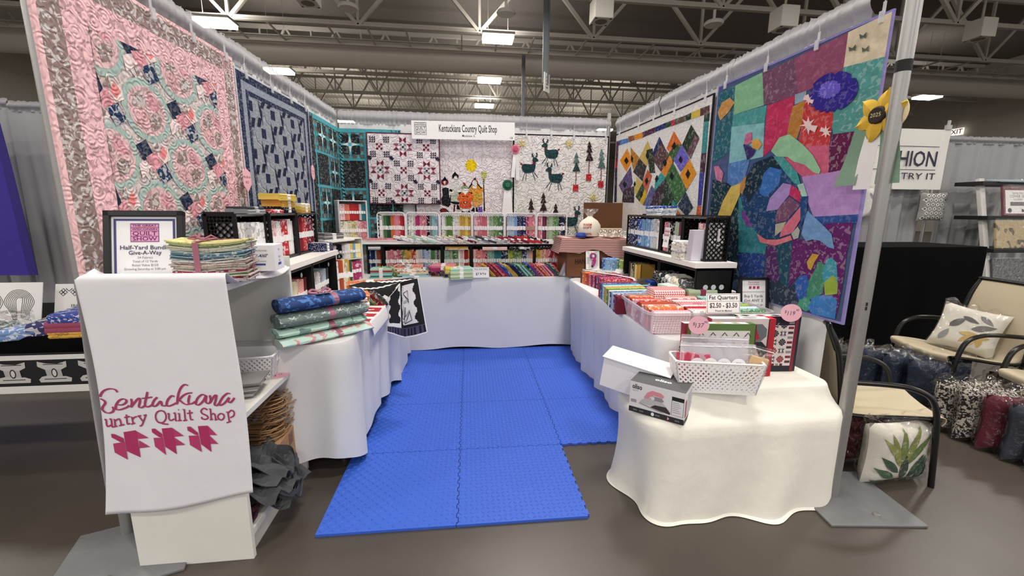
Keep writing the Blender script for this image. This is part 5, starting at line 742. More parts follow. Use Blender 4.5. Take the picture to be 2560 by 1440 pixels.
for iy in range(4):
    for ix in range(2): foam_tile(ix,iy,f'blue foam mat tile, {coln[ix]} one of the {rown[iy]} row from the aisle',org,th)
for iy in range(4):
    foam_tile(2,iy+1,f'blue foam mat tile beside the right table, {["nearest the low cream table","second from the low cream table","third from the low cream table","farthest back by the back cloth"][iy]}',org,th) if iy<3 else None
# ---------------- boards and crates ----------------
def plank(x0,x1,y0,y1,z0,z1,lab,mt=None):
    t=thing('shelf_board',lab,'shelf',((x0+x1)/2,(y0+y1)/2,z0),group='white shelf boards laid over black crates')
    b=MB(); b.box((0,0,(z1-z0)/2),(x1-x0,y1-y0,z1-z0)); b.done('board',mt or mat('white_board','ece9e6',.5,mott=.03,ms=25),t,bev=.002)
plank(-1.26,-.057,4.35,4.72,1.055,1.09,'white shelf board on the left half of the back crates'); plank(-.053,1.22,4.35,4.72,1.055,1.09,'white shelf board on the right half of the back crates')
plank(-1.30,-.985,2.33,3.40,1.055,1.09,'white shelf board over the black crates on the left table'); plank(1.452,1.735,2.435,3.66,1.055,1.09,'white shelf board over the black crates on the right table')
def crate(lab,M,w,d,h,mt=BLACKPL,backl=True,side='solid',top='solid',th=.012,group='black plastic crates lying open to the front',pitch=.034,name='plastic_crate',sw=.009,cat='crate',holes=False,backp=True):
    """open side faces -y; origin bottom middle of the open side"""
    t=thing(name,lab,cat,mx=M,group=group)
    def pan(nm,f,W_,H_,kind):
        b=MB()
        if kind=='lattice': lattice(b,f,W_,H_,pitch,sw,th*.6,edge=th*1.6)
        else:
            n=(f(.1,0)-f(0,0)).cross(f(0,.1)-f(0,0)).normalized(); q=[f(0,0),f(W_,0),f(W_,H_),f(0,H_)]
            b.poly([p+n*th/2 for p in q]); b.poly([p-n*th/2 for p in q][::-1])
            for i in range(4): b.poly([q[i]-n*th/2,q[(i+1)%4]-n*th/2,q[(i+1)%4]+n*th/2,q[i]+n*th/2])
        return b.done(nm,mt,t)
    e=th/2
    pan('base_panel',lambda u,v:V((-w/2+u,v,e)),w,d,'solid')
    if top: pan('top_panel',lambda u,v:V((-w/2+u,v,h-e)),w,d,top)
    pan('side_panel',lambda u,v:V((-w/2+e,u,v)),d,h,side); pan('side_panel',lambda u,v:V((w/2-e,u,v)),d,h,side)
    if backp: pan('back_panel',lambda u,v:V((-w/2+u,d-e,v)),w,h,'lattice' if backl else 'solid')
    b=MB(); k=th*.75; b.tube([(-w/2+k,0,k),(w/2-k,0,k),(w/2-k,0,h-k),(-w/2+k,0,h-k)],k,6,close=True); b.done('rim',mt,t)
    return t
def at(x,y,z,rz=0): return Mx.Translation((x,y,z))@Mx.Rotation(rz,4,'Z')
for i,(a,c) in enumerate([(-.99,-.832),(-.828,-.226),(-.222,.078),(.082,.757),(.761,1.17)]):
    crate('black crate under the back shelf, '+['narrow one at the far left end','wide one second from left','narrow middle one','wide one fourth from left','right end one with lattice showing'][i],at((a+c)/2,4.385,.747),c-a,.28,.303,backl=(i==4))
# ---------------- folded fabrics ----------------
PAL={'white':'e9e7e6','ivory':'e6dfcc','cream':'e2d5b4','pale grey':'c6c6c8','grey':'8f9298','charcoal':'45474c','black':'1e1d22','pale pink':'ecc3c6','pink':'e28a98','rose':'cf6a7c','coral':'df7a66','red':'bf2530','dark red':'8c1c2c','maroon':'6e1c30','magenta':'b0306c','plum':'7c3458','purple':'5a3a72','orange':'d8702e','rust':'b04a2a','peach':'ecb796','mustard':'d0a238','yellow':'e2c64e','pale yellow':'ecdf9a','lime':'a8b848','olive':'7d8440','moss green':'5f8a3e','green':'4f8450','dark green':'2c5a3c','sage':'a9bb9c','mint':'a9d6c2','teal':'2f7f86','aqua':'86c3c4','pale blue':'b4cbe0','sky blue':'7aa7d6','blue':'2f62b4','royal blue':'2348a8','navy':'202c58','brown':'6e4a30','tan':'bfa27c'}
PT={'plain':dict(),'dotted':dict(pat='dot',ps=110,pt=.33),'printed':dict(pat='fleck',ps=60,pt=.55),'floral':dict(pat='fleck',ps=38,pt=.62),'checked':dict(pat='gingham',ps=150,pc='ffffff'),'striped':dict(pat='stripe',ps=160,pt=.4)}
UNIT={}
def unit(pt):
    if pt not in UNIT:
        b=MB(); prof=[(-.5,.5),(-.5,-.36)]+[(-.5+.5*(1-cos(a)),-.36-.14*sin(a)) for a in(.8,1.57,2.5)]+[(0,-.40)]+[(.5*(1-cos(a)),-.36-.14*sin(a)) for a in(.7,1.57,2.4)]+[(.5,-.36),(.5,.5)]
        b.ext(prof,.0,1.0); o=b.done('fabric_unit',mat('fabric_'+pt,'obj',.85,mott=.1,ms=80,spec=.2,**{'pc':'auto',**PT[pt]}),smooth=True,ang=50); UNIT[pt]=o.data; bpy.data.objects.remove(o)
    return UNIT[pt]
b=MB(); prof=[(-.53,.52),(-.53,-.36),(-.42,-.52),(0,-.53),(.42,-.52),(.53,-.36),(.53,.52)]; b.ext(prof,.41,.58); _o=b.done('band_unit',mat('paper_band','obj',.7,mott=.02)); BAND=_o.data; bpy.data.objects.remove(_o)
RB=random.Random(3)
def bundle(M,t,d,h,col,pt,label,group,cat='fabric',name='fabric_bundle',band='f2f1f2'):
    o=bpy.data.objects.new(name,unit(pt)); C.objects.link(o); o.matrix_world=M@Mx.Diagonal((t,d,h,1))
    c=lin(PAL.get(col,col)); g_=.1*(.3*c[0]+.6*c[1]+.1*c[2]); c=[.9*x+g_ for x in c]; j=RB.uniform(.88,1.1); o.color=(*[min(1,x*j) for x in c],1); tag(o,label,cat,group)
    if band:
        k=bpy.data.objects.new('paper_band',BAND); C.objects.link(k); k.parent=o; k.color=(*lin(band),1)
    return o
def fabrow(P,Q,z,seq,d,h,where,group,face,hj=.012,band='f2f1f2',lean=0,side='left',name='fabric_bundle',bandmap=None,yj=.006):
    """stand bundles side by side from P to Q; face = heading of the spines (angle of local -y)"""
    P,Q=V((*P,z)),V((*Q,z)); N=sum(s[2] for s in seq); t=(Q-P).length/N; i=0; rz=face+pi/2
    for s in seq:
        col,pt,n=s[:3]; bd=s[3] if len(s)>3 else band
        for k in range(n):
            hh=h*(s[4] if len(s)>4 else 1)+RB.uniform(-hj,hj); p=P.lerp(Q,(i+.5)/N)
            M=Mx.Translation(p)@Mx.Rotation(rz,4,'Z')@Mx.Rotation(lean+RB.uniform(-.015,.015),4,'Y')@Mx.Translation((0,d/2+RB.uniform(0,yj),.002))
            bundle(M,t*.96,d,hh,col,pt,f'{col} {pt} fabric, {ORD[i]} from {side} in {where}',group,name=name,band=bd)
            i+=1
# six white baskets on the back shelf
bx=[-.877,-.588,-.244,.094,.438,.779,1.114]
BS=[[('white','floral',2),('sage','printed',1),('green','plain',2),('dark green','plain',3),('orange','plain',2),('coral','plain',1),('pink','plain',3),('rose','printed',1),('red','plain',3)],
[('white','printed',4),('pale pink','floral',1),('magenta','plain',3),('pink','printed',2),('rose','floral',2),('pink','plain',1),('black','floral',2),('grey','plain',2),('aqua','plain',2),('pale blue','floral',2)],
[('white','floral',2),('sage','printed',1),('moss green','plain',3),('moss green','dotted',1),('white','printed',4),('pale yellow','printed',1),('mustard','dotted',3),('yellow','plain',2),('mustard','printed',2)],
[('pale pink','printed',2),('pink','floral',3),('rose','plain',4),('white','printed',1),('sage','printed',3),('moss green','dotted',3),('green','floral',3),('dark green','printed',1)],
[('pale grey','printed',1),('pale blue','plain',2),('pale blue','printed',2),('sky blue','plain',2),('navy','dotted',3),('navy','floral',3),('magenta','printed',2,'a98e7a'),('pink','plain',2,'a98e7a'),('rose','floral',2,'a98e7a')],
[('rose','printed',2),('pale pink','floral',1),('plum','plain',2),('maroon','plain',1),('sage','floral',2),('sage','plain',3),('moss green','printed',2),('green','dotted',2),('black','floral',2),('navy','floral',2),('black','printed',1)]]
for i in range(6):
    x0,x1=bx[i]+.006,bx[i+1]-.006; w=x1-x0; h=.28
    t=thing('storage_basket',f'white plastic basket on its side on the back shelf, {ORD[i]} from left','basket',((x0+x1)/2,4.405,1.091),group='white baskets along the back shelf')
    b=MB(); pts=[]; r=.035
    for (cx,cz,a0) in((w/2-r,r,-pi/2),(w/2-r,h-r,0),(-w/2+r,h-r,pi/2),(-w/2+r,r,pi)): pts+=[(cx+r*cos(a0+k*pi/8),0,cz+r*sin(a0+k*pi/8)+.006) for k in range(5)]
    b.tube(pts,.0055,8,close=True); b.done('rim',WHITEPL,t,smooth=True)
    b=MB(); n=int(w/.022)
    for k in range(n+1):
        x=-w/2+.012+k*(w-.024)/n; b.bar((x,.004,h-.004),(x*.92,.17,h-.024),.008,.005)
    b.bar((-w/2+.02,.02,h-.006),(w/2-.02,.02,h-.006),.012,.006); b.done('slotted_wall',WHITEPL,t)
    b=MB()
    for k in range(n+1):
        x=-w/2+.012+k*(w-.024)/n; b.bar((x*.92,.17,.012),(x*.92,.17,h-.02),.008,.005,upv=(0,1,0))
    for z in(.02,.14,h-.024): b.bar((-w/2*.92,.172,z),(w/2*.92,.172,z),.005,.02)
    b.done('bottom_grid',WHITEPL,t)
    for s in(-1,1):
        b=MB()
        for k in range(7): b.bar((s*(w/2-.004),.004,.03+k*.037),(s*(w/2*.92),.17,.03+k*.035),.005,.016,upv=(0,0,1))
        b.bar((s*(w/2-.03),.004,.007),(s*w/2*.8,.17,.012),.05,.006); b.done('side_wall',WHITEPL,t)
    fabrow((x0+.014,4.42),(x1-.014,4.42),1.1,BS[i],.145,.238,f'{ORD[i]} white basket of the back shelf',f'fabrics in the {ORD[i]} back basket',-pi/2,hj=.006,yj=.004)
LB=[[('blue','printed',1),('navy','plain',2),('pale blue','floral',1),('rust','plain',2),('red','plain',1)],
[('pale pink','printed',1),('pink','floral',2),('rose','floral',3),('magenta','printed',1),('olive','printed',2),('mustard','floral',3),('rust','floral',2),('cream','dotted',1),('pale grey','plain',2),('sky blue','striped',2),('pale blue','printed',2),('green','plain',2),('sage','printed',1),('purple','dotted',1),('sage','plain',1)],
[('mint','floral',2),('sage','printed',2),('green','floral',2),('moss green','printed',1),('white','checked',1),('pink','checked',2),('red','plain',2),('mustard','floral',1)],
[('pale pink','plain',1),('coral','printed',2),('pink','plain',2),('red','floral',1),('mint','floral',2),('aqua','printed',1),('teal','plain',3),('navy','floral',3),('lime','floral',2),('moss green','printed',3),('olive','floral',1),('navy','printed',2),('pale blue','printed',1),('peach','plain',2)],
[('yellow','floral',2),('peach','floral',2),('pink','printed',1),('red','floral',4),('white','floral',1),('green','floral',2),('sage','printed',2)]]
for i,(a,c) in enumerate([(-.975,-.845),(-.81,-.24),(-.205,.065),(.10,.745),(.775,1.15)]):
    fabrow((a,4.41),(c,4.41),.761,LB[i],.16,.225,['narrow left crate under the back shelf','wide second crate under the back shelf','narrow middle crate under the back shelf','wide fourth crate under the back shelf','right end crate under the back shelf'][i],f'fabrics in the {ORD[i]} crate under the back shelf',-pi/2,hj=.008)
def folded(x,y,z,w,d,t,rz,col,pt,lab,group=None,band='f2f1f2',tilt=0,name='folded_fabric',roll=0):
    """one folded length lying flat: w along local x, spine to -y"""
    M=Mx.Translation((x,y,z))@Mx.Rotation(rz,4,'Z')@Mx.Rotation(tilt,4,'Y')@Mx.Rotation(roll,4,'X')@Mx.Translation((-w/2,0,t/2))@Mx.Rotation(pi/2,4,'Y')
    return bundle(M,t,d,w,col,pt,lab,group or 'folded fabrics lying on the tables',name=name,band=band)
# slanted row lying in front of the white baskets
SL=[('white','floral'),('white','printed'),('sage','floral'),('mint','plain'),('white','floral'),('pale grey','printed'),('white','floral'),('cream','floral'),('ivory','floral'),('maroon','floral'),('white','floral'),('grey','plain'),('charcoal','plain'),('black','checked'),('grey','floral'),('dark red','printed'),('dark red','floral'),('maroon','plain'),('red','plain'),('red','plain'),('black','printed')]
for i,(c,p) in enumerate(SL):
    x=-.60+i*.0695
    folded(x,4.372,1.098,.23,.07,.018,RB.uniform(-.04,.04),c,p,f'{c} {p} fabric roll lying aslant on the back shelf, {ORD[i]} from left','slanted fabrics before the white baskets',tilt=.27,name='slanted_fabric')
folded(-.82,4.375,1.092,.3,.06,.012,0,'pale pink','plain','pale pink folded fabric lying at the left end of the back shelf',band=None)
folded(-.82,4.375,1.104,.3,.06,.012,0.02,'pink','floral','pink floral folded fabric lying on the pale pink one',band=None)
# magazines and folded pieces on the crate contents
for i in range(4): folded(-.905,4.40,1.0+.011*i,.12,.1,.01,RB.uniform(-.1,.1),['grey','pale grey','white','charcoal'][i],'plain',f'thin grey magazine lying in the narrow left crate, {ORD[i]} from bottom','magazines in the left back crate',band=None,name='magazine')
folded(-.07,4.42,1.0,.24,.12,.014,0,'cream','printed','cream printed folded fabric on top inside the middle crate',band=None); folded(-.07,4.42,1.014,.24,.12,.014,.01,'mustard','plain','mustard folded fabric topmost inside the middle crate',band=None)
folded(.33,4.415,1.0,.26,.13,.024,0,'coral','checked','coral checked folded fabric on top inside the fourth crate'); folded(.62,4.415,1.0,.26,.13,.026,0,'black','floral','black floral folded fabric on top inside the fourth crate',band='dddddd')
# fan of fat quarters on the back cloth
FAN=['mustard','yellow','dark red','red','dark red','rose','red','magenta','blue','royal blue','yellow','mustard','yellow','navy','navy','charcoal','teal','mint','green','aqua','moss green','navy','blue','magenta','plum','pink','rust','orange','pink','magenta','pale pink','magenta','teal','dark green','rose']
for i,c in enumerate(FAN):
    x=.30+i*.0205
    M=Mx.Translation((x,4.10+RB.uniform(-.012,.012),.748))@Mx.Rotation(.12,4,'Z')@Mx.Rotation(-.72-RB.uniform(0,.08),4,'Y')@Mx.Translation((0,.10,.004))
    bundle(M,.0135,.2,.15+RB.uniform(-.008,.012),c,'plain' if i%3 else 'printed',f'{c} fat quarter leaning in the fan behind the price card, {ORD[i]} from left','leaning fat quarters on the back cloth',name='fat_quarter',band=None)
def card(M,w,h,lab,lines,stand=True,frame_=None,cat='sign',name='price_card',rules=(),border=True,th=.003,ink='2c2a30'):
    t=thing(name,lab,cat,mx=M)
    b=MB('f5f4f3'); b.box((0,h/2,-th/2),(w,h,th)); 
    if stand: b.bar((0,h*.8,-th),(0,.0,-h*.45),w*.8,.002,upv=(0,1,1))
    b.done('card',PRINT,t)
    b=MB()
    if border: ring(b,-w/2+.004,.004,w/2-.004,h-.004,.0016,'5a585e',.0007)
    for y in rules: rect(b,-w/2+.006,y,w/2-.006,y+.0016,'5a585e',.0007)
    for s,x,y,hh,*k in lines: put(b,s,x,y,hh,k[0] if k else ink,z=.001,W=k[1] if len(k)>1 else None,bold=.012)
    b.done('lettering',PRINT,t); return t
card(frame((.168,4.035,.748),(1,.03,0),(0,.25,1)),.165,.108,'small white price card before the fan of fat quarters',[('Shop Quilt Items',0,.088,.018,'555060',.13),('$7.9/Yd',0,.04,.034,'2c2a30',.1)],rules=(.07,))
# stacks in front of the crates on the back cloth
for i,(c,r,x,y) in enumerate((('sage',.35,.085,4.0),('sage',.33,.08,4.01),('mint',.3,.075,4.02))): folded(-.035,4.07+.03*i,.746+.034*i,.22,.16,.032,.2,c,'plain',f'pale green folded fabric by the price card, {["bottom","middle","top"][i]} one of the pile','green fabrics stacked by the price card')
folded(-.10,4.14,.80,.2,.16,.05,.22,'yellow','plain','yellow folded fabric leaning left of the price card',tilt=.1)
for i,c in enumerate(('navy','blue','brown','charcoal','plum','rose')):
    M=Mx.Translation((-.125-.028*i,4.12+.02*i,.748))@Mx.Rotation(.5,4,'Z')@Mx.Rotation(-.5,4,'Y')@Mx.Translation((0,.06,.002)); bundle(M,.022,.13,.1,c,'printed',f'{c} folded fabric leaning beside the yellow one, {ORD[i]} from right','folded fabrics beside the yellow one',name='folded_fabric',band=None)
folded(-.2,4.2,.815,.26,.16,.03,-.05,'magenta','plain','magenta folded fabric lying on the leaning ones left of the yellow one'); folded(-.2,4.21,.845,.24,.16,.022,-.03,'pink','plain','pink folded fabric on top left of the yellow one')
for i,(c,p) in enumerate((('pale blue','plain'),('aqua','plain'),('cream','printed'),('peach','floral'),('white','floral'),('cream','floral'),('coral','printed'))): folded(-.47-.03*(i%2)-.014*i,4.22+.012*i,.746+.0145*i,.28,.17,.014,.06,c,p,f'{c} {p} folded fabric in the banded pile on the back cloth, {ORD[i]} from bottom','pale fabrics piled on the back cloth')
for i,c in enumerate(('olive','moss green','sage','moss green')):
    M=Mx.Translation((-.63-.03*i,4.15+.01*i,.748))@Mx.Rotation(.3,4,'Z')@Mx.Rotation(-.8,4,'Y')@Mx.Translation((0,.08,.002)); bundle(M,.02,.14,.13,c,'printed',f'{c} printed fabric leaning at the left of the banded pile, {ORD[i]} from right','green fabrics leaning at the banded pile',name='folded_fabric',band=None)
for i,c in enumerate(('mint','teal','mint','aqua','red','mint')): folded(-.80,4.16,.746+.016*i,.2,.16,.015,.04,c,'plain',f'{c} folded fabric in the left corner pile of the back cloth, {ORD[i]} from bottom','fabrics in the left corner pile')
def bow(x,y,z,s,lab,col='f2f0ee'):
    t=thing('ribbon_bow',lab,'bow',(x,y,z),group='white ribbon bows')
    m_=mat('ribbon_'+col,col,.5,mott=.05)
    for sg in(-1,1):
        b=MB(); b.sheet(lambda u,v:(sg*s*(.05+.9*sin(pi*u)*.9*(.5+.5*u)),(v-.5)*s*.5,s*(.15+.5*sin(2*pi*u)*.7+.1*v)),12,2); b.done('loop',m_,t,smooth=True,thick=.001)
        b=MB(); b.sheet(lambda u,v:(sg*s*(.1+.9*u),(v-.5)*s*.35-s*.3*u,s*(.12+.08*sin(u*5))),8,2); b.done('tail',m_,t,smooth=True,thick=.001)
    b=MB(); b.box((0,0,s*.15),(s*.25,s*.4,s*.2)); b.done('knot',m_,t,bev=s*.05)
bow(-.60,4.22,.855,.085,'white ribbon bow on the banded pale pile of the back cloth'); bow(-.30,4.28,.86,.05,'white ribbon bow standing at the small jar pile')
for i,c in enumerate(('brown','maroon','red','white','maroon','sage','teal','sage')): folded(-.26,4.28,.748+.013*i,.14,.12,.012,.0,c,'printed',f'{c} small folded fabric in the ribbon tied pile before the crates, {ORD[i]} from bottom','small fabrics in the ribbon tied pile',band='e8e8ec')
# ---------------- left bookcase with the towel ----------------
WOODW=mat('white_wood','dcdad5',.55,mott=.05,ms=8,bump='wood',bs=1,bst=.15)
X0,X1,Y0,Y1=-1.29,-.866,1.565,2.18
t=thing('bookcase','white open bookcase turned sideways at the front of the left side','bookcase',((X0+X1)/2,(Y0+Y1)/2,0))
cx,cy=(X0+X1)/2,(Y0+Y1)/2
for y,nm in((Y0+.011,'near'),(Y1-.011,'far')):
    b=MB(); b.box((0,y-cy,.5875),(X1-X0,.022,1.175)); b.done('side_panel',WOODW,t,bev=.0015)
b=MB(); b.box((X0-cx+.006,0,.61),(.012,Y1-Y0-.044,1.05)); b.done('back_panel',WOODW,t)
for z0,z1 in((.085,.115),(.58,.605),(1.105,1.13)):
    b=MB(); b.box((.004,0,(z0+z1)/2),(X1-X0-.02,Y1-Y0-.045,z1-z0)); b.done('shelf',WOODW,t,bev=.0015)
b=MB(); b.box((X1-cx-.03,0,.042),(.018,Y1-Y0-.05,.084)); b.done('plinth',WOODW,t)
# towel
TOW=mat('white_satin','e3e2e8',.5,mott=.015,spec=.3,bump='noise',bs=7,bst=.25,bd=.02)
def tow(u,v):
    # v 0..0.38 on the top from back to front edge, then down the front
    if v<.36:
        k=v/.36; y=lerp(2.12,1.575,k); z=1.135+.006*sin(u*9+k*4)+(.042*max(0,(k-.86)/.14)**1.5); x=lerp(-1.275,-.855,u)+(.008*sin(k*8) if u>.9 else 0)
        if u>.9: z-=(u-.9)*10*.012*(1+sin(k*6)); x+=.012*(u-.9)*10
        if u<.06: z+=.03*(1-u/.06)
        return V((x,y,z))
    if v<.40:
        k=(v-.36)/.04; a=k*pi/2; xl=lerp(-1.29,-1.318,k); xr=lerp(-.843,-.838,k)
        return V((lerp(xl,xr,u),1.575-.024*sin(a),1.160+.021*cos(a)))
    k=(v-.40)/.60
    xl=-1.318+.02*sin(k*3.0)-.045*k**2.2; xr=-.838+.018*k+.012*sin(k*4)*k
    y=1.551-.004*k+.006*sin(u*7+k*2)*k-.012*max(0,abs(u-.5)-.38)*k*4
    z=lerp(1.16,.262+.055*u-.02*sin(u*pi),k)
    return V((lerp(xl,xr,u),y,z))
t=thing('towel','white satin towel printed with the shop name in pink hung over the bookcase','towel',(-1.08,1.56,1.17)); o0=V((-1.08,1.56,1.17))
b=MB(); b.sheet(lambda u,v:tow(u,v)-o0,44,90); b.done('cloth',TOW,t,smooth=True,ang=180,thick=-.0015)
b=MB(); b.sheet(lambda u,v:V((-1.318-.012*sin(v*pi)-.03*v**2+.055*u*(-1)*(1-.6*v),1.551+.16*u,lerp(1.165,.30,v)-.03*u*(1-v)))-o0,6,30); b.done('side_fold',TOW,t,smooth=True,ang=180)
PK='a53a66'
def tf(x,z):
    u=.5
    for _ in range(4):
        zb=.262+.055*u-.02*sin(u*pi); k=(1.16-z)/(1.16-zb); xl=-1.318+.02*sin(k*3.0)-.045*k**2.2; xr=-.838+.018*k+.012*sin(k*4)*k; u=(x-xl)/(xr-xl)
    return tow(u,.40+.60*k)+V((0,-.0022,0))-o0
b=MB()
for s in SCRIPT: stroke(b,s if len(s)<3 else crom(s,5),.0042,tf,PK,.55)
b.done('script_lettering',PRINT,t)
b=MB()
for s in SERIF: stroke(b,s if len(s)<4 else crom(s,4),.0028,tf,PK)
b.done('serif_lettering',PRINT,t)
for k in range(3):
    b=MB()
    for i,P in enumerate(LEAF[k*5:k*5+5]):
        b.poly([tf(*p) for p in P],'ac2f62' if i in(0,3) else 'b53a6c')
    b.done('leaf_emblem',PRINT,t)
# framed sign
M=Mx.Translation((-1.20,1.70,1.137))@Mx.Rotation(.09,4,'Z')@Mx.Rotation(radians(78),4,'X'); t=thing('framed_sign','black framed give-away notice standing on the bookcase','sign',mx=M)
w,h=.262,.262
BF=mat('black_frame','1c1b1d',.35)
for c,d in(((0,h-.011,0),(w,.022,.024)),((0,.011,0),(w,.022,.024)),((-w/2+.011,h/2,0),(.022,h,.024)),((w/2-.011,h/2,0),(.022,h,.024))): b=MB(); b.box(c,d); b.done('frame_bar',BF,t,bev=.003)
b=MB('f2f1f4'); rect(b,-w/2+.02,.02,w/2-.02,h-.02,'f2f1f4',.001); b.box((0,h/2,-.008),(w-.01,h-.01,.008),col='2a2a2c'); b.done('paper',PRINT,t)
b=MB(); ring(b,-w/2+.03,.0,w/2-.03,h-.03,.008,'4a4a80',.002)
PU='6b2458'; yl=h-.05; rect(b,-.047,yl-.068,.047,yl+.002,PU,.0022)
for y0_,y1_ in((yl-.012,yl-.001),(yl-.026,yl-.014),(yl-.046,yl-.028),(yl-.066,yl-.048)): rect(b,-.045,y0_,.045,y1_,'e39fc8',.0025)
put(b,'THE GREAT',0,yl-.0065,.011,PU,.003,W=.08,bold=.02); put(b,'WISCONSIN',0,yl-.02,.011,PU,.003,W=.084,bold=.02); put(b,'QUILT',0,yl-.037,.021,PU,.003,W=.08,bold=.01); put(b,'SHOW',0,yl-.057,.021,PU,.003,W=.08,bold=.01)
IN='3d3c58'
put(b,'Half-Yard Bundle',.0,yl-.09,.022,IN,.003,W=.162,bold=.01); put(b,'Give-A-Way',0,yl-.11,.022,IN,.003,W=.108,bold=.01)
for i,(s,W_) in enumerate((('24 Fabrics',.05),('Total of 12 Yards',.082),('Retail Value $123',.085),('Drawing Saturday at 3:00 pm',.135))): put(b,s,0,yl-.128-.0145*i,.012,'6a6a76',.003,W=W_)
b.done('print',PRINT,t)
# tied fabric stack
t=thing('fabric_stack','thick stack of folded pale prints tied with pink ribbon on the bookcase','fabric stack',(-.937,1.69,1.14),.22)
SC=['d8d292','c8cb98','74865f','cfcdbc','c2bcb0','a2ab9c','86a0aa','56748a','8aa4a8','4f6c80','b8bab8','cfcac6','a8968c','cdbdb4','b8aa9e','a8a094','d0cac4','9c2c40','b4aea6','5c8240','cbb8b8','6c1c30','c8c2bc','b4aea8']
for i,c in enumerate(SC[::-1]):
    z=.0062*i; w,d=.235+RB.uniform(-.012,.012),.16+RB.uniform(-.008,.008); xo=RB.uniform(-.006,.006)
    b=MB(); b.setc(c,.8); ph=RB.uniform(0,6)
    def fn(u,v): 
        return V(((u-.5)*w+xo,(v-.5)*d,z+.0028+.002*sin(u*8+ph)*sin(v*5+ph)+(.010*(abs(u-.5)*2)**2*(i/24)-.004*(1-(abs(u-.5)*2)**2)*(i/24))))
    b.sheet(fn,10,5); b.done('fabric',mat('fabric_attr','attr',.85,pat='fleck',ps=70,pt=.5,pc='auto',mott=.08,spec=.2),t,thick=.005)
b=MB()
b.box((-.035,-.085,.07),(.018,.0015,.15)); b.box((-.035,.0,.148),(.018,.17,.0015)); b.done('ribbon',RIBBON,t)
b=MB(); b.box((.122,.0,.07),(.0015,.012,.15)); b.box((.05,0,.151),(.15,.012,.0015)); b.done('ribbon',RIBBON,t)
b=MB()
for s in(-1,1): b.tube([(-.035,0,.15),(-.035+s*.025,.01,.165),(-.035+s*.045,0,.155),(-.035+s*.02,-.01,.152)],.004,6)
b.done('bow',RIBBON,t,smooth=True)
# carton
t=thing('carton','small white carton printed TK-4/60 on the bookcase','box',(-.895,1.94,1.14),.10)
b=MB('ecebee'); b.box((0,0,.056),(.155,.12,.112)); b.done('box_body',PRINT,t,bev=.001)
b=MB(); b.T=Mx.Translation((0,-.0606,0))@Mx.Rotation(pi/2,4,'X'); B_='3a3c6a'
put(b,'US MANUFACTURED',.02,.088,.009,'555566',W=.06); put(b,'"TK-4/60"',.02,.066,.019,B_,W=.064,bold=.02); rect(b,-.005,.025,.04,.033,'3f4a9a'); put(b,'1  Film cassette',.02,.043,.007,'66667a',W=.05)
ring(b,-.06,.022,-.028,.044,.002,B_); 
for i in range(8): rect(b,-.057+.003*i,.026,-.0555+.003*i,.04,'3f4a9a')
b.done('print',PRINT,t)
b=MB(); b.T=frame((.0782,0,0),(0,1,0),(0,0,1))
for i,(s,y) in enumerate((('TK',.088),('TK-4',.056),('60',.04))): put(b,s,0,y,.012,B_,bold=.01)
rect(b,-.02,.022,.02,.032,'3f4a9a'); b.done('print',PRINT,t)
# things on the middle and bottom shelf
def vbasket(lab,M,w,d,h,tp=.86,pitch=.022,sw=.006,handle=True):
    t=thing('lattice_basket',lab,'basket',mx=M); b=MB(); w2,d2=w*tp,d*tp
    def side(P,Q,P2,Q2,L):
        P,Q,P2,Q2=map(V,(P,Q,P2,Q2)); return lambda u,v:(P.lerp(Q,u/L)).lerp(P2.lerp(Q2,u/L),v/h)
    C0=[(-w2/2,-d2/2,0),(w2/2,-d2/2,0),(w2/2,d2/2,0),(-w2/2,d2/2,0)]; C1=[(-w/2,-d/2,h),(w/2,-d/2,h),(w/2,d/2,h),(-w/2,d/2,h)]
    for i in range(4):
        j=(i+1)%4; L=w if i%2==0 else d
        b=MB(); lattice(b,side(C0[i],C0[j],C1[i],C1[j],L),L,h,pitch,sw,.004,edge=.006); b.done('lattice_wall',WHITEPL,t)
    b=MB(); b.poly(C0); b.box((0,0,.002),(w2,d2,.003)); b.done('base',WHITEPL,t)
    b=MB(); P=[]; r=.025
    for (x,y,a) in((w/2-r,d/2-r,0),(-w/2+r,d/2-r,pi/2),(-w/2+r,-d/2+r,pi),(w/2-r,-d/2+r,1.5*pi)): P+=[(x+r*cos(a+k*pi/8),y+r*sin(a+k*pi/8),h) for k in range(5)]
    b.tube(P,.005,8,close=True); b.done('rim',WHITEPL,t,smooth=True)
    if handle:
        for s in(-1,1):
            b=MB(); x=s*w/2*.985; b.tube([(x,-.03,h*.88),(x,.03,h*.88),(x,.03,h*.66),(x,-.03,h*.66)],.005,6,close=True); b.done('handle',WHITEPL,t)
    return t
vbasket('white lattice basket on the middle shelf of the bookcase',at(-1.035,2.045,.607,.12),.25,.19,.115)
for i in range(7): 
    b=MB(['8e8c8c','a8a6a6','7a7878','b4b2b2','949292','a09e9e','868484'][i]); b.box((0,0,.005),(.2,.15,.008)); o=b.done('magazine',PRINT); o.location=(-1.02+.006*i,1.83+RB.uniform(-.01,.01),.607+.0095*i); o.rotation_euler=(0,0,.2+RB.uniform(-.1,.1)); tag(o,f'thin grey bagged pattern on the middle bookcase shelf, {ORD[i]} from bottom','pattern','bagged patterns on the bookcase shelf')
M=Mx.Translation((-.905,2.02,.6065))@Mx.Rotation(.6,4,'Z'); tagcard(M,[(.05*cos(a/24*2*pi),.036*sin(a/24*2*pi)) for a in range(24)],'pink oval price tag lying on the middle bookcase shelf',[('$ 12',0,.005,.02)])
t=thing('cardboard_box','brown cardboard box on the bottom shelf of the bookcase','box',(-1.045,2.0,.116),.03)
CARD=mat('cardboard','a9825c',.85,mott=.08,ms=12)
b=MB(); b.box((0,0,.105),(.35,.28,.21)); b.done('box_body',CARD,t,bev=.002)
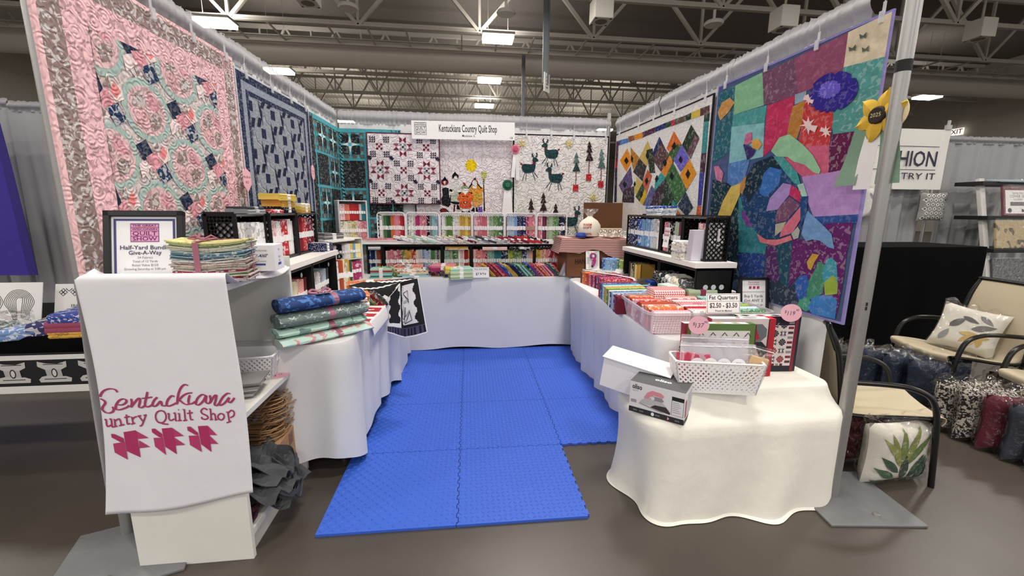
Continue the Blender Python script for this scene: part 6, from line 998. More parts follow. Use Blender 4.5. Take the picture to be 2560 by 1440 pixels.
b=MB('7c5a4a'); b.box((.1755,.0,.165),(.001,.05,.06)); b.box((.1755,.02,.04),(.001,.06,.05),col='8a5c38'); b.done('tape',PRINT,t)
b=MB(); b.box((.02,-.10,.211),(.3,.07,.003),Mx.Rotation(.2,3,'X')); b.done('flap',CARD,t)
KR=mat('kraft_paper','8a6848',.85,mott=.12)
for i in range(14):
    t=thing('paper_bag',f'brown paper carrier bag in the bookcase pile, {ORD[i]} from bottom','bag',(-1.04+RB.uniform(-.012,.012),2.0+RB.uniform(-.012,.012),.335+i*.0135),.0+RB.uniform(-.08,.08),'brown paper bags piled in the bookcase')
    b=MB(); b.sheet(lambda u,v:V(((u-.5)*.22,(v-.5)*.26,.004+.003*sin(u*6+i)+.003*sin(v*5+i*2))),5,5); b.done('bag_body',KR,t,thick=.006)
    b=MB(); ph=RB.uniform(-.02,.02)
    for s in(-.05,.05): b.tube(crom([(.10,-.06+s+ph,.006),(.15,-.055+s+ph,.012),(.172+RB.uniform(-.01,.012),s+ph,.008),(.15,.055+s+ph,.002),(.10,.06+s+ph,.004)],4),.003,5)
    b.done('twisted_handle',mat('paper_cord','a07c58',.85,mott=.1),t,smooth=True)
GB=mat('grey_nonwoven','45464a',.8,mott=.08,bump='noise',bs=120,bst=.15)
def bagpile(lab,cx_,cy_,cz_,n,seed,m_,sx,sy,sz,name='fabric_bag'):
    R=random.Random(seed)
    for i in range(n):
        t=thing(name,lab%ORD[i],'bag',(cx_+R.uniform(-.02,.02),cy_+R.uniform(-.03,.03),cz_+sz*i/n),R.uniform(-.3,.3),'dark grey bags stuffed in the bookcase')
        a,b_,c_,d_=[R.uniform(0,6) for _ in range(4)]
        b=MB(); b.sheet(lambda u,v:V(((u-.5)*sx*(1+.15*sin(v*4+a)),(v-.5)*sy*(1+.12*sin(u*5+b_)),.02*sin(u*7+c_)*sin(v*6+d_)+.016*sin((u+v)*13+a)-.16*max(0,u-.62)**1.2+.012*sin(v*19+b_))),16,14)
        b.done('bag_body',m_,t,thick=.004)
        b=MB()
        for s in(-1,1):
            P=crom([(sx*.3,s*sy*.2,.0),(sx*.46,s*sy*.3,-.03),(sx*.55,s*sy*.05,-.07-R.uniform(0,.03)),(sx*.48,s*sy*-.12,-.04),(sx*.32,-s*sy*.1,.01)],5)
            pr=[[V(p)+V((0,0,w_)) for w_ in(-.012,.012)] for p in P]; b.rings(pr,cap0=False,close=False)
        b.done('strap',m_,t,thick=.002)
bagpile('dark grey cloth bag hanging out of the bookcase bottom, %s from bottom',-.93,1.775,.19,7,5,GB,.30,.24,.17)
b=MB(); R5=random.Random(5); b.sheet(lambda u,v:V(((u-.5)*.16,(v-.5)*.14,.12*u+.02*sin(v*9+u*4)+.012*sin(u*17))),10,10); o=b.done('plastic_bag',PLASTIC,smooth=True,thick=.001); o.location=(-.99,1.75,.40); tag(o,'crumpled clear plastic bag behind the dark grey bags','bag')
for i in range(2):
    b=MB(); b.sheet(lambda u,v:V(((u-.5)*.16,(v-.5)*.12,.03*sin(u*5+i)*sin(v*6)+.02*u)),8,8); o=b.done('folded_cloth',mat('maroon_cloth','4a2430',.8,mott=.15),thick=.02); o.location=(-.97,1.67+.03*i,.135+.026*i); tag(o,['maroon folded cloth at the near end of the bottom bookcase shelf','small maroon cloth lying on the other maroon cloth in the bookcase'][i],'cloth')
# ---------------- left table goods ----------------
def bb(lab,M,w,d,h,mt=BLACKPL,**k): return crate(lab,M,w,d,h,mt,name='lattice_crate',group=k.pop('group','black lattice crates on the shelf boards'),**k)
ly=[2.345,2.60,3.0,3.39]
LC=[[('white','floral',3),('pale grey','printed',3),('white','floral',6)],[('white','floral',2),('pale pink','printed',2),('white','dotted',2),('red','floral',3),('white','plain',3)],[('dark red','plain',4),('red','dotted',2),('dark red','floral',3),('maroon','floral',2)]]
ys=[2.26,2.594,3.0,3.385]
for i in range(3):
    a,c=ys[i]+.003,ys[i+1]-.003; nm=['nearest the viewer','middle one','farthest of three'][i]
    bb(f'black lattice crate on the left shelf board, {nm}',at(-1.13-.02*(i==0),(a+c)/2,1.091 if i else 1.091,pi/2),c-a,.14,.287,side='lattice',top='solid',backl=False,pitch=.036)
    fabrow((-1.145,a+.016),(-1.145,c-.016),1.104,LC[i],.10,.225+.012*(i==2),f'left upper crate {nm}',f'fabrics in the left crate {nm}',0,hj=.008,side='near end')
ysl=[2.33,2.86,3.385]
LL=[[('white','printed',1),('grey','floral',1),('pale blue','plain',1),('olive','plain',5),('cream','plain',2),('ivory','floral',1),('coral','striped',3),('maroon','plain',2)],[('charcoal','floral',2),('pale grey','floral',3),('white','printed',2),('grey','floral',2),('pale blue','plain',3),('charcoal','plain',2)]]
for i in range(2):
    a,c=ysl[i]+.003,ysl[i+1]-.003; nm=['near one','far one'][i]
    bb(f'black crate under the left shelf board, {nm}',at(-1.005,(a+c)/2,.747,pi/2),c-a,.28,.303,side='solid',backl=False)
    fabrow((-1.03,a+.03),(-1.03,c-.04-.08*i),.761,LL[i],.15,.20,f'left lower crate, {nm}',f'fabrics in the left lower crate, {nm}',0,hj=.01,side='near end',lean=.06)
    b=MB(); b.lathe([(.016,.002),(.012,.004)],16); o=b.done('round_sticker',mat('grey_sticker','8a8a8c',.5)); o.matrix_world=frame((-1.0045,(a+c)/2+.08,1.0),(0,1,0),(0,0,1)); tag(o,f'small round pale sticker on the left lower crate, {nm}','sticker')
LF='folded fabrics on the black crates at left'
G=[(-1.2,2.50,1.379,.2,.12,.024,'grey','plain','grey folded fabric on top of the nearest left crate','c8c6c8'),(-1.2,2.50,1.404,.19,.11,.012,'charcoal','plain','charcoal folded fabric lying on the grey one','c8c6c8'),
(-1.19,2.74,1.379,.16,.12,.022,'red','floral','red floral folded fabric on top of the middle left crate','f2f1f2')]
for x,y,z,w,d,t_,c,p,l,bd in G: folded(x,y,z,w,d,t_,pi/2,c,p,l,LF,bd)
for i in range(4): folded(-1.2,2.93,1.379+.0205*i,.2,.13,.02,pi/2+RB.uniform(-.05,.05),['black','black','mustard','mustard'][i],'plain' if i!=1 else 'dotted',f'{["black","black dotted","mustard","yellow mustard"][i]} folded fabric in the yellow topped pile, {ORD[i]} from bottom',LF)
for i in range(2): folded(-1.19,2.90,1.462+.019*i,.2,.14,.019,pi/2-.1,'yellow','plain',f'yellow folded fabric on the tall pile over the crates, {["lower","upper"][i]} one',LF)
for i in range(3): folded(-1.19,3.2,1.379+.0225*i,.19,.13,.022,pi/2+.05,['mustard','yellow','cream'][i],'plain',f'{["mustard","yellow","cream"][i]} folded fabric in the short pile on the farthest left crate',LF)
# far end of the left shelf board
for i in range(3): folded(-1.09,3.30,1.092+.021*i,.15,.14,.02,pi/2-.2,'navy','dotted',f'navy spotted folded fabric at the end of the left shelf board, {ORD[i]} from bottom','navy spotted fabrics')
# white bin units in the back left corner
PB=mat('white_card_bin','e6e3de',.7,mott=.03)
crate('white card bin with pale lining in the back left corner of the left table',at(-1.04,3.86,.747,pi/2*.62),.36,.2,.40,PB,side='solid',backl=False,group='white open bins in the back left corner',name='card_bin',cat='bin',th=.008)
M0=at(-1.04,3.86,.747,pi/2*.62)
b=MB(); b.box((0,.1,.21),(.345,.19,.006)); o=b.done('bin_divider',PB); o.matrix_world=M0; tag(o,'white card divider shelf inside the corner bin','divider')
def rowin(M,x0,x1,y,z,seq,d,h,where,group):
    N=sum(s[2] for s in seq); t=(x1-x0)/N; i=0
    for s in seq:
        for k in range(s[2]):
            bundle(M@Mx.Translation((x0+(i+.5)*t,y+d/2,z)),t*.95,d,h+RB.uniform(-.006,.006),s[0],s[1],f'{s[0]} {s[1]} fabric, {ORD[i]} from left in {where}',group); i+=1
rowin(M0,-.165,.165,.015,.216,[('white','floral',2),('black','floral',2),('pale grey','printed',1),('white','plain',2),('yellow','plain',1),('sky blue','plain',1),('pale yellow','plain',2)],.14,.13,'upper tier of the corner bin','fabrics in the corner bin')
rowin(M0,-.165,.165,.015,.01,[('ivory','floral',1),('pale pink','floral',3),('pink','plain',1),('rose','floral',2),('magenta','floral',3)],.15,.17,'lower tier of the corner bin','fabrics in the corner bin')
WB=mat('white_weave','d8d8da',.7,mott=.1,ms=70)
M1=at(-1.085,4.33,1.091,.42)
crate('white woven basket standing open in the back left corner on the shelf board',M1,.27,.24,.40,WB,side='lattice',backl=False,top='solid',group='white open bins in the back left corner',name='woven_basket',cat='basket',pitch=.02,sw=.012,th=.008)
rowin(M1,-.125,.125,.01,.01,[('ivory','floral',3),('cream','printed',2),('pale yellow','floral',2),('pale pink','floral',2),('pink','floral',3)],.16,.19,'lower half of the tall corner basket','fabrics in the tall corner basket')
rowin(M1,-.125,.125,.02,.205,[('pale pink','printed',2),('coral','plain',2),('red','plain',4),('pale grey','plain',1),('teal','plain',2)],.15,.16,'upper half of the tall corner basket','fabrics in the tall corner basket')
for i,c in enumerate(('white','black','pale grey','black')): folded(-1.13,3.62,1.152+.014*i,.24,.15,.0135,1.2,c,'striped' if i%2 else 'plain',f'{c} folded fabric on the corner bin, {ORD[i]} from bottom','black and white fabrics on the corner bin',tilt=0)
b=MB(); b.box((0,0,0),(.34,.24,.012)); o=b.done('white_card_sheet',PB); o.matrix_world=at(-1.12,3.66,1.15-.006,1.2)@Mx.Rotation(0,4,'Y'); tag(o,'flat white lid lying on the corner bin','lid')
fabrow((-1.02,3.43),(-.93,3.60),.747,[('white','floral',2),('rust','plain',2),('cream','floral',2),('mustard','floral',1),('dark green','plain',1)],.13,.24,'free row beside the left crates','fabrics standing free beside the left crates',.5,side='near end')
# rolls tied with ribbon at the near end of the left table
RM=lambda n,c,pc,ps,pt:mat(n,c,.75,pat='fleck',ps=ps,pc=pc,pt=pt,mott=.15,ms=25)
def roll(lab,c,L,ry,rz_,m_,a,sub=True,rib=.52):
    t=thing('fabric_roll',lab,'fabric roll',c,a,'ribbon tied fabric rolls at the near end of the left table')
    b=MB(); R=[]
    for k in range(15):
        u=k/14; x=(u-.5)*L; s=1-.08*(abs(u-.5)*2)**4; pinch=1-.07*exp(-((u-rib)/.06)**2)
        R.append([(x,ry*s*pinch*cos(j/22*2*pi)*(1+.03*sin(j*3+k)),rz_*(1+s*pinch*sin(j/22*2*pi)*(1+.03*sin(j*2.3+k*1.3)))) for j in range(22)])
    b.rings(R,cap0=True,cap1=True); b.done('roll',m_,t,smooth=True,ang=60)
    b=MB(); x=(rib-.5)*L; P=[(ry*.96*cos(j/22*2*pi),rz_*(1+.965*sin(j/22*2*pi))) for j in range(22)]
    b.rings([[(x-.014,p[0],p[1]) for p in P],[(x+.014,p[0],p[1]) for p in P]],cap0=False); b.done('ribbon',RIBBON,t,smooth=True)
    b=MB()
    for k in range(4): # spiral of layers at the end
        f=.85-.22*k; b.tube([(L/2+.001,ry*.9*f*cos(j/16*2*pi),rz_*(1+.9*f*sin(j/16*2*pi))) for j in range(16)],.002,4,close=True)
    b.done('layer_edge',m_,t)
    return t
A_=.72; cxr,cyr=-.738,2.185
roll('mint floral fabric roll at the bottom of the ribbon tied pile',(cxr+.02,cyr-.01,.746),.47,.075,.021,RM('mint_floral_a','c2dcd2','d8808c',26,.5),A_,rib=.6)
roll('mint floral fabric roll second from bottom in the ribbon tied pile',(cxr-.01,cyr+.01,.788),.45,.075,.023,RM('mint_floral_b','b8d8cc','5a7a78',24,.42),A_,rib=.58)
t=roll('grey green snowflake fabric roll in the ribbon tied pile',(cxr,cyr+.01,.834),.45,.075,.036,RM('grey_green','6e7d7b','c8d0d0',70,.25),A_,rib=.56)
b=MB()
for (x,j,s) in((-.17,.1,.026),(-.09,-.2,.038),(.06,.35,.022),(.10,-.15,.034),(.17,.1,.036),(-.02,.3,.016),(-.13,-.6,.02),(.02,-.5,.02)):
    for k in range(6):
        a=k*pi/3+.2
        def sf(px,py): 
            ang=-pi/2+.55+py/.055; return V((px,.0765*cos(ang)*1.0,.036+.0372*sin(ang)))
        stroke(b,[(x,j*.05),(x+s*cos(a),j*.05+s*sin(a))],.0017,lambda px,py:V((px,-.0765*cos(py/.05*.75-.1),.036+.0375*sin(py/.05*.75+.35))),'e6ecec')
b.done('snowflake_print',PRINT,t)
t=roll('dark blue batik fabric roll on top of the ribbon tied pile',(cxr-.0,cyr+.015,.906),.43,.072,.036,RM('blue_batik','1f3a70','4a80c8',34,.6),A_,rib=.62)
b=MB('f4f2f0'); b.box((.0,-.03,.074),(.075,.03,.001),Mx.Rotation(-.3,3,'X')); b.done('paper_label',PRINT,t)
b=MB()
for s in(-1,1): b.tube(crom([(.0,0,.072),(s*.03,.02,.09),(s*.055,.01,.08),(s*.02,-.005,.073)],4),.007,6)
b.done('bow',RIBBON,t,smooth=True)
# folded pieces further back
for i,(c,p) in enumerate((('white','printed'),('coral','printed'),('white','floral'),('rose','printed'),('orange','checked'),('orange','printed'),('white','plain'))): folded(-.80+.012*(i%3),2.80+.02*(i%2),.746+.0172*i,.27,.16,.0165,.32,c,p,f'{c} {p} folded fabric in the red and white pile, {ORD[i]} from bottom','red and white fabrics piled on the left table')
for i,c in enumerate(('dark green','olive','maroon','brown','charcoal')):
    M=Mx.Translation((-.625+.024*i,2.86+.01*i,.748))@Mx.Rotation(.35,4,'Z')@Mx.Rotation(-.75,4,'Y')@Mx.Translation((0,.07,.002)); bundle(M,.02,.14,.11,c,'printed',f'{c} folded fabric leaning at the red and white pile, {ORD[i]} from left','dark fabrics leaning at the red and white pile',name='folded_fabric',band=None)
for i,(c,p) in enumerate((('white','floral'),('black','printed'),('white','printed'),('orange','printed'),('orange','floral'))): folded(-.72+.02*(i%2),3.25,.746+.022*i,.33,.2,.021,.2,c,p,f'{c} {p} folded fabric in the orange topped pile, {ORD[i]} from bottom','orange topped pile on the left table')
# red printed tea towel over the table edge
t=thing('tea_towel','red and white printed tea towel hanging over the left table edge','towel',(-.6,2.66,.747)); o0=V((-.6,2.66,.747))
def tt(u,v):
    x=-.735+.235*v; 
    if v>.75: x=-.559+.022*sin((v-.75)/.25*pi/2); z=.7525-.10*((v-.75)/.25)
    else: z=.7525+.003*sin(u*9)
    return V((x+.012*u,lerp(2.46,2.90,u)+.01*sin(v*6),z))-o0
def tc(u,v):
    k=int(u*9)
    return 'b8283a' if (k%3!=1 and .2<v<.74) or (k in(1,4) and .2<v<.3) else 'f0ecec'
b=MB(); b.sheet(tt,27,24,cf=tc); b.done('cloth',PRINT,t,smooth=True,ang=180,thick=.0015)
b=MB(); put(b,'TWEET',0,0,.05,'f0ecec',fn=None) if 0 else None
for (hx,hy) in((2.60,-.64),(2.74,-.62)):
    disc(b,hy-.0-o0.x,hx-o0.y,.014,'f4eeee',.0085,12); disc(b,hy+.02-o0.x,hx-o0.y+.006,.011,'f4eeee',.0086,12)
b.done('heart_print',PRINT,t)
# black and white printed panel
t=thing('spooky_panel_cloth','black and white spooky printed panel with purple hem hanging at the left table end','fabric panel',(-.45,3.0,.75)); o0=V((-.45,3.0,.75))
TOPP=[(-.545,2.93,.78),(-.50,2.95,.83),(-.455,3.0,.885),(-.43,2.98,.90),(-.38,2.97,.915),(-.325,2.97,.925)]; BOT=[(-.55,2.92,.545),(-.505,2.93,.53),(-.455,2.96,.49),(-.43,2.945,.485),(-.36,2.93,.505),(-.262,2.92,.535)]
def pl(u,v):
    k=min(4.999,u*5); i=int(k); f=k-i; A=V(TOPP[i]).lerp(V(TOPP[i+1]),f); B=V(BOT[i]).lerp(V(BOT[i+1]),f); p=A.lerp(B,v); p.y+=.012*sin(u*9+v*3)*v; return p-o0
def pc_(u,v):
    if v>.965 or u<.02 or u>.975: return 'ecebee'
    if v>.82:
        q=(u*14)%1; return '14131a' if (.25<q<.75 and v>.86-.03*sin(q*pi)) else '4a4468'
    e=.03*sin(v*26)
    if u<.42: return '141318' if .09+e<u<.36-e and .02<v<.74 else 'ecebee' if u<.40 else '141318'
    if .50+e*.5<u<.86+e and .06<v<.77: return 'ecebee'
    return '141318'
b=MB(); b.sheet(pl,60,60,cf=pc_); b.done('cloth',PRINT,t,smooth=True,ang=180,thick=.0012,fix=True)
b=MB(); K='1a191f'
def pf(a,c): q=pl(a,c); return q+V((0,-.004,0))
for s in([(.57,.2),(.70,.17),(.72,.40),(.57,.2)],[(.58,.22),(.70,.32),(.715,.38)],[(.63,.62),(.72,.52),(.77,.70),(.60,.74),(.66,.67),(.72,.55)],[(.56,.42),(.60,.55),(.58,.66),(.62,.60),(.63,.45)],[(.50,.64),(.56,.66),(.61,.60),(.60,.72),(.53,.70)]): stroke(b,s,.008,lambda x,y:pf(x,y),K)
put(b,'GS',0,0,1,K,fn=lambda x,y:pf(.62+x*.085,.36-y*.07)); b.done('print',PRINT,t)
b=MB(); b.sheet(lambda u,v:pl(u,0).lerp(V((-.85+.3*u,3.12+.08*u,.865))-o0,v)+V((0,0,.012*sin(v*5+u*6))),16,10,cf=lambda u,v:'f0eff1' if (int(u*9+v*5)%4==0) else '17161b'); b.done('top_fold',PRINT,t,smooth=True,thick=.0015)
# pink hoop and bag seen under the cloth
b=MB(); b.tube([(.16*cos(a/28*2*pi),.16*sin(a/28*2*pi),.008) for a in range(28)],.007,8,close=True); o=b.done('pink_hoop',mat('pink_rubber','c8357a',.4),smooth=True); o.location=(-.92,2.42,.002); tag(o,'pink hoop on the floor under the left table','hoop')
b=MB(); b.lathe([(.10,0),(.13,.05),(.12,.14),(.06,.19),(.02,.2)],18); o=b.done('duffel_bag',mat('black_nylon','17161a',.6,mott=.1),smooth=True); o.location=(-1.0,2.45,.012); tag(o,'black bag standing on the floor under the left table','bag')
# ---------------- right table goods ----------------
def filerow(P,step,seq,w,h,t,rz_,where,group,lean=0,name='fat_quarter',band=None,hj=.005,zz=.747,side='far end',pts=('plain',)):
    """squares filed one behind another; P = far end, step = vector to the next"""
    P=V(P); i=0
    for c in seq:
        p=P+V(step)*i
        M=Mx.Translation((p.x,p.y,p.z))@Mx.Rotation(rz_,4,'Z')@Mx.Rotation(lean,4,'X')@Mx.Translation((-w/2,0,h/2))@Mx.Rotation(pi/2,4,'Y')@Mx.Rotation(pi/2,4,'X')
        # local x (thickness)->depth, y(spine)-> up, z -> width
        M=Mx.Translation((p.x,p.y,p.z))@Mx.Rotation(rz_,4,'Z')@Mx.Rotation(lean,4,'X')@Mx(((0,0,1,-w/2),(1,0,0,0),(0,-1,0,h/2),(0,0,0,1)))
        bundle(M,t*.95,h+RB.uniform(-hj,hj),w,c,pts[i%len(pts)],f'{c} fat quarter, {ORD[i]} from {side} in {where}',group,name=name,band=band); i+=1
filerow((1.225,3.72,.747),(.006,-.0345,0),['brown','orange','orange','red','rust','rose','plum','magenta','maroon','purple','magenta','dark red','magenta','red'],.28,.105,.032,.12,'red and purple file','red and purple filed fat quarters',pts=('plain','printed'))
t=thing('banner_tape','white paper tape with round tag lying over the red and purple file','tape',(1.30,3.45,.855),.2)
b=MB('f4f2f4')
P=crom([(-.08,.26,.003),(-.04,.12,.004),(.02,0,.004),(.055,-.12,.002),(.068,-.21,-.002),(.07,-.222,-.04),(.07,-.224,-.075)],5)
pr=[[V(p)+V((s*.015,s*.006,0)) for s in(-1,1)] for p in P]; b.rings(pr,cap0=False,close=False); b.done('paper_tape',PRINT,t,thick=.0008)
b=MB('f4f2f4'); b.T=frame((.07,-.228,-.07),(1,0,0),(0,0,1)); disc(b,0,0,.034,'f4f2f4',0); 
for yy in(.014,0,-.014): rect(b,-.006,yy-.003,.006,yy+.003,'55525a',.0006)
b.done('round_tag',PRINT,t)
filerow((1.20,3.08,.747),(-.004,-.034,0),['rust','purple','plum','blue','aqua','mint','orange','lime','olive','moss green','white','navy','sky blue','pale grey','purple','plum','maroon'],.30,.115,.032,.05,'bright file beside clear bin','bright filed fat quarters beside the clear bin',pts=('plain','plain','printed'))
filerow((1.50,3.00,.747),(.0,-.0385,0),['teal','royal blue','sky blue','mint','aqua','pale blue','mint','aqua','navy','teal'],.26,.10,.036,.05,'blue file behind clear bin','blue filed fat quarters behind the clear bin',pts=('checked','plain','floral'))
folded(1.50,3.13,.747,.34,.12,.055,.12,'dark green','printed','dark green printed bolt with white band lying behind the blue file')
folded(1.57,3.03,.86,.3,.08,.02,.08,'royal blue','plain','royal blue folded fabric with white band on the blue file')
# clear bin
def bin_(lab,M,w,d,h,mt=FROST,tp=.93,name='clear_bin'):
    t=thing(name,lab,'bin',mx=M); n=48
    R=[rr(-w/2,w/2,-d/2,d/2,.05,n,h+.002),rr(-w/2-.012,w/2+.012,-d/2-.012,d/2+.012,.06,n,h+.002),rr(-w/2-.012,w/2+.012,-d/2-.012,d/2+.012,.06,n,h-.014)]
    b=MB(); b.rings([rr(-w/2*tp,w/2*tp,-d/2*tp,d/2*tp,.045,n,0),rr(-w/2,w/2,-d/2,d/2,.05,n,h)],cap0=True); b.done('wall',mt,t,smooth=True,ang=50)
    b=MB(); b.rings(R,cap0=False); b.done('rim',FROST,t,smooth=True,ang=50); return t
MB1=at(1.35,2.27,.748,-.07); bin_('large clear plastic bin of fat quarters at the near end of the right table',MB1,.70,.50,.125)
cols=[(-.215,['orange','red','orange','coral','red','rust','red','coral','orange','red','rose']),(.0,['red','coral','red','rose','pale pink','red','pink','white','red','pink','white']),(.215,['teal','mint','aqua','sage','navy','teal','lime','moss green','pale blue','aqua','green'])]
for k,(xx,seq) in enumerate(cols):
    for i,c in enumerate(seq):
        p=MB1@V((xx,.205-i*.041,.006))
        M=Mx.Translation(p)@Mx.Rotation(-.07+RB.uniform(-.04,.04),4,'Z')@Mx.Rotation(.12+RB.uniform(-.05,.05),4,'X')@Mx(((0,0,1,-.1),(1,0,0,0),(0,-1,0,.06),(0,0,0,1)))
        bundle(M,.037,.118+RB.uniform(-.012,.014),.2,c,('printed','plain','checked','floral')[(i+k)%4],f'{c} {("printed","plain","checked","floral")[(i+k)%4]} fat quarter, {ORD[i]} from back in clear bin, {["left","middle","right"][k]} row','fat quarters in the clear bin',name='fat_quarter',band=None)
for i,(x,y,c,p,l) in enumerate(((1.30,2.50,'red','checked','red checked bundle lying on the back of the clear bin'),(1.52,2.50,'sage','plain','sage bundle with ribbon lying on the back of the clear bin'),(1.44,2.63,'mint','checked','mint checked bundle lying behind the red checked one'))): folded(x,y,.868,.2,.13,.05,-.05+.1*i,c,p,l,band=None if i!=1 else '8a2c4c')
# white frosted bin of batting pieces
MB2=at(1.50,3.50,.748,.15); bin_('white frosted bin of wrapped batting rolls on the right table',MB2,.40,.28,.09,mat('milky_plastic','eceaec',.35,alpha=.7,mott=0))
for i in range(6): 
    o=folded(1.37+.05*i,3.46+.02*(i%2),.76+.0*i,.15,.09,.05,1.2+RB.uniform(-.3,.3),'white','plain',f'white wrapped batting roll in the frosted bin, {ORD[i]} from left','batting rolls in the frosted bin',band=None,name='batting_roll',tilt=-.35)
for i in range(2):
    t=thing('wrapped_batting',['white wrapped batting package behind the frosted bin, left one','white wrapped batting package behind the frosted bin, right one'][i],'package',(1.52+.17*i,3.72,.748),.1,'wrapped batting packages')
    b=MB(); b.box((0,0,.06),(.16,.14,.12)); b.done('batting',mat('batting','eeece8',.9,mott=.03),t,bev=.02,smooth=True)
    b=MB(); b.sheet(lambda u,v:V(((u-.5)*.17,-.074+.004*sin(u*13+v*9),.004+.12*v)),8,6); b.sheet(lambda u,v:V(((u-.5)*.17,(v-.5)*.15,.124+.004*sin(u*11+v*12))),8,6); b.done('clear_wrap',PLASTIC,t,smooth=True)
# batik charm packs on a raised white stand
t=thing('cake_stand','low round white stand under the blue and green packs at the back','stand',(1.45,3.88,.748))
b=MB(); b.lathe([(.10,0),(.09,.01),(.05,.03),(.05,.06),(.20,.075),(.205,.09),(.19,.092)],32); b.done('stand_body',WHITEPL,t,smooth=True)
def pack(x,y,z,w,d,h,rz_,c,p,lab): 
    return folded(x,y,z,w,d,h,rz_,c,p,lab,'batik packs on the right table',band=None,name='batik_pack')
for i in range(4): filerow((1.545+.006*i,3.86-.032*i,.842),(0,0,0),[['lime','moss green','green','lime'][i]],.15,.105,.03,.1,f'green batik pack, layer {["back","second","third","front"][i]}',f'green batik pack',name='batik_square',pts=('floral',))
for i in range(3): filerow((1.42+.004*i,3.90-.03*i,.842),(0,0,0),[['royal blue','blue','sky blue'][i]],.14,.115,.028,.1,f'tall blue batik pack, layer {["back","middle","front"][i]}','tall blue batik pack',name='batik_square',pts=('floral',))
for i in range(2): filerow((1.44,3.70-.03*i,.748),(0,0,0),[['navy','blue'][i]],.15,.09,.028,.05,f'low blue batik pack, layer {["back","front"][i]}','low blue batik pack',name='batik_square',pts=('floral',))
for i in range(9):
    M=Mx.Translation((1.21+.016*i,3.70-.004*i,.748))@Mx.Rotation(.35,4,'Y'); o=bpy.data.objects.new('pattern_leaflet',None); bpy.data.objects.remove(o)
    b=MB(); b.box((0,0,.06),(.003,.13,.12),col=['e8f0ee','bfe0e4','e8f0ee','9cd0d8'][i%4]); o=b.done('pattern_leaflet',PRINT); o.matrix_world=M; tag(o,f'pale blue leaflet leaning in the row left of the blue packs, {ORD[i]} from left','leaflet','leaning leaflets')
# notions at the back
t=thing('rotary_cutter_pack','carded pink rotary cutter in a clear pack at the back of the right table','package',mx=frame((1.27,3.94,.84),(1,.05,0),(0,.15,1)))
b=MB('f2f1f2'); b.box((0,.09,0),(.14,.18,.003)); b.done('card',PRINT,t)
b=MB(); put(b,'OLFA',-.03,.165,.022,'d8a820',z=.002,bold=.02); rect(b,-.06,.05,-.035,.12,'c8c4cc',.002); rect(b,.04,.03,.06,.15,'d8d4da',.002); b.done('print',PRINT,t)
b=MB('b8327c'); P=crom([(.0,.115,.014),(.012,.08,.014),(.0,.05,.014),(.005,.03,.014)],4); b.tube(P,[.02]*4+[.017]*4+[.014]*5,10); b.done('handle',mat('pink_plastic','b8327c',.35),t,smooth=True)
b=MB('d8d8dc'); b.T=Mx.Translation((0,.128,.014)); b.lathe([(.032,-.003),(.034,0),(.03,.004),(.01,.01)],24,col='8a3a6a'); b.lathe([(.016,.004),(.012,.012)],16,col='e4e4e8'); b.done('blade',PRINT,t,smooth=True)
b=MB(); b.tube([(.0,.05,.014),(-.012,.02,.014)],.011,8); b.done('grip_end',BLACKPL,t)
b=MB(); b.sheet(lambda u,v:V(((u-.5)*.09,.01+.16*v,.003+.028*sin(pi*u)*sin(pi*v)**.5)),8,8); b.done('blister',PLASTIC,t,smooth=True)
b=MB('e4d878'); b.box((0,.01,.05),(.16,.04,.05)); o=b.done('notion_box',mat('pale_yellow_box','e6e0b0',.6,mott=.2,ms=50),bev=.003); o.location=(1.27,3.88,.748); tag(o,'small pale yellow printed box before the rotary cutter pack','box')
t=thing('jar','glass jar with white lid beside the rotary cutter pack','jar',(1.40,3.95,.84))
b=MB(); b.lathe([(.03,0),(.034,.01),(.034,.07),(.03,.08)],20); b.done('glass_body',mat('jar_glass','cfc8b8',.15,alpha=.55,mott=.1),t,smooth=True)
b=MB(); b.lathe([(.036,.08),(.036,.1),(.033,.103)],20); b.done('lid',WHITEPL,t,smooth=True)
b=MB(); b.box((1.33,3.95,.79),(.3,.08,.09)); o=b.done('riser_box',LAMIN); tag(o,'white riser box under the jar and the rotary cutter pack','box')
for i in range(4):
    M=Mx.Translation((.985+.045*i,4.07-.012*i,.749))@Mx.Rotation(.42,4,'Y')@Mx.Rotation(-.12,4,'X'); t=thing('marker_pack',f'grey carded notion leaning at the right end of the back cloth, {ORD[i]} from left','package',mx=M,group='carded notions leaning at the back right corner')
    b=MB(['8a888c','e8e6ea','6a686c','d8d6da'][i]); b.box((0,0,.08),(.062,.006,.16)); b.done('card',PRINT,t)
    b=MB('4a4a50'); b.box((-.004,-.010,.07),(.02,.012,.11)); b.done('tool',PRINT,t)
    b=MB(); b.box((0,-.011,.075),(.05,.018,.13)); b.done('blister',FROST,t,bev=.006)
    b=MB(); b.tube([(0,-.006,.14),(0,-.006,.18)],.024,12); b.done('cap',FROST,t,smooth=True)
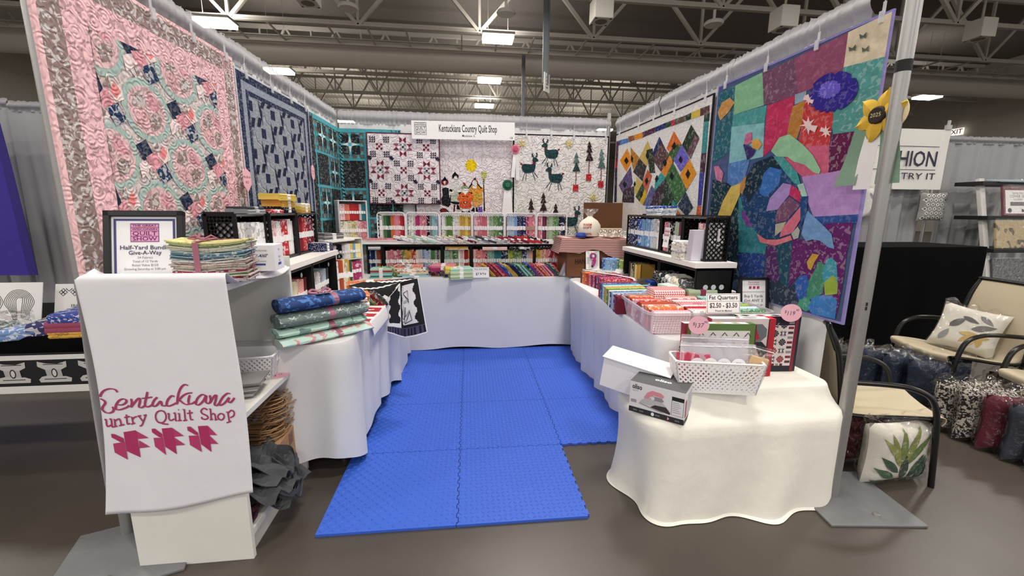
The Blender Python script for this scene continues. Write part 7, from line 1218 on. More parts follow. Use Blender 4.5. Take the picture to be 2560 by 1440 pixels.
# wooden box with striped cloth
WOOD=mat('dark_wood','6f4526',.6,mott=.2,ms=14,bump='wood',bs=-1,bst=.3)
t=thing('wooden_box','brown wooden box stencilled HANDLE under the red striped cloth','box',(1.32,4.2,.747))
for nm,c,d in(('front_board',(0,-.2,.19),(.6,.02,.36)),('side_board',(-.29,0,.19),(.02,.38,.36)),('side_board',(.29,0,.19),(.02,.38,.36)),('back_board',(0,.2,.19),(.6,.02,.36)),('lid_board',(0,0,.378),(.62,.42,.016))): b=MB(); b.box(c,d); b.done(nm,WOOD,t,bev=.003)
b=MB(); b.T=frame((0,-.211,.19),(1,0,0),(0,0,1)); put(b,'HANDLE',-.12,-.03,.07,'2a1a10',z=.0005,W=.2,bold=.02); b.done('stencil',PRINT,t)
b=MB(); b.box((0,0,.18),(.62,.018,.36)); o=b.done('wooden_board',mat('brown_board','5e3a20',.5,mott=.25,ms=5,bump='wood',bs=-1,bst=.2),bev=.003); o.matrix_world=Mx.Translation((1.62,4.46,1.137))@Mx.Rotation(-.04,4,'X'); tag(o,'tall plain brown wooden board standing behind the batting bag','board')
SC_=mat('ticking_cloth','8a5a56',.85,pat='stripe',ps=95,pc='c9aaa4',pt=.35,mott=.08)
t=thing('striped_cloth','dusty red striped cloth draped over the wooden box','cloth',(1.32,4.2,1.13)); 
b=MB(); 
def sc_(u,v):
    x=lerp(-.36,.33,u)
    fl=.12*sin(pi*min(1,max(0,(u-.28)/.36)))*(1 if .28<u<.64 else 0)
    if v<.4: return V((x,lerp(.2,-.215,v/.4),.008+.006*sin(u*14)))
    k=(v-.4)/.6; drop=(.15-.05*abs(u-.5)+.11*max(0,(u-.58)/.42)) -.35*fl
    return V((x*(1+.1*k),-.215-.035*k-.012*sin(u*11)*k,.006-drop*k+.004*sin(u*14)))
b.sheet(sc_,40,24); b.sheet(lambda u,v:V((-.345-.04*v,lerp(.18,-.2,u),.006-.15*v)),10,6); b.done('cloth',SC_,t,smooth=True,ang=180)
t=thing('batting_bag','cream drawstring bag of batting with red print in a clear wrapper','bag',(1.29,4.17,1.145))
b=MB(); b.lathe([(.05,0),(.10,.01),(.115,.06),(.11,.12),(.08,.165),(.035,.195),(.02,.21)],24); b.done('bag_body',mat('cream_felt','e6dfcf',.9,mott=.04),t,smooth=True)
b=MB(); b.T=Mx.Rotation(-.35,4,'Z')@Mx.Translation((0,-.1165,0))@Mx.Rotation(pi/2,4,'X')
for s,y,hh in(('WARM',.125,.036),('SOFT',.095,.03),('100%',.035,.026)): put(b,s,-.015,y,hh,'b02a3c',W=.085,bold=.02,fn=lambda x,y:V((x,y,-.9*x*x*4.4+.0015)))
b.done('print',PRINT,t)
b=MB(); b.rings([[(r*cos(a/20*2*pi)*(1+.2*sin(a*2.2)),r*.7*sin(a/20*2*pi),z) for a in range(20)] for r,z in((.02,.2),(.035,.225),(.075,.262),(.08,.285))],cap0=False); b.done('wrapper_top',PLASTIC,t,smooth=True)
b=MB(); b.lathe([(.05,0),(.055,.02),(.04,.045),(.0,.05)],16); o=b.done('blue_skein',mat('blue_thread','2a3f9c',.6,mott=.2,ms=120),smooth=True); o.location=(1.17,4.06,1.146); tag(o,'small bright blue skein beside the batting bag','skein')
t=thing('bagged_fabric','clear bag with ring print strip on the striped cloth','package',(1.49,4.12,1.146))
b=MB('d8c8b4'); b.box((0,.02,.045),(.26,.05,.085)); 
b.T=frame((0,-.006,.06),(1,0,0),(0,0,1))
for k in range(5): disc(b,-.1+.05*k,0,.02,'a89078',.001,16); disc(b,-.1+.05*k,0,.011,'e8e0d4',.0015,16)
b.done('printed_strip',PRINT,t)
b=MB(); b.sheet(lambda u,v:V(((u-.5)*.3,-.03-.05*(1-v)+.006*sin(u*17),.005+.06*v+.008*sin(u*11+v*5))),16,6); b.done('clear_bag',PLASTIC,t,smooth=True)
# crates on the right shelf board
yr=[3.80,3.12,2.79,2.49]; RCs=[[('navy','dotted',3),('navy','floral',3),('blue','floral',2),('sky blue','plain',2),('sky blue','floral',3),('pale blue','floral',2),('pale grey','printed',2),('white','floral',2)],[('pink','floral',2),('pale grey','plain',1),('black','floral',2),('sage','plain',2),('plum','plain',1),('rose','printed',1)],[('pale pink','floral',2),('rose','floral',1),('pale grey','printed',2)]]
for i in range(3):
    a,c=yr[i]-.003,yr[i+1]+.003; nm=['far one','middle one','near one'][i]
    bb(f'black lattice crate on the right shelf board, {nm}',at(1.545,(a+c)/2,1.091,-pi/2),a-c,.15,.284,side='lattice',backl=True,pitch=.034)
    y1=c+.016 if i<2 else c+.01; y0_=a-.016 if i<2 else c+.13
    fabrow((1.55,y0_),(1.55,y1),1.104,RCs[i],.115,.235 if i<1 else .225,f'right upper crate, {nm}',f'fabrics in the right upper crate, {nm}',pi,hj=.008,side='far end')
b=MB('e6e4ee'); b.box((0,0,.055),(.005,.016,.11)); b.box((0,0,.02),(.006,.018,.02),col='3a3a3e'); o=b.done('size_label',PRINT); o.matrix_world=frame((1.62,2.484,1.19),(1,0,0),(0,0,1))@Mx.Rotation(-pi/2,4,'X'); tag(o,'white strip label on the lattice end of the near right crate','label')
for i,(c,p) in enumerate((('white','printed'),('pale blue','floral'),('white','floral'),('blue','floral'))): folded(1.62,3.30,1.377+.019*i,.26,.13,.018,-pi/2+.05*i,c,p,f'{c} {p} folded fabric on the far right crate, {ORD[i]} from bottom','folded fabrics on the far right crate',band=None)
card(frame((1.485,2.78,1.093),(-.25,-1,0),(.3,-.08,1)),.16,.12,'white sale card leaning on the right shelf board',[('Fat Quarters',0,.1,.014,'555060',.08),('Buy 5 Yards',0,.075,.018,'4a4856',.09),('Get 2 FQs or',0,.053,.018,'4a4856',.09),('5 Quarters',0,.031,.018,'4a4856',.09)],rules=(.09,))
card(frame((1.525,3.0,1.14),(-.1,-1,0),(.1,0,1)),.10,.15,'small white card printed with red trees before the blue fabrics',[('Sale',0,.05,.03,'8a8894',.05)],border=False)
b=MB()
for r in range(2):
    for k in range(4): x=-.036+.024*k; y=.085+.028*r; b.poly([(x-.01,y,.001),(x+.01,y,.001),(x,y+.024,.001)],'b83a52')
o=b.done('tree_print',PRINT); o.matrix_world=frame((1.5235,3.0,1.14),(-.1,-1,0),(.1,0,1)); tag(o,'red tree print on the small white card','print') if 0 else None
tc_=[q for q in bpy.data.objects if q.get('label','').startswith('small white card printed with red trees')][0]; o.matrix_world=Mx.Identity(4); o.parent=tc_
for i in range(9):
    folded(1.49,2.67,1.092+.0135*i,.13,.10,.013,-pi/2+RB.uniform(-.15,.15),['white','ivory','white','pale grey','white','white','ivory','white','white'][i],'printed',f'white printed folded fabric in the near pile on the right shelf board, {ORD[i]} from bottom','white prints piled on the right shelf board',band=None)
for i in range(8):
    b=MB(); b.box((0,0,.10),(.12,.004,.2),col=['e8e6f0','d8d6e4'][i%2]); o=b.done('booklet',PRINT); o.matrix_world=Mx.Translation((1.53,2.585-.008*i,1.092))@Mx.Rotation(.08,4,'X'); tag(o,f'thin pale booklet standing before the near right crate, {ORD[i]} from the far end','booklet','pale booklets on the right shelf board')
yl_=[3.66,2.96,2.445]
for i in range(2):
    a,c=yl_[i]-.003,yl_[i+1]+.003; nm=['far one','near one'][i]
    t=bb(f'black crate under the right shelf board, {nm}',at(1.475,(a+c)/2,.747,-pi/2),a-c,.25,.303,side='solid',backl=False)
b=MB('d8d8da'); 
b.T=frame((1.60,2.4465,.93),(1,0,0),(0,0,1))
for k in range(3): 
    disc(b,-.06+.055*k,0,.017,'c9c9cc',0,20)
b.done('round_hole',PRINT,t).matrix_parent_inverse=t.matrix_world.inverted()
RL=[('charcoal','plain',1),('tan','plain',1),('black','floral',1),('olive','plain',1),('pale yellow','plain',1),('mustard','plain',2)]
fabrow((1.50,3.62),(1.50,3.38),.761,RL,.14,.19,'far right lower crate','fabrics in the far right lower crate',pi,side='far end',band=None)
BWs=[('black','striped',2),('black','floral',2),('white','plain',2),('ivory','printed',2),('black','plain',2),('black','floral',2)]
fabrow((1.49,2.93),(1.49,2.48),.761,BWs,.15,.15,'near right lower crate','black and white fabrics in the near right lower crate',pi,side='far end')
for i in range(5):
    folded(1.50,2.9-.09*i,.905,.13,.15,.05,-pi/2+RB.uniform(-.3,.3),['black','black','white','ivory','charcoal'][i],['dotted','floral','printed','printed','floral'][i],f'{["black dotted","black floral","white printed","ivory printed","charcoal floral"][i]} fabric flopped over the black and white row, {ORD[i]} from the far end','fabrics flopped over the black and white row',band=None,tilt=.25)
for i,(y,h) in enumerate(((3.20,.09),(3.12,.06))):
    b=MB(); b.lathe([(.016,0),(.017,.005),(.017,h*.8),(.01,h*.85),(.01,h)],14); o=b.done('small_bottle',PAPER,smooth=True); o.location=(1.53,y,.761); tag(o,['taller small white bottle in the far right lower crate','shorter small white bottle in the far right lower crate'][i],'bottle')
# goods before the crates
for i in range(5): folded(1.585,2.66,.747+.02*i,.2,.13,.0195,.1+RB.uniform(-.05,.05),'black','checked' if i%2 else 'dotted',f'black and white woven print fabric in the pile before the near crate, {ORD[i]} from bottom','black and white pile before the near crate',band=None)
for i in range(5): folded(1.74,2.60,.80+.017*i,.16,.13,.0165,.0+RB.uniform(-.06,.06),'white','plain' if i%2 else 'printed',f'white folded fabric in the pile right of the black and white one, {ORD[i]} from bottom','white pile before the near crate',band=None)
b=MB(); b.box((1.745,2.6,.773),(.18,.15,.052)); o=b.done('white_tray',LAMIN,bev=.004); tag(o,'white tray under the white pile','tray')
t=thing('lid_stack','clear plastic bin lids stacked under the black framed sign','lids',(1.76,2.25,.747))
for i in range(3): b=MB(); R=[rr(-.13,.13,-.09,.09,.02,32,.002+.02*i),rr(-.14,.14,-.1,.1,.025,32,.02+.02*i)]; b.rings(R,cap0=True); b.done('lid',FROST,t,smooth=True)
t=thing('framed_sign','black framed buy five yards sign standing near the turtle quilt','sign',mx=frame((1.765,2.28,.812),(1,-.05,0),(0,.18,1))); w,h=.185,.205
for c,d in(((0,h-.008,0),(w,.016,.02)),((0,.008,0),(w,.016,.02)),((-w/2+.008,h/2,0),(.016,h,.02)),((w/2-.008,h/2,0),(.016,h,.02))): b=MB(); b.box(c,d); b.done('frame_bar',BF,t,bev=.002)
b=MB('efeef0'); b.box((0,h/2,-.004),(w-.01,h-.01,.006)); rect(b,-w/2+.02,.115,w/2-.02,.117,'4a4850',.0003); put(b,'Kentuckiana',0,.175,.018,'b85a84',.0004,W=.07,shear=.3); put(b,'Country Quilt Shop',0,.162,.01,'8a4a64',.0004,W=.07)
for k in range(3): b.poly([(-.03+.025*k,.135,.0004),(-.014+.025*k,.135,.0004),(-.012+.025*k,.15,.0004),(-.028+.025*k,.152,.0004)],'a83a66')
for s,y in(('Buy 5 Yards',.09),('Get ANY 2',.063),('5 Quarters or',.036)): put(b,s,0,y,.024,'3c3a44',.0004,W=.118)
b.done('paper',PRINT,t)
b=MB(); b.bar((0,h*.7,-.012),(0,0,-.075),.05,.004,upv=(0,1,1)); b.done('easel_leg',BF,t)
t=card(frame((1.366,1.985,.876),(1,-.06,0),(0,.2,1)),.185,.108,'white fat quarters price sign on the rim of the clear bin',[('Fat Quarters',0,.086,.03,'3a3440',.155),('$2.50 - $3.50',0,.044,.036,'3a3440',.15),('Priced As Marked',0,.016,.013,'5a5460',.09)],rules=(.066,))
# ---------------- goods on the low front table ----------------
def kit(lab,x,y,w,h,rz_,tilt,paint,side,edge,d=.05,top=None):
    M=Mx.Translation((x*.976,y*.976,.594))@Mx.Rotation(rz_,4,'Z')@Mx.Rotation(tilt,4,'X'); t=thing('quilt_kit_board',lab,'display board',mx=M,group='wrapped quilt kit boards on the low table')
    b=MB(side); b.box((0,d/2,h/2),(w,d,h)); b.done('board',PRINT,t,bev=.004)
    b=MB(); b.T=frame((0,-.0006,0),(1,0,0),(0,0,1)); paint(b,w,h); b.done('front_print',PRINT,t)
    b=MB(); b.T=frame((0,0,h+.0006),(1,0,0),(0,1,0)); (top or (lambda b,w,d: rect(b,-w/2,0,w/2,d,'f0eeec')))(b,w,d); b.done('top_print',PRINT,t)
    return t
def tree_(b,x,y,s,c,z=.0004):
    for k in range(3): b.poly([(x-s*(.3+.1*k),y+s*(.7-.3*k),z+.0001*k),(x+s*(.3+.1*k),y+s*(.7-.3*k),z+.0001*k),(x,y+s*(1.05-.3*k),z+.0001*k)],c if k%2==0 else ('4a5a48' if c!='4a5a48' else 'a83040'))
    rect(b,x-s*.05,y,x+s*.05,y+s*.12,'4a3a30',z)
def p1(b,w,h):
    rect(b,-w/2,0,w/2,h,'58753c',0); rect(b,-w/2,0,-w/2+.012,h,'8c2030',.0002); rect(b,w/2-.006,0,w/2,h,'5a2a30',.0002); rect(b,-w/2+.03,.02,w/2-.03,h-.03,'d6d2ce',.0002)
    rect(b,-w/2+.03,h-.075,w/2-.03,h-.073,'8a8886',.0003)
    for i,c in enumerate(('4a5a48','a83040','4a5a48','2a3230','a83040')): tree_(b,-w/2+.07+i*.055,h-.145,.06,c)
    for i in range(5): stroke(b,[(-w/2+.06+i*.055,h-.065),(-w/2+.08+i*.055,h-.04),(-w/2+.095+i*.055,h-.06)],.003,lambda x,y:(x,y,.0004),'4a4a4a')
    for r in range(3):
        for i in range(5): tree_(b,-w/2+.07+i*.055,.03+r*.045,.04,('2a3230','4a5a48','a83040')[(i+r)%3])
def t1(b,w,d):
    rect(b,-w/2,0,w/2,d,'eeecea'); rect(b,w/2-.03,0,w/2,d,'58753c',.0002); rect(b,-w/2,0,w/2,.012,'58753c',.0002)
    for i,c in enumerate(('2e3c38','b8924a','6a8a3a')): b.poly([(-.09+i*.08,.02,.0003),(-.05+i*.08,.02,.0003),(-.07+i*.08,.042,.0003),(-.10+i*.08,.036,.0003)],c)
K1=kit('quilt kit board with green plaid border and rows of small Christmas trees',1.235,1.795,.338,.29,-.13,-.04,p1,'8c2030','8c2030',top=t1)
def oct_(x,y,r): return [(x+r*cos(pi/8+k*pi/4),y+r*sin(pi/8+k*pi/4),0) for k in range(8)]
def p2(b,w,h):
    rect(b,-w/2,0,w/2,h,'d2c6c6',0); rect(b,w/2-.03,0,w/2,h,'b01f30',.0002); rect(b,w/2-.036,0,w/2-.03,h,'3a2030',.0002)
    for (x,y,c,cc) in((w/2-.085,h-.07,'6a6e74','b01f30'),(w/2-.08,h-.16,'23242a','d2b8b8'),(w/2-.09,.06,'a08888','e8e2e0'),(-.06,h-.1,'23242a','b01f30'),(-.07,.1,'6a6e74','e8e2e0')):
        b.poly([(p[0],p[1],.0003) for p in oct_(x,y,.048)],c); b.poly([(x-.05,y-.045,.0005),(x+.012,y-.03,.0005),(x-.01,y+.02,.0005),(x-.05,y+.01,.0005)],cc); b.poly([(x-.05,y-.03,.0006),(x-.012,y-.012,.0006),(x-.05,y+.005,.0006)],'e8e2e0')
def t2(b,w,d):
    rect(b,-w/2,0,w/2,d,'eeecea'); rect(b,w/2-.03,0,w/2,d,'d0283a',.0002); b.poly([(w/2-.12+.04*cos(k*pi/4),d/2+.015*sin(k*pi/4),.0003) for k in range(8)],'9a9aa0'); disc(b,-.02,d/2,.012,'b02a3a',.0003,8)
kit('quilt kit board with grey and black octagons and a red side border',1.405,1.868,.32,.295,-.1,-.02,p2,'b01f30','b01f30',top=t2)
def p3(b,w,h):
    rect(b,-w/2,0,w/2,h,'1c1c2a',0); rect(b,w/2-.028,0,w/2-.012,h,'7a1c30',.0002); rect(b,-w/2,.03,w/2-.03,h-.045,'d6cccc',.0002)
    for r in range(9):
        y=.045+r*.026
        rect(b,w/2-.06,y,w/2-.032,y+.013,('4a2a34','7a1c30','8a8488')[r%3],.0004)
        rect(b,-.10+r*.022,.03,-.085+r*.022,.042,('4a2a34','8a8488')[r%2],.0004)
    for j in range(5):
        for i in range(4):
            x,y=w/2-.085-.042*i,.065+.046*j
            if (i+j)%2==0:
                c='8a1c2e' if (i*2+j)%3==0 else '22222e'
                for k in range(4):
                    a=k*pi/2; P=[(0,0),(.019,.006),(.019,-.006)]; b.poly([(x+px*cos(a)-py*sin(a),y+px*sin(a)+py*cos(a),.0004+.00003*k) for px,py in P],c); a+=pi/4; b.poly([(x+px*cos(a)*.9-py*sin(a),y+px*sin(a)*.9+py*cos(a),.0006+.00003*k) for px,py in P],c)
            else:
                for k in range(4): a=k*pi/2; b.poly([(x+.006*cos(a)+px*cos(a)-py*sin(a),y+.006*sin(a)+px*sin(a)+py*cos(a),.0004) for px,py in((0,.008),(.012,.012),(.004,0),(.012,-.012),(0,-.008))],('22222e','8a8890')[(i+k)%2])
kit('quilt kit board with navy border and small burgundy stars',1.585,1.915,.32,.292,-.08,0,p3,'1c1c2a','7a1c30',top=lambda b,w,d:(rect(b,-w/2,0,w/2,d,'e4dede'),rect(b,-w/2,0,w/2,.008,'9a2a40',.0003),[b.poly([(-.12+.08*i+.03*cos(k*pi/2),d/2+.014*sin(k*pi/2),.0004) for k in range(4)],('2a2a38','8a1c2e')[i%2]) for i in range(4)]))
def oval(M,lab,txt,rx=.048,ry=.042): return tagcard(M,[(rx*cos(a/28*2*pi),ry*sin(a/28*2*pi)) for a in range(28)],lab,txt)
oval(frame((1.07,1.722,.895),(1,-.1,0),(0,.1,1)),'pink oval price tag reading 137.90 on the Christmas tree kit',[('$',-.025,.006,.02),('137',-.002,-.002,.03),('90',.03,.014,.016)])
oval(frame((1.635,1.845,.91),(1,-.1,0),(0,.1,1)),'pink oval price tag reading 119.90 on the burgundy star kit',[('$',-.03,.006,.02),('119',-.004,-.002,.03),('90',.03,.014,.016)],rx=.054,ry=.045)
# basket with bags
MBk=Mx.Translation((1.157,1.705,.593))@Mx.Rotation(-.235,4,'Z')
vbasket('white lattice basket of bagged notions at the front of the low table',MBk,.385,.135,.145,tp=.86,pitch=.024,sw=.0075,handle=False)
def zipbag(M,w,h,d,lab,mt=FROST,content=None,tagc=True,txt=()):
    t=thing('zip_bag',lab,'bag',mx=M,group='zip bags standing in the front basket')
    b=MB(); b.sheet(lambda u,v:V(((u-.5)*w,-d/2*sin(pi*u)*(1-v*.9)+.003*sin(u*9+v*7),h*v)),12,8); b.sheet(lambda u,v:V(((u-.5)*w,d/2*sin(pi*u)*(1-v*.9)+.003*sin(u*9+v*7),h*v)),12,8); b.done('bag_film',mt,t,smooth=True)
    b=MB(); b.tube([(-w/2,0,h*.93),(w/2,0,h*.93)],.002,6); b.done('zip_strip',WHITEPL,t)
    if content: b=MB(); b.box((0,0,h*.4),(w*.8,d*.5,h*.7)); b.done('contents',content,t,bev=.005)
    if tagc:
        b=MB(); b.T=frame((0,-d/2-.004,h*.5),(1,0,0),(0,0,1)); disc(b,0,0,.034,tagc if isinstance(tagc,str) else 'f3f1f4',0)
        for i,s in enumerate(('FREE','Fabric Clips','$5.00')): put(b,s,0,.012-.012*i,.011,'6a6674',.0006)
        b.done('round_label',PRINT,t)
    return t
PKP=mat('pink_notions','c04a68',.5,mott=.2,ms=90); TANP=mat('wooden_sticks','d8b48c',.6,mott=.1)
for i,x in enumerate((-.09,-.03,.03,.095)): zipbag(MBk@Mx.Translation((x,-.030+.004*i,.02))@Mx.Rotation(-.1,4,'X'),.15,.20,.02,f'clear zip bag with round label in the front basket, {ORD[i]} from left',content=PKP if i==0 else None,tagc=['e9dfe6','efe8ea','eceaf4','f6f5f8'][i])
zipbag(MBk@Mx.Translation((.150,-.02,.03))@Mx.Rotation(.25,4,'Y'),.10,.19,.03,'clear bag of tan wooden sticks leaning out of the front basket',mt=PLASTIC,content=TANP,tagc=False)
zipbag(MBk@Mx.Translation((.0,.035,.02)),.30,.225,.02,'wide clear zip bag standing at the back of the front basket',tagc=False)
for i in range(4):
    o=MB(); o.tube([(0,0,0),(0,0,.13)],.007,8); q=o.done('seam_tool',mat(f'tool_{i%2}',['c8405c','e8a0b0'][i%2],.4),smooth=True); q.matrix_world=MBk@Mx.Translation((-.165+.013*i,-.02,.045))@Mx.Rotation(.08*(i-1),4,'Y'); tag(q,f'slim pink tool standing in the left end of the front basket, {ORD[i]} from left','tool','pink tools in the front basket')
t=thing('wrapped_trim','clear bag of black striped trim behind the front basket','bag',mx=MBk@Mx.Translation((-.10,.05,.10)))
b=MB()
for k in range(5): b.tube([(.05*cos(a/20*2*pi),.0,.05+.022*sin(a/20*2*pi)+.006*k) for a in range(20)],.003,5,close=True,col='1c1c22' if k%2==0 else 'e8e6e8')
b.done('trim_coil',PRINT,t)
b=MB(); b.sheet(lambda u,v:V(((u-.5)*.14,.012*sin(u*7+v*5)-.012,.02+.11*v)),8,6); b.done('film',PLASTIC,t,smooth=True)
# boxes
t=thing('iron_box','grey and white printed iron carton on the ledge of the low table','box',mx=Mx.Translation((.765,1.735,.484))@Mx.Rotation(-.73,4,'Z')@Mx.Rotation(.02,4,'X')); w,d,h=.245,.17,.150
b=MB('dddce0'); b.box((w/2,d/2,h/2),(w,d,h)); b.done('carton',PRINT,t,bev=.0015)
b=MB(); b.T=frame((0,-.0008,0),(1,0,0),(0,0,1)); G='2b2b2e'
rect(b,0,0,w,.026,G,.0001); put(b,'oliso',.034,.127,.034,G,.0003,W=.045,bold=.02); put(b,'smart iron',.026,.109,.007,'55555a',.0003,W=.026)
b.poly([(x*w,y*h,.0004) for x,y in((.2,.40),(.30,.56),(.60,.56),(.70,.40),(.76,.33),(.2,.36))],'b9b6ba')
b.poly([(x*w,y*h,.0005) for x,y in((.27,.55),(.33,.74),(.42,.84),(.58,.82),(.64,.74),(.62,.68),(.45,.70),(.38,.62),(.36,.54))],'d98a98'); b.poly([(x*w,y*h,.0006) for x,y in((.38,.55),(.42,.67),(.60,.67),(.64,.58),(.60,.54))],'8c8a90')
disc(b,.435*w,.60*h,.009,'d8d6da',.0008,16); b.poly([(x*w,y*h,.0006) for x,y in((.40,.30),(.48,.40),(.68,.42),(.76,.28),(.76,.22),(.55,.26))],'3c3038'); b.poly([(x*w,y*h,.0005) for x,y in((.18,.33),(.55,.22),(.66,.215),(.60,.25),(.2,.36))],'9a989e')
rect(b,.775*w,.70*h,.985*w,.82*h,'1c1c20',.0004); ring(b,.775*w,.24*h,.985*w,.82*h,.0012,'4a4a50',.0003)
for i in range(6): rect(b,.795*w,(.63-.06*i)*h,(.9+.02*(i%3))*w,(.645-.06*i)*h,'9a9aa0',.0004)
for i in range(3): rect(b,.03*w,(.40-.035*i)*h,.14*w,(.42-.035*i)*h,'77777c',.0004)
for x in(.08,.2,.5,.85): rect(b,x*w,.009,(x+.08)*w,.016,'6a6a70',.0003)
disc(b,.45*w,.013,.007,'e8e8ea',.0003,14,.009); disc(b,.73*w,.013,.006,'e0a0aa',.0003,3,.01); b.done('front_print',PRINT,t)
b=MB(); b.T=frame((0,0,h+.0008),(1,0,0),(0,1,0)); rect(b,0,0,w,d,'58595c',0); put(b,'oliso',.13,.075,.034,'f2f2f4',.0003,W=.075,bold=.03); b.done('top_print',PRINT,t)
b=MB(); b.T=frame((w+.0008,0,0),(0,1,0),(0,0,1)); rect(b,0,0,d,.02,'4a4a4e',.0001); rect(b,.01,.03,.035,.11,'b04a5c',.0002)
for i in range(8): rect(b,.05,.03+.013*i,.05+.07+.01*(i%3),.034+.013*i,'a8a6ac',.0002)
b.done('side_print',PRINT,t)
t=thing('white_carton','plain white carton with open flap leaning behind the iron box','box',mx=Mx.Translation((.86,1.90,.50))@Mx.Rotation(-.68,4,'Z')@Mx.Rotation(.12,4,'Y'))
b=MB('eceaee'); b.box((0,0,.085),(.33,.13,.17)); b.done('carton',PRINT,t,bev=.002)
b=MB('f6f5f7'); b.box((0,-.01,.172),(.335,.15,.003),Mx.Rotation(.1,3,'X')); b.done('flap',PRINT,t)
# ---------------- neighbouring stand at right ----------------
GD=mat('grey_drape','98989b',.9,mott=.06,ms=5,bump='noise',bs=6,bst=.3,bd=.02); GH=mat('grey_header','8a8a8e',.85,mott=.1,ms=14)
def gdr(A,B,lab,seed,m_=GD,z1=2.46): return drape(A,B,.03,z1,lab,'grey drapes of the neighbouring stands',m_,.09,.03,GH,seed,40)
gdr((4.6,5.25),(6.44,5.25),'grey drape behind the banner at the right neighbour',31); gdr((6.62,5.22),(9.2,5.22),'grey drape behind the ladder shelf at the right neighbour',32); gdr((3.0,5.3),(4.6,5.3),'grey drape right behind the tall pole at the right neighbour',33)
pole(6.53,5.24,2.46,'slim drape pole in the gap right of the hanging banner',r=.02)
t=thing('banner','white banner with dark letters hung on the grey drape at right','banner',mx=frame((5.93,5.12,2.12),(1,-.02,0),(0,0,1))); w,h=1.16,.78
b=MB('e2e0dc'); b.sheet(lambda u,v:V(((u-.5)*w,(v-.5)*h,.006*sin(u*8+v*4)+.01*u*v)),16,8); b.done('cloth',mat('banner_cloth','dcdad6',.6,mott=.03),t,smooth=True,thick=.003)
b=MB(); N_='26243e'; put(b,'HION',.15,-.0,.28,N_,z=.014,W=.56,bold=.008); put(b,'TRY IT',.20,-.22,.12,N_,z=.014,W=.52); rect(b,-.5,.165,.44,.172,N_,.014); rect(b,-.5,-.135,.44,-.128,N_,.014)
b.done('lettering',PRINT,t)
b=MB(); b.box((.53,.42,.0),(.08,.06,.03)); b.box((.53,.45,0),(.03,.12,.02)); b.done('clamp',ALU,t)
def plant_leaf(b,c,L,W_,a,col,z=.0):
    P=[]; n=8
    for i in range(n+1): u=i/n; P.append((u*L,W_*sin(pi*u**.8)))
    P+=[(x,-y) for x,y in P[::-1][1:-1]]
    b.poly([(c[0]+x*cos(a)-y*sin(a),c[1]+x*sin(a)+y*cos(a),z) for x,y in P],col)
RP_='row of standing pillows in clear bags'
def pillow(M,w,h,d,lab,m_,deco=None,wrap=True,group='pillows in clear bags at the right neighbour',name='throw_pillow',hang=False):
    t=thing(name,lab,'pillow',mx=M,group=group); n=12
    def f(u,v,s): 
        a,c=(u-.5)*2,(v-.5)*2; k=(1-a**8)*(1-c**6); p=.035*(a*a*c*c)
        return V((a*w/2*(1-.06*(1-c*c)+p),s*d/2*max(0,k)**.42,h/2+c*h/2*(1-.06*(1-a*a)+p)))
    b=MB(); 
    for s in(-1,1): b.sheet(lambda u,v:f(u,v,s),n,n)
    b.done('cushion',m_,t,smooth=True,ang=180)
    if deco:
        b=MB(); deco(b,lambda x,y:f(x,y,-1)+V((0,-.0035,0))); b.done('front_pattern',PRINT,t)
    if wrap:
        b=MB(); R=random.Random(hash(lab)%999)
        q=[R.uniform(0,6) for _ in range(4)]
        for s in(-1,1): b.sheet(lambda u,v:(lambda p:V((p.x*1.05,p.y*1.06+s*(.008+.006*sin(u*23+q[0])*sin(v*19+q[1])+.004*sin((u+v)*31+q[2])),p.z*1.05-.005+(.05*max(0,v-.9)*10*(.4+.4*sin(u*20+q[3])) if v>.9 else 0))))(f(u,v,s)),26,26)
        b.done('clear_bag',GLOSSW,t,smooth=True,ang=180)
    if hang:
        b=MB(); b.tube([(0,.02,h*.98),(0,.02,2.44-M.translation.z)],.003,6); b.done('hanging_cord',WHITEPL,t)
    return t
GLOSSW=wrapmat('glossy_wrap',.03,.4,.08,28)
def leafdeco(cols):
    def d(b,f):
        for (x,y,L,W_,a,c) in cols:
            P=[];n=7
            for i in range(n+1): u=i/n; P.append((u*L,W_*sin(pi*u**.8)))
            A=[(x+p*cos(a)-q*sin(a),y+p*sin(a)+q*cos(a)) for p,q in P]; B=[(x+p*cos(a)+q*sin(a),y+p*sin(a)-q*cos(a)) for p,q in P]
            I=[b.av(f(min(.98,max(.02,p)),min(.98,max(.02,q)))) for p,q in A]; J=[b.av(f(min(.98,max(.02,p)),min(.98,max(.02,q)))) for p,q in B]
            for k in range(n): b.face((I[k],I[k+1],J[k+1],J[k]),c)
    return d
def diamdeco(b,f):
    for i in range(5):
        for j in range(6):
            x,y=.1+.2*i+(.1 if j%2 else 0),.1+.16*j
            for s,c in((.085,'e8e8e6'),(.045,'2a2a2c')):
                if x+s<1 and y+s<1.02: b.poly([f(x-s,y)+V((0,-.001*(c=='2a2a2c'),0)),f(x,y-s*.8)+V((0,-.001*(c=='2a2a2c'),0)),f(x+s,y)+V((0,-.001*(c=='2a2a2c'),0)),f(x,min(.99,y+s*.8))+V((0,-.001*(c=='2a2a2c'),0))],c)
LIN=mat('linen_cushion','d2cdc2',.9,mott=.06)
pillow(at(6.36,5.06,1.31,-.05),.36,.38,.1,'grey pillow with pale diamonds in a clear bag hung on the drape',mat('grey_cushion','8e8e8c',.9,mott=.08),diamdeco,hang=True)
pillow(at(5.52,5.08,1.36,0),.36,.38,.1,'white flowered pillow in a clear bag hung behind the tall pole',mat('white_cushion','d8d4d2',.9,mott=.1),leafdeco([(.2,.1,.3,.06,1.2,'9a98a0'),(.7,.15,.35,.06,1.8,'b88a98'),(.5,.5,.3,.07,.5,'6a6a70'),(.25,.6,.3,.05,2.2,'8a8890')]),hang=True)
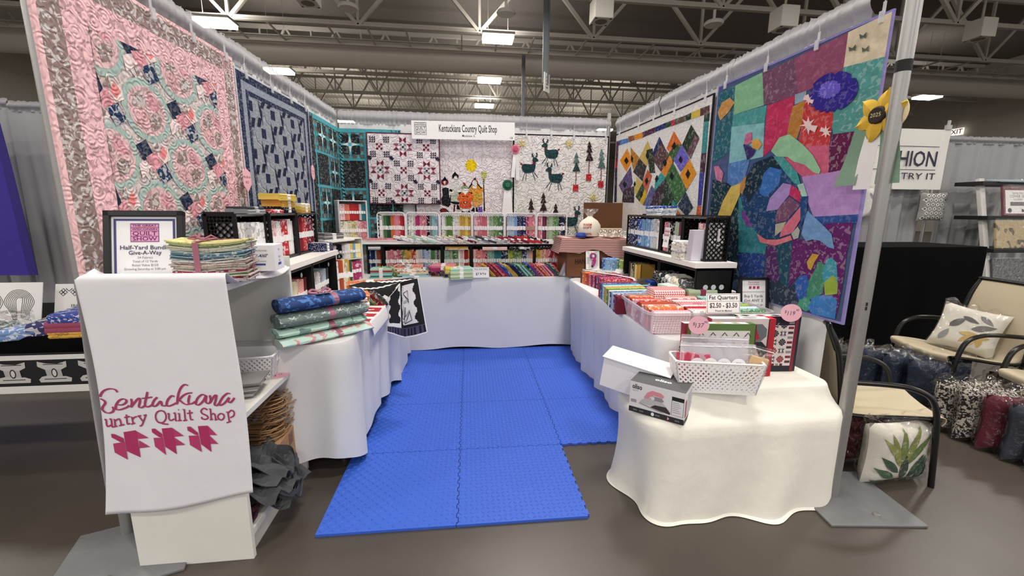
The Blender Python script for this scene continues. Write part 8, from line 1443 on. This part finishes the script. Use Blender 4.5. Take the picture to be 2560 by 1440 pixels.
BLK=mat('black_cloth','050506',.95,mott=.2,ms=4,spec=.08)
def bcloth(lab,x0,x1,y0,y1,z,zb,amp=.02,**k): return cloth(lab,x0,x1,y0,y1,z,zb,amp=amp,mt=BLK,**k)
o=bcloth('tall black cloth covered counter at the right neighbour',3.55,5.6,3.8,4.5,1.06,.01,r=.06,fr=10,seed=9); o['group']='black cloths of the neighbouring stands'
t=thing('counter','tall counter under the black cloth at the right neighbour','counter',(4.575,4.15,0)); b=MB(); b.box((0,0,.53),(1.9,.55,1.04)); b.done('counter_body',LAMIN,t)
pillow(at(3.45,3.55,.012,.8),.40,.42,.1,'tan pillow in a clear bag standing before the black counter',mat('tan_cushion','8a7440',.85,mott=.1),group=RP_)
# ladder shelf
t=thing('ladder_shelf','white and black ladder shelf at the right edge before the grey drape','shelf',(7.15,4.75,0))
WH=mat('white_post','c9c7c4',.5)
for (x,lean) in((-.42,1),(.55,1)):
    b=MB(); b.bar((x,-.35,0),(x+.02,.1,1.86),.07,.05); b.done('post',WH,t,bev=.004)
for k,(z,dp) in enumerate(((.46,.5),(.95,.44),(1.36,.38),(1.8,.32))):
    b=MB(); b.box((.07,-.25+.1*k+.1,z),(1.12,dp,.05)); b.done('shelf_board',BLACKPL,t,bev=.004)
def flat(lab,M,w,h,c,m_=None,deco=None,d=.03,name='bagged_cover',cat='package',group='bagged goods on the ladder shelf'):
    t=thing(name,lab,cat,mx=M,group=group); b=MB(c); b.box((0,h/2,0),(w,h,d)); b.done('folded_goods',m_ or PRINT,t,bev=.01)
    if deco: b=MB(); b.T=Mx.Translation((0,0,d/2+.001)); deco(b); b.done('label_print',PRINT,t)
    b=MB(); b.sheet(lambda u,v:V(((u-.5)*w*1.04,v*h*1.05,d/2+.008+.004*sin(u*17+v*13))),10,10); b.done('clear_bag',GLOSSW,t,smooth=True)
def lbl(b):
    rect(b,-.19,.03,.19,.33,'e4e2e0'); 
    for s,y,hh,W_ in(('QUILTED',.29,.035,.16),('COVER SET',.25,.05,.26),('QUEEN',.21,.035,.14)): put(b,s,0,y,hh,'6a5a62',.001,W=W_)
    rect(b,-.12,.13,.14,.18,'5a5458',.001); disc(b,-.13,.07,.03,'3a3438',.001,14); rect(b,.05,.05,.15,.09,'4a3c44',.001)
flat('bagged bedding with white label on the upper ladder shelf',frame((7.1,4.62,1.385),(1,0,0),(0,.2,1)),.44,.38,'6a3a44',deco=lbl)
flat('black and tan bagged throw on the middle ladder shelf',frame((7.15,4.55,.975),(1,0,0),(0,.2,1)),.75,.36,'b8a47c',m_=mat('tan_print','a8946c',.8,pat='fleck',ps=7,pc='2a2422',pt=.55,mott=.1))
flat('dark grey bagged cushion on the lower ladder shelf',frame((7.0,4.48,.485),(1,0,0),(0,.2,1)),.5,.36,'4a4a4e')
flat('crumpled clear bag lying on top of the ladder shelf',frame((7.2,4.7,1.826),(1,0,0),(0,1,.1)),.6,.2,'9aa8b4',d=.03)
# sling chairs
FR=mat('black_tube','0b0b0c',.32,spec=.5); SL_=mat('sling_mesh','b9ac94',.85,mott=.06,ms=200); 
def chair(loc,rz_,lab,sc_f=1):
    """faces local +x, width along y"""
    t=thing('patio_chair',lab,'chair',(*loc,0),rz_,'black framed sling chairs'); t.scale=(sc_f,)*3; hw=.28
    for s in(-1,1):
        y=s*hw
        b=MB(); b.tube(crom([(.29,y,.0),(.27,y,.25),(.25,y,.45),(.21,y,.57),(.12,y,.62),(0,y,.63),(-.24,y,.615)],5),.0165,10); b.done('front_leg_arm',FR,t,smooth=True)
        b=MB(); b.tube(crom([(-.34,y,.0),(-.27,y,.2),(-.235,y,.42),(-.26,y,.64),(-.30,y,.84),(-.36,y,.965)],5),.0165,10); b.done('rear_leg_post',FR,t,smooth=True)
        b=MB(); b.tube(crom([(.28,y*.93,.44),(.12,y*.93,.425),(-.1,y*.93,.395),(-.235,y*.95,.40)],4),.012,8); b.done('seat_rail',FR,t,smooth=True)
    b=MB(); b.tube([(.27,-hw,.40),(.27,hw,.40)],.012,8); b.tube([(-.25,-hw,.37),(-.25,hw,.37)],.012,8); b.done('cross_bar',FR,t,smooth=True)
    b=MB(); b.tube(crom([(-.30,-hw,.82),(-.36,-hw,.965),(-.365,-hw*.85,.985),(-.365,hw*.85,.985),(-.36,hw,.965),(-.30,hw,.82)],4),.0165,10); b.done('top_rail',FR,t,smooth=True)
    P=crom([(.29,0,.40),(.305,0,.435),(.28,0,.452),(.12,0,.437),(-.08,0,.405),(-.2,0,.41),(-.245,0,.47),(-.27,0,.64),(-.31,0,.84),(-.365,0,.985)],5)
    b=MB(); pr=[[V((p[0],y*hw*.93,p[2]-.02*(1-y*y)*(1 if p[0]>-.2 else 0))) for y in(-1,-.5,0,.5,1)] for p in P]; b.rings(pr,cap0=False,close=False); b.done('sling',SL_,t,smooth=True,thick=.004)
    return t
chair((2.30,1.985),-.46,'tan sling patio chair right beside the tall pole',.84)
chair((3.72,2.60),pi-.18,'tan sling patio chair holding the leaf print pillow',.92)
chair((3.72,1.90),pi-.1,'tan sling patio chair cut by the right edge, nearest the viewer on that side',.92)
LP=leafdeco([(.15,.1,.3,.06,1.3,'8a8a88'),(.2,.45,.35,.07,.9,'5a5a58'),(.55,.5,.4,.07,.4,'6a6a68'),(.35,.75,.3,.05,-.3,'5a5a5a'),(.6,.85,.3,.05,-.6,'7a7a78'),(.45,.15,.35,.05,.9,'b89a5c'),(.6,.1,.35,.05,1.3,'c0a468'),(.75,.12,.3,.05,1.6,'b89a5c'),(.4,.35,.3,.05,.2,'c0a468'),(.6,.3,.3,.05,.3,'b89a5c')])
pillow(Mx.Translation((3.74,2.60,.385))@Mx.Rotation(-pi/2+.55,4,'Z')@Mx.Rotation(-.38,4,'X')@Mx.Rotation(.16,4,'Y'),.35,.34,.11,'white pillow with grey and gold leaves in a clear bag on the chair',LIN,LP)
GL=leafdeco([(x,y-.04,L*(1.4 if y>.3 else 1.12),w*1.25,a,c) for x,y,L,w,a,c in [(.42,.35,.45,.05,1.9,'7d8440'),(.45,.4,.45,.05,1.6,'6a7a38'),(.48,.4,.5,.05,1.2,'7d8440'),(.5,.35,.5,.05,.9,'5a7038'),(.45,.45,.4,.045,2.3,'8a9048'),(.4,.25,.4,.05,2.4,'2c4a38'),(.5,.1,.42,.06,1.57,'1f3a2c'),(.6,.1,.45,.05,1.1,'27422f'),(.7,.05,.45,.05,.9,'1f3040'),(.35,.15,.35,.05,2.6,'3a5a40'),(.35,.05,.32,.035,2.9,'2c4a38'),(.75,.1,.4,.05,1.3,'31503a')]])
PG='pillows in clear bags under the chairs'
pillow(at(2.25,1.745,.012,.06),.36,.33,.12,'white pillow with green palm leaves in a clear bag under the chair',LIN,GL,group=PG)
pillow(at(2.34,1.93,.012,.0),.36,.27,.1,'dark red pillow in a clear bag behind the palm leaf pillow',mat('maroon_cushion','5a1c24',.85,mott=.2),group=PG)
WD=leafdeco([(.3,.1,.4,.03,a*.45,'9a9aa0') for a in range(1,7)]+[(.7,.4,.35,.03,a*.5,'8a8a90') for a in range(1,7)])
pillow(at(2.02,2.02,.012,.0),.36,.34,.1,'dark pillow with white line petals in a clear bag behind the tall pole',mat('charcoal_cushion','26262c',.85,mott=.2),WD,group=PG)
LEO=mat('leopard','b8b0a6',.8,pat='fleck',fs=1,ps=75,pc='141210',pt=.95,mott=.1)
RP='row of standing pillows in clear bags'
NV_=mat('navy_cushion','18243a',.85,mott=.25,ms=8); BKC=mat('black_cushion','131318',.8,mott=.2); MR=mat('wine_cushion','581428',.85,mott=.15); GY=mat('slate_cushion','2e3340',.85,mott=.15); BR_=mat('brown_cushion','2a1a14',.85,mott=.2)
for (x,y,m_,lab,w,h) in((3.25,2.16,LEO,'leopard print pillow in a clear bag, farther one of two',.40,.335),(3.26,2.035,LEO,'leopard print pillow in a clear bag, nearer one of two',.40,.335),(3.28,1.92,MR,'wine red pillow in a clear bag beside the leopard ones',.42,.34),(3.29,1.805,GY,'slate blue pillow in a clear bag beside the wine red one',.42,.34),(3.29,1.685,GY,'slate blue pillow in a clear bag cut by the right edge',.42,.34),
    (3.40,2.45,NV_,'navy pillow in a clear bag under the leaf pillow chair, nearest one',.44,.36),(3.34,2.58,NV_,'navy pillow in a clear bag under the leaf pillow chair, middle one',.44,.36),(3.26,2.71,NV_,'navy pillow in a clear bag under the leaf pillow chair, farthest one',.44,.36),(3.02,2.84,BKC,'black pillow in a clear bag left of the navy ones',.42,.36),(2.88,2.97,BKC,'black pillow in a clear bag nearest the black counter',.42,.36),(3.75,2.24,BR_,'dark brown pillow in a clear bag behind the leopard ones',.40,.34)):
    pillow(at(x,y,.012,-.12),w,h,.115,lab,m_,group=RP)
pillow(at(2.06,2.30,.44,.9),.30,.36,.1,'white pillow with black lines in a clear bag on the chair beside the pole',mat('white_line_cushion','c8c4be',.85,pat='fleck',ps=30,pc='2a2a2c',pt=.6,mott=.1),group=PG)
# ---------------- neighbouring stand at left ----------------
gdr((-4.5,4.95),(-3.82,4.95),'grey drape panel of the left neighbour beside the pink quilt',41,z1=2.44); gdr((-6.6,4.98),(-4.52,4.98),'grey drape panel of the left neighbour at the picture edge',42,z1=2.47); gdr((-3.82,4.93),(-1.6,4.93),'grey drape of the left neighbour hidden behind the pink quilt',43,z1=2.44)
t=thing('purple_throw','deep purple banner with green at its foot hung at the left edge','throw',mx=frame((-4.35,4.5,.75),(1,0,0),(0,0,1)))
b=MB(); b.sheet(lambda u,v:V((-.95+(1.10+.07*(1-v))*u,v*1.5,.01*sin(u*9+v*3))),16,16,cf=lambda u,v:'1f5a4a' if (v<.32+.12*sin(u*9) and u<.62) else '2c2070' if u>.92 else '38288a'); b.done('cloth',mat('throw_cloth','attr',.85,mott=.12,ms=20,bump='noise',bs=40,bst=.3),t,smooth=True,thick=.006)
o=cloth('black tablecloth of the left neighbour hanging to the printed runner',-4.2,-1.80,2.26,3.1,.76,.47,amp=.008,fr=8,mt=BLK,seed=12,r=.03); o['group']='black cloths of the neighbouring stands'
t=thing('folding_table','folding table under the black cloth at the left neighbour','table',(-3,2.7,0)); b=MB(); b.box((0,0,.73),(2.3,.74,.04)); b.done('table_top',LAMIN,t)
for sx in(-1,1):
    for sy in(-1,1): b=MB(); b.tube([(sx*1.05,sy*.3,.71),(sx*1.05,sy*.3,0)],.014,8); b.done('leg',FR,t)
# runner with white stool figures
t=thing('printed_runner','black table runner with white carved stool prints and white edges at left','runner',mx=frame((-3.1,2.235,.475),(1,0,0),(0,0,1)))
b=MB('0d0d12'); b.box((0,.105,-.003),(2.58,.21,.004)); rect(b,-1.29,.0,1.29,.038,'d8d6d4',.0002); rect(b,-1.29,.175,1.29,.2,'d8d6d4',.0002); b.done('cloth',PRINT,t)
b=MB(); 
for k in range(14):
    x=-1.2+.186*k
    P=[(-.07,.055),(.07,.055),(.075,.075),(.05,.085),(.035,.085),(.032,.12),(.06,.135),(.062,.165),(.02,.152),(-.03,.155),(-.07,.166),(-.072,.14),(-.04,.122),(-.036,.09),(-.06,.085),(-.075,.07)]
    I=[(x+p,q,.0006) for p,q in P]; b.poly([I[i] for i in(0,1,2,3,4,13,14,15)],'b9b7b4'); b.poly([I[i] for i in(4,5,12,13)],'a9a7a4'); b.poly([I[i] for i in(5,6,7,8,9,10,11,12)],'b9b7b4')
    disc(b,x,.104,.014,'0d0d12',.0009,14,.024); disc(b,x,.104,.009,'c8c6c4',.0012,14,.018)
    for yy,ww in((.07,.05),(.148,.045)): rect(b,x-ww,yy,x+ww,yy+.004,'2a2a30',.0009)
b.done('stool_print',PRINT,t)
# display cards
t=thing('display_card','white card with black swirl lines at the left edge','card',mx=frame((-2.40,2.36,.762),(1,0,0),(0,.25,1)))
b=MB('dcdad8'); b.box((0,.13,-.002),(.38,.26,.004)); b.done('card',PRINT,t)
b=MB()
for s,cx_ in((-1,-.06),(1,.085)):
    for k in range(7):
        r=.07-.009*k; P=crom([(cx_-s*.0+r*.9,.05+.004*k),(cx_+r*.7,.10),(cx_+r,.16+.002*k),(cx_+r*.4,.215-.006*k),(cx_-r*.5,.215-.006*k),(cx_-r,.16),(cx_-r*.6,.11),(cx_-r*.3,.06)],4); stroke(b,P,.0013,lambda x,y:(x*1.0,y,.0006),'2a2a2e')
put(b,'Adinkra Batik Panel',.0,.105,.022,'3a3a3e',z=.0008,W=.2); b.done('print',PRINT,t)
t=thing('display_card','white card with black cross diamond borders beside the pink quilt','card',mx=frame((-2.02,2.42,.762),(1,0,0),(0,.25,1)))
b=MB('dcdad8'); b.box((0,.12,-.002),(.36,.24,.004)); b.done('card',PRINT,t)
b=MB(); K='1c1c30'
for row,y in((0,.195),(1,.045)):
    for k in range(6):
        x=-.14+.056*k
        for dx,dy in((-.0105,0),(.0105,0),(0,.0105),(0,-.0105)): 
            c_=[(x+dx+.0095,y+dy),(x+dx,y+dy+.0095),(x+dx-.0095,y+dy),(x+dx,y+dy-.0095),(x+dx+.0095,y+dy)]; stroke(b,c_,.0018,lambda p,q:(p,q,.0006),K)
        stroke(b,[(x+.012,y+.02*(1-2*row)),(x+.028,y+.006*(1-2*row)),(x+.044,y+.02*(1-2*row))],.002,lambda p,q:(p,q,.0006),K)
put(b,'EBAN Charm Pack',-.02,.12,.022,'2a2a3a',z=.0008,W=.16); rect(b,-.12,.104,.12,.106,'4a4a54',.0008); b.done('print',PRINT,t)
b=MB(); b.sheet(lambda u,v:V(((u-.5)*.5,.004*sin(u*9),.13*v)),6,3); o=b.done('clear_stand',PLASTIC,smooth=True,thick=.003); o.location=(-2.42,2.30,.762); tag(o,'clear plastic stand before the swirl card','stand')
LS=[('2f5a54','dark green and white batik bundle at the left edge',-2.42,2.36,.06,.2),('c8846c','coral batik piece under the green bundle at the left edge',-2.38,2.31,.02,.3),('6f8fc4','sky blue white batik bundle on the black table',-2.20,2.33,.04,.35),('3a3a68','dark violet batik bundle on the black table beside the cream one',-2.10,2.36,.06,.3),('d8cca0','cream batik bundle with black swirl on the black table',-2.15,2.44,.05,.2),('2a2a30','black batik bundle before the cross diamond card',-2.02,2.46,.06,.2)]
for c,l,x,y,z,a in LS: folded(x,y,.763,.22,.14,z,a,c,'floral',l,'batik fabrics on the left neighbour table',band=None)
for i,(c,l,w,h,z) in enumerate((('d0a030','mustard and slate batik fold at the bottom of the pile beside the towel',.26,.03,.763),('96425e','magenta pink batik bundle on the mustard one beside the towel',.28,.05,.793),('3a4a9c','blue swirl batik bundle on top beside the towel',.24,.035,.843))): folded(-1.95,2.35,z,w,.2,h,.05,c,'printed' if i!=1 else 'plain',l,'batik pile beside the white towel',band=None)
# big white vents: nothing else
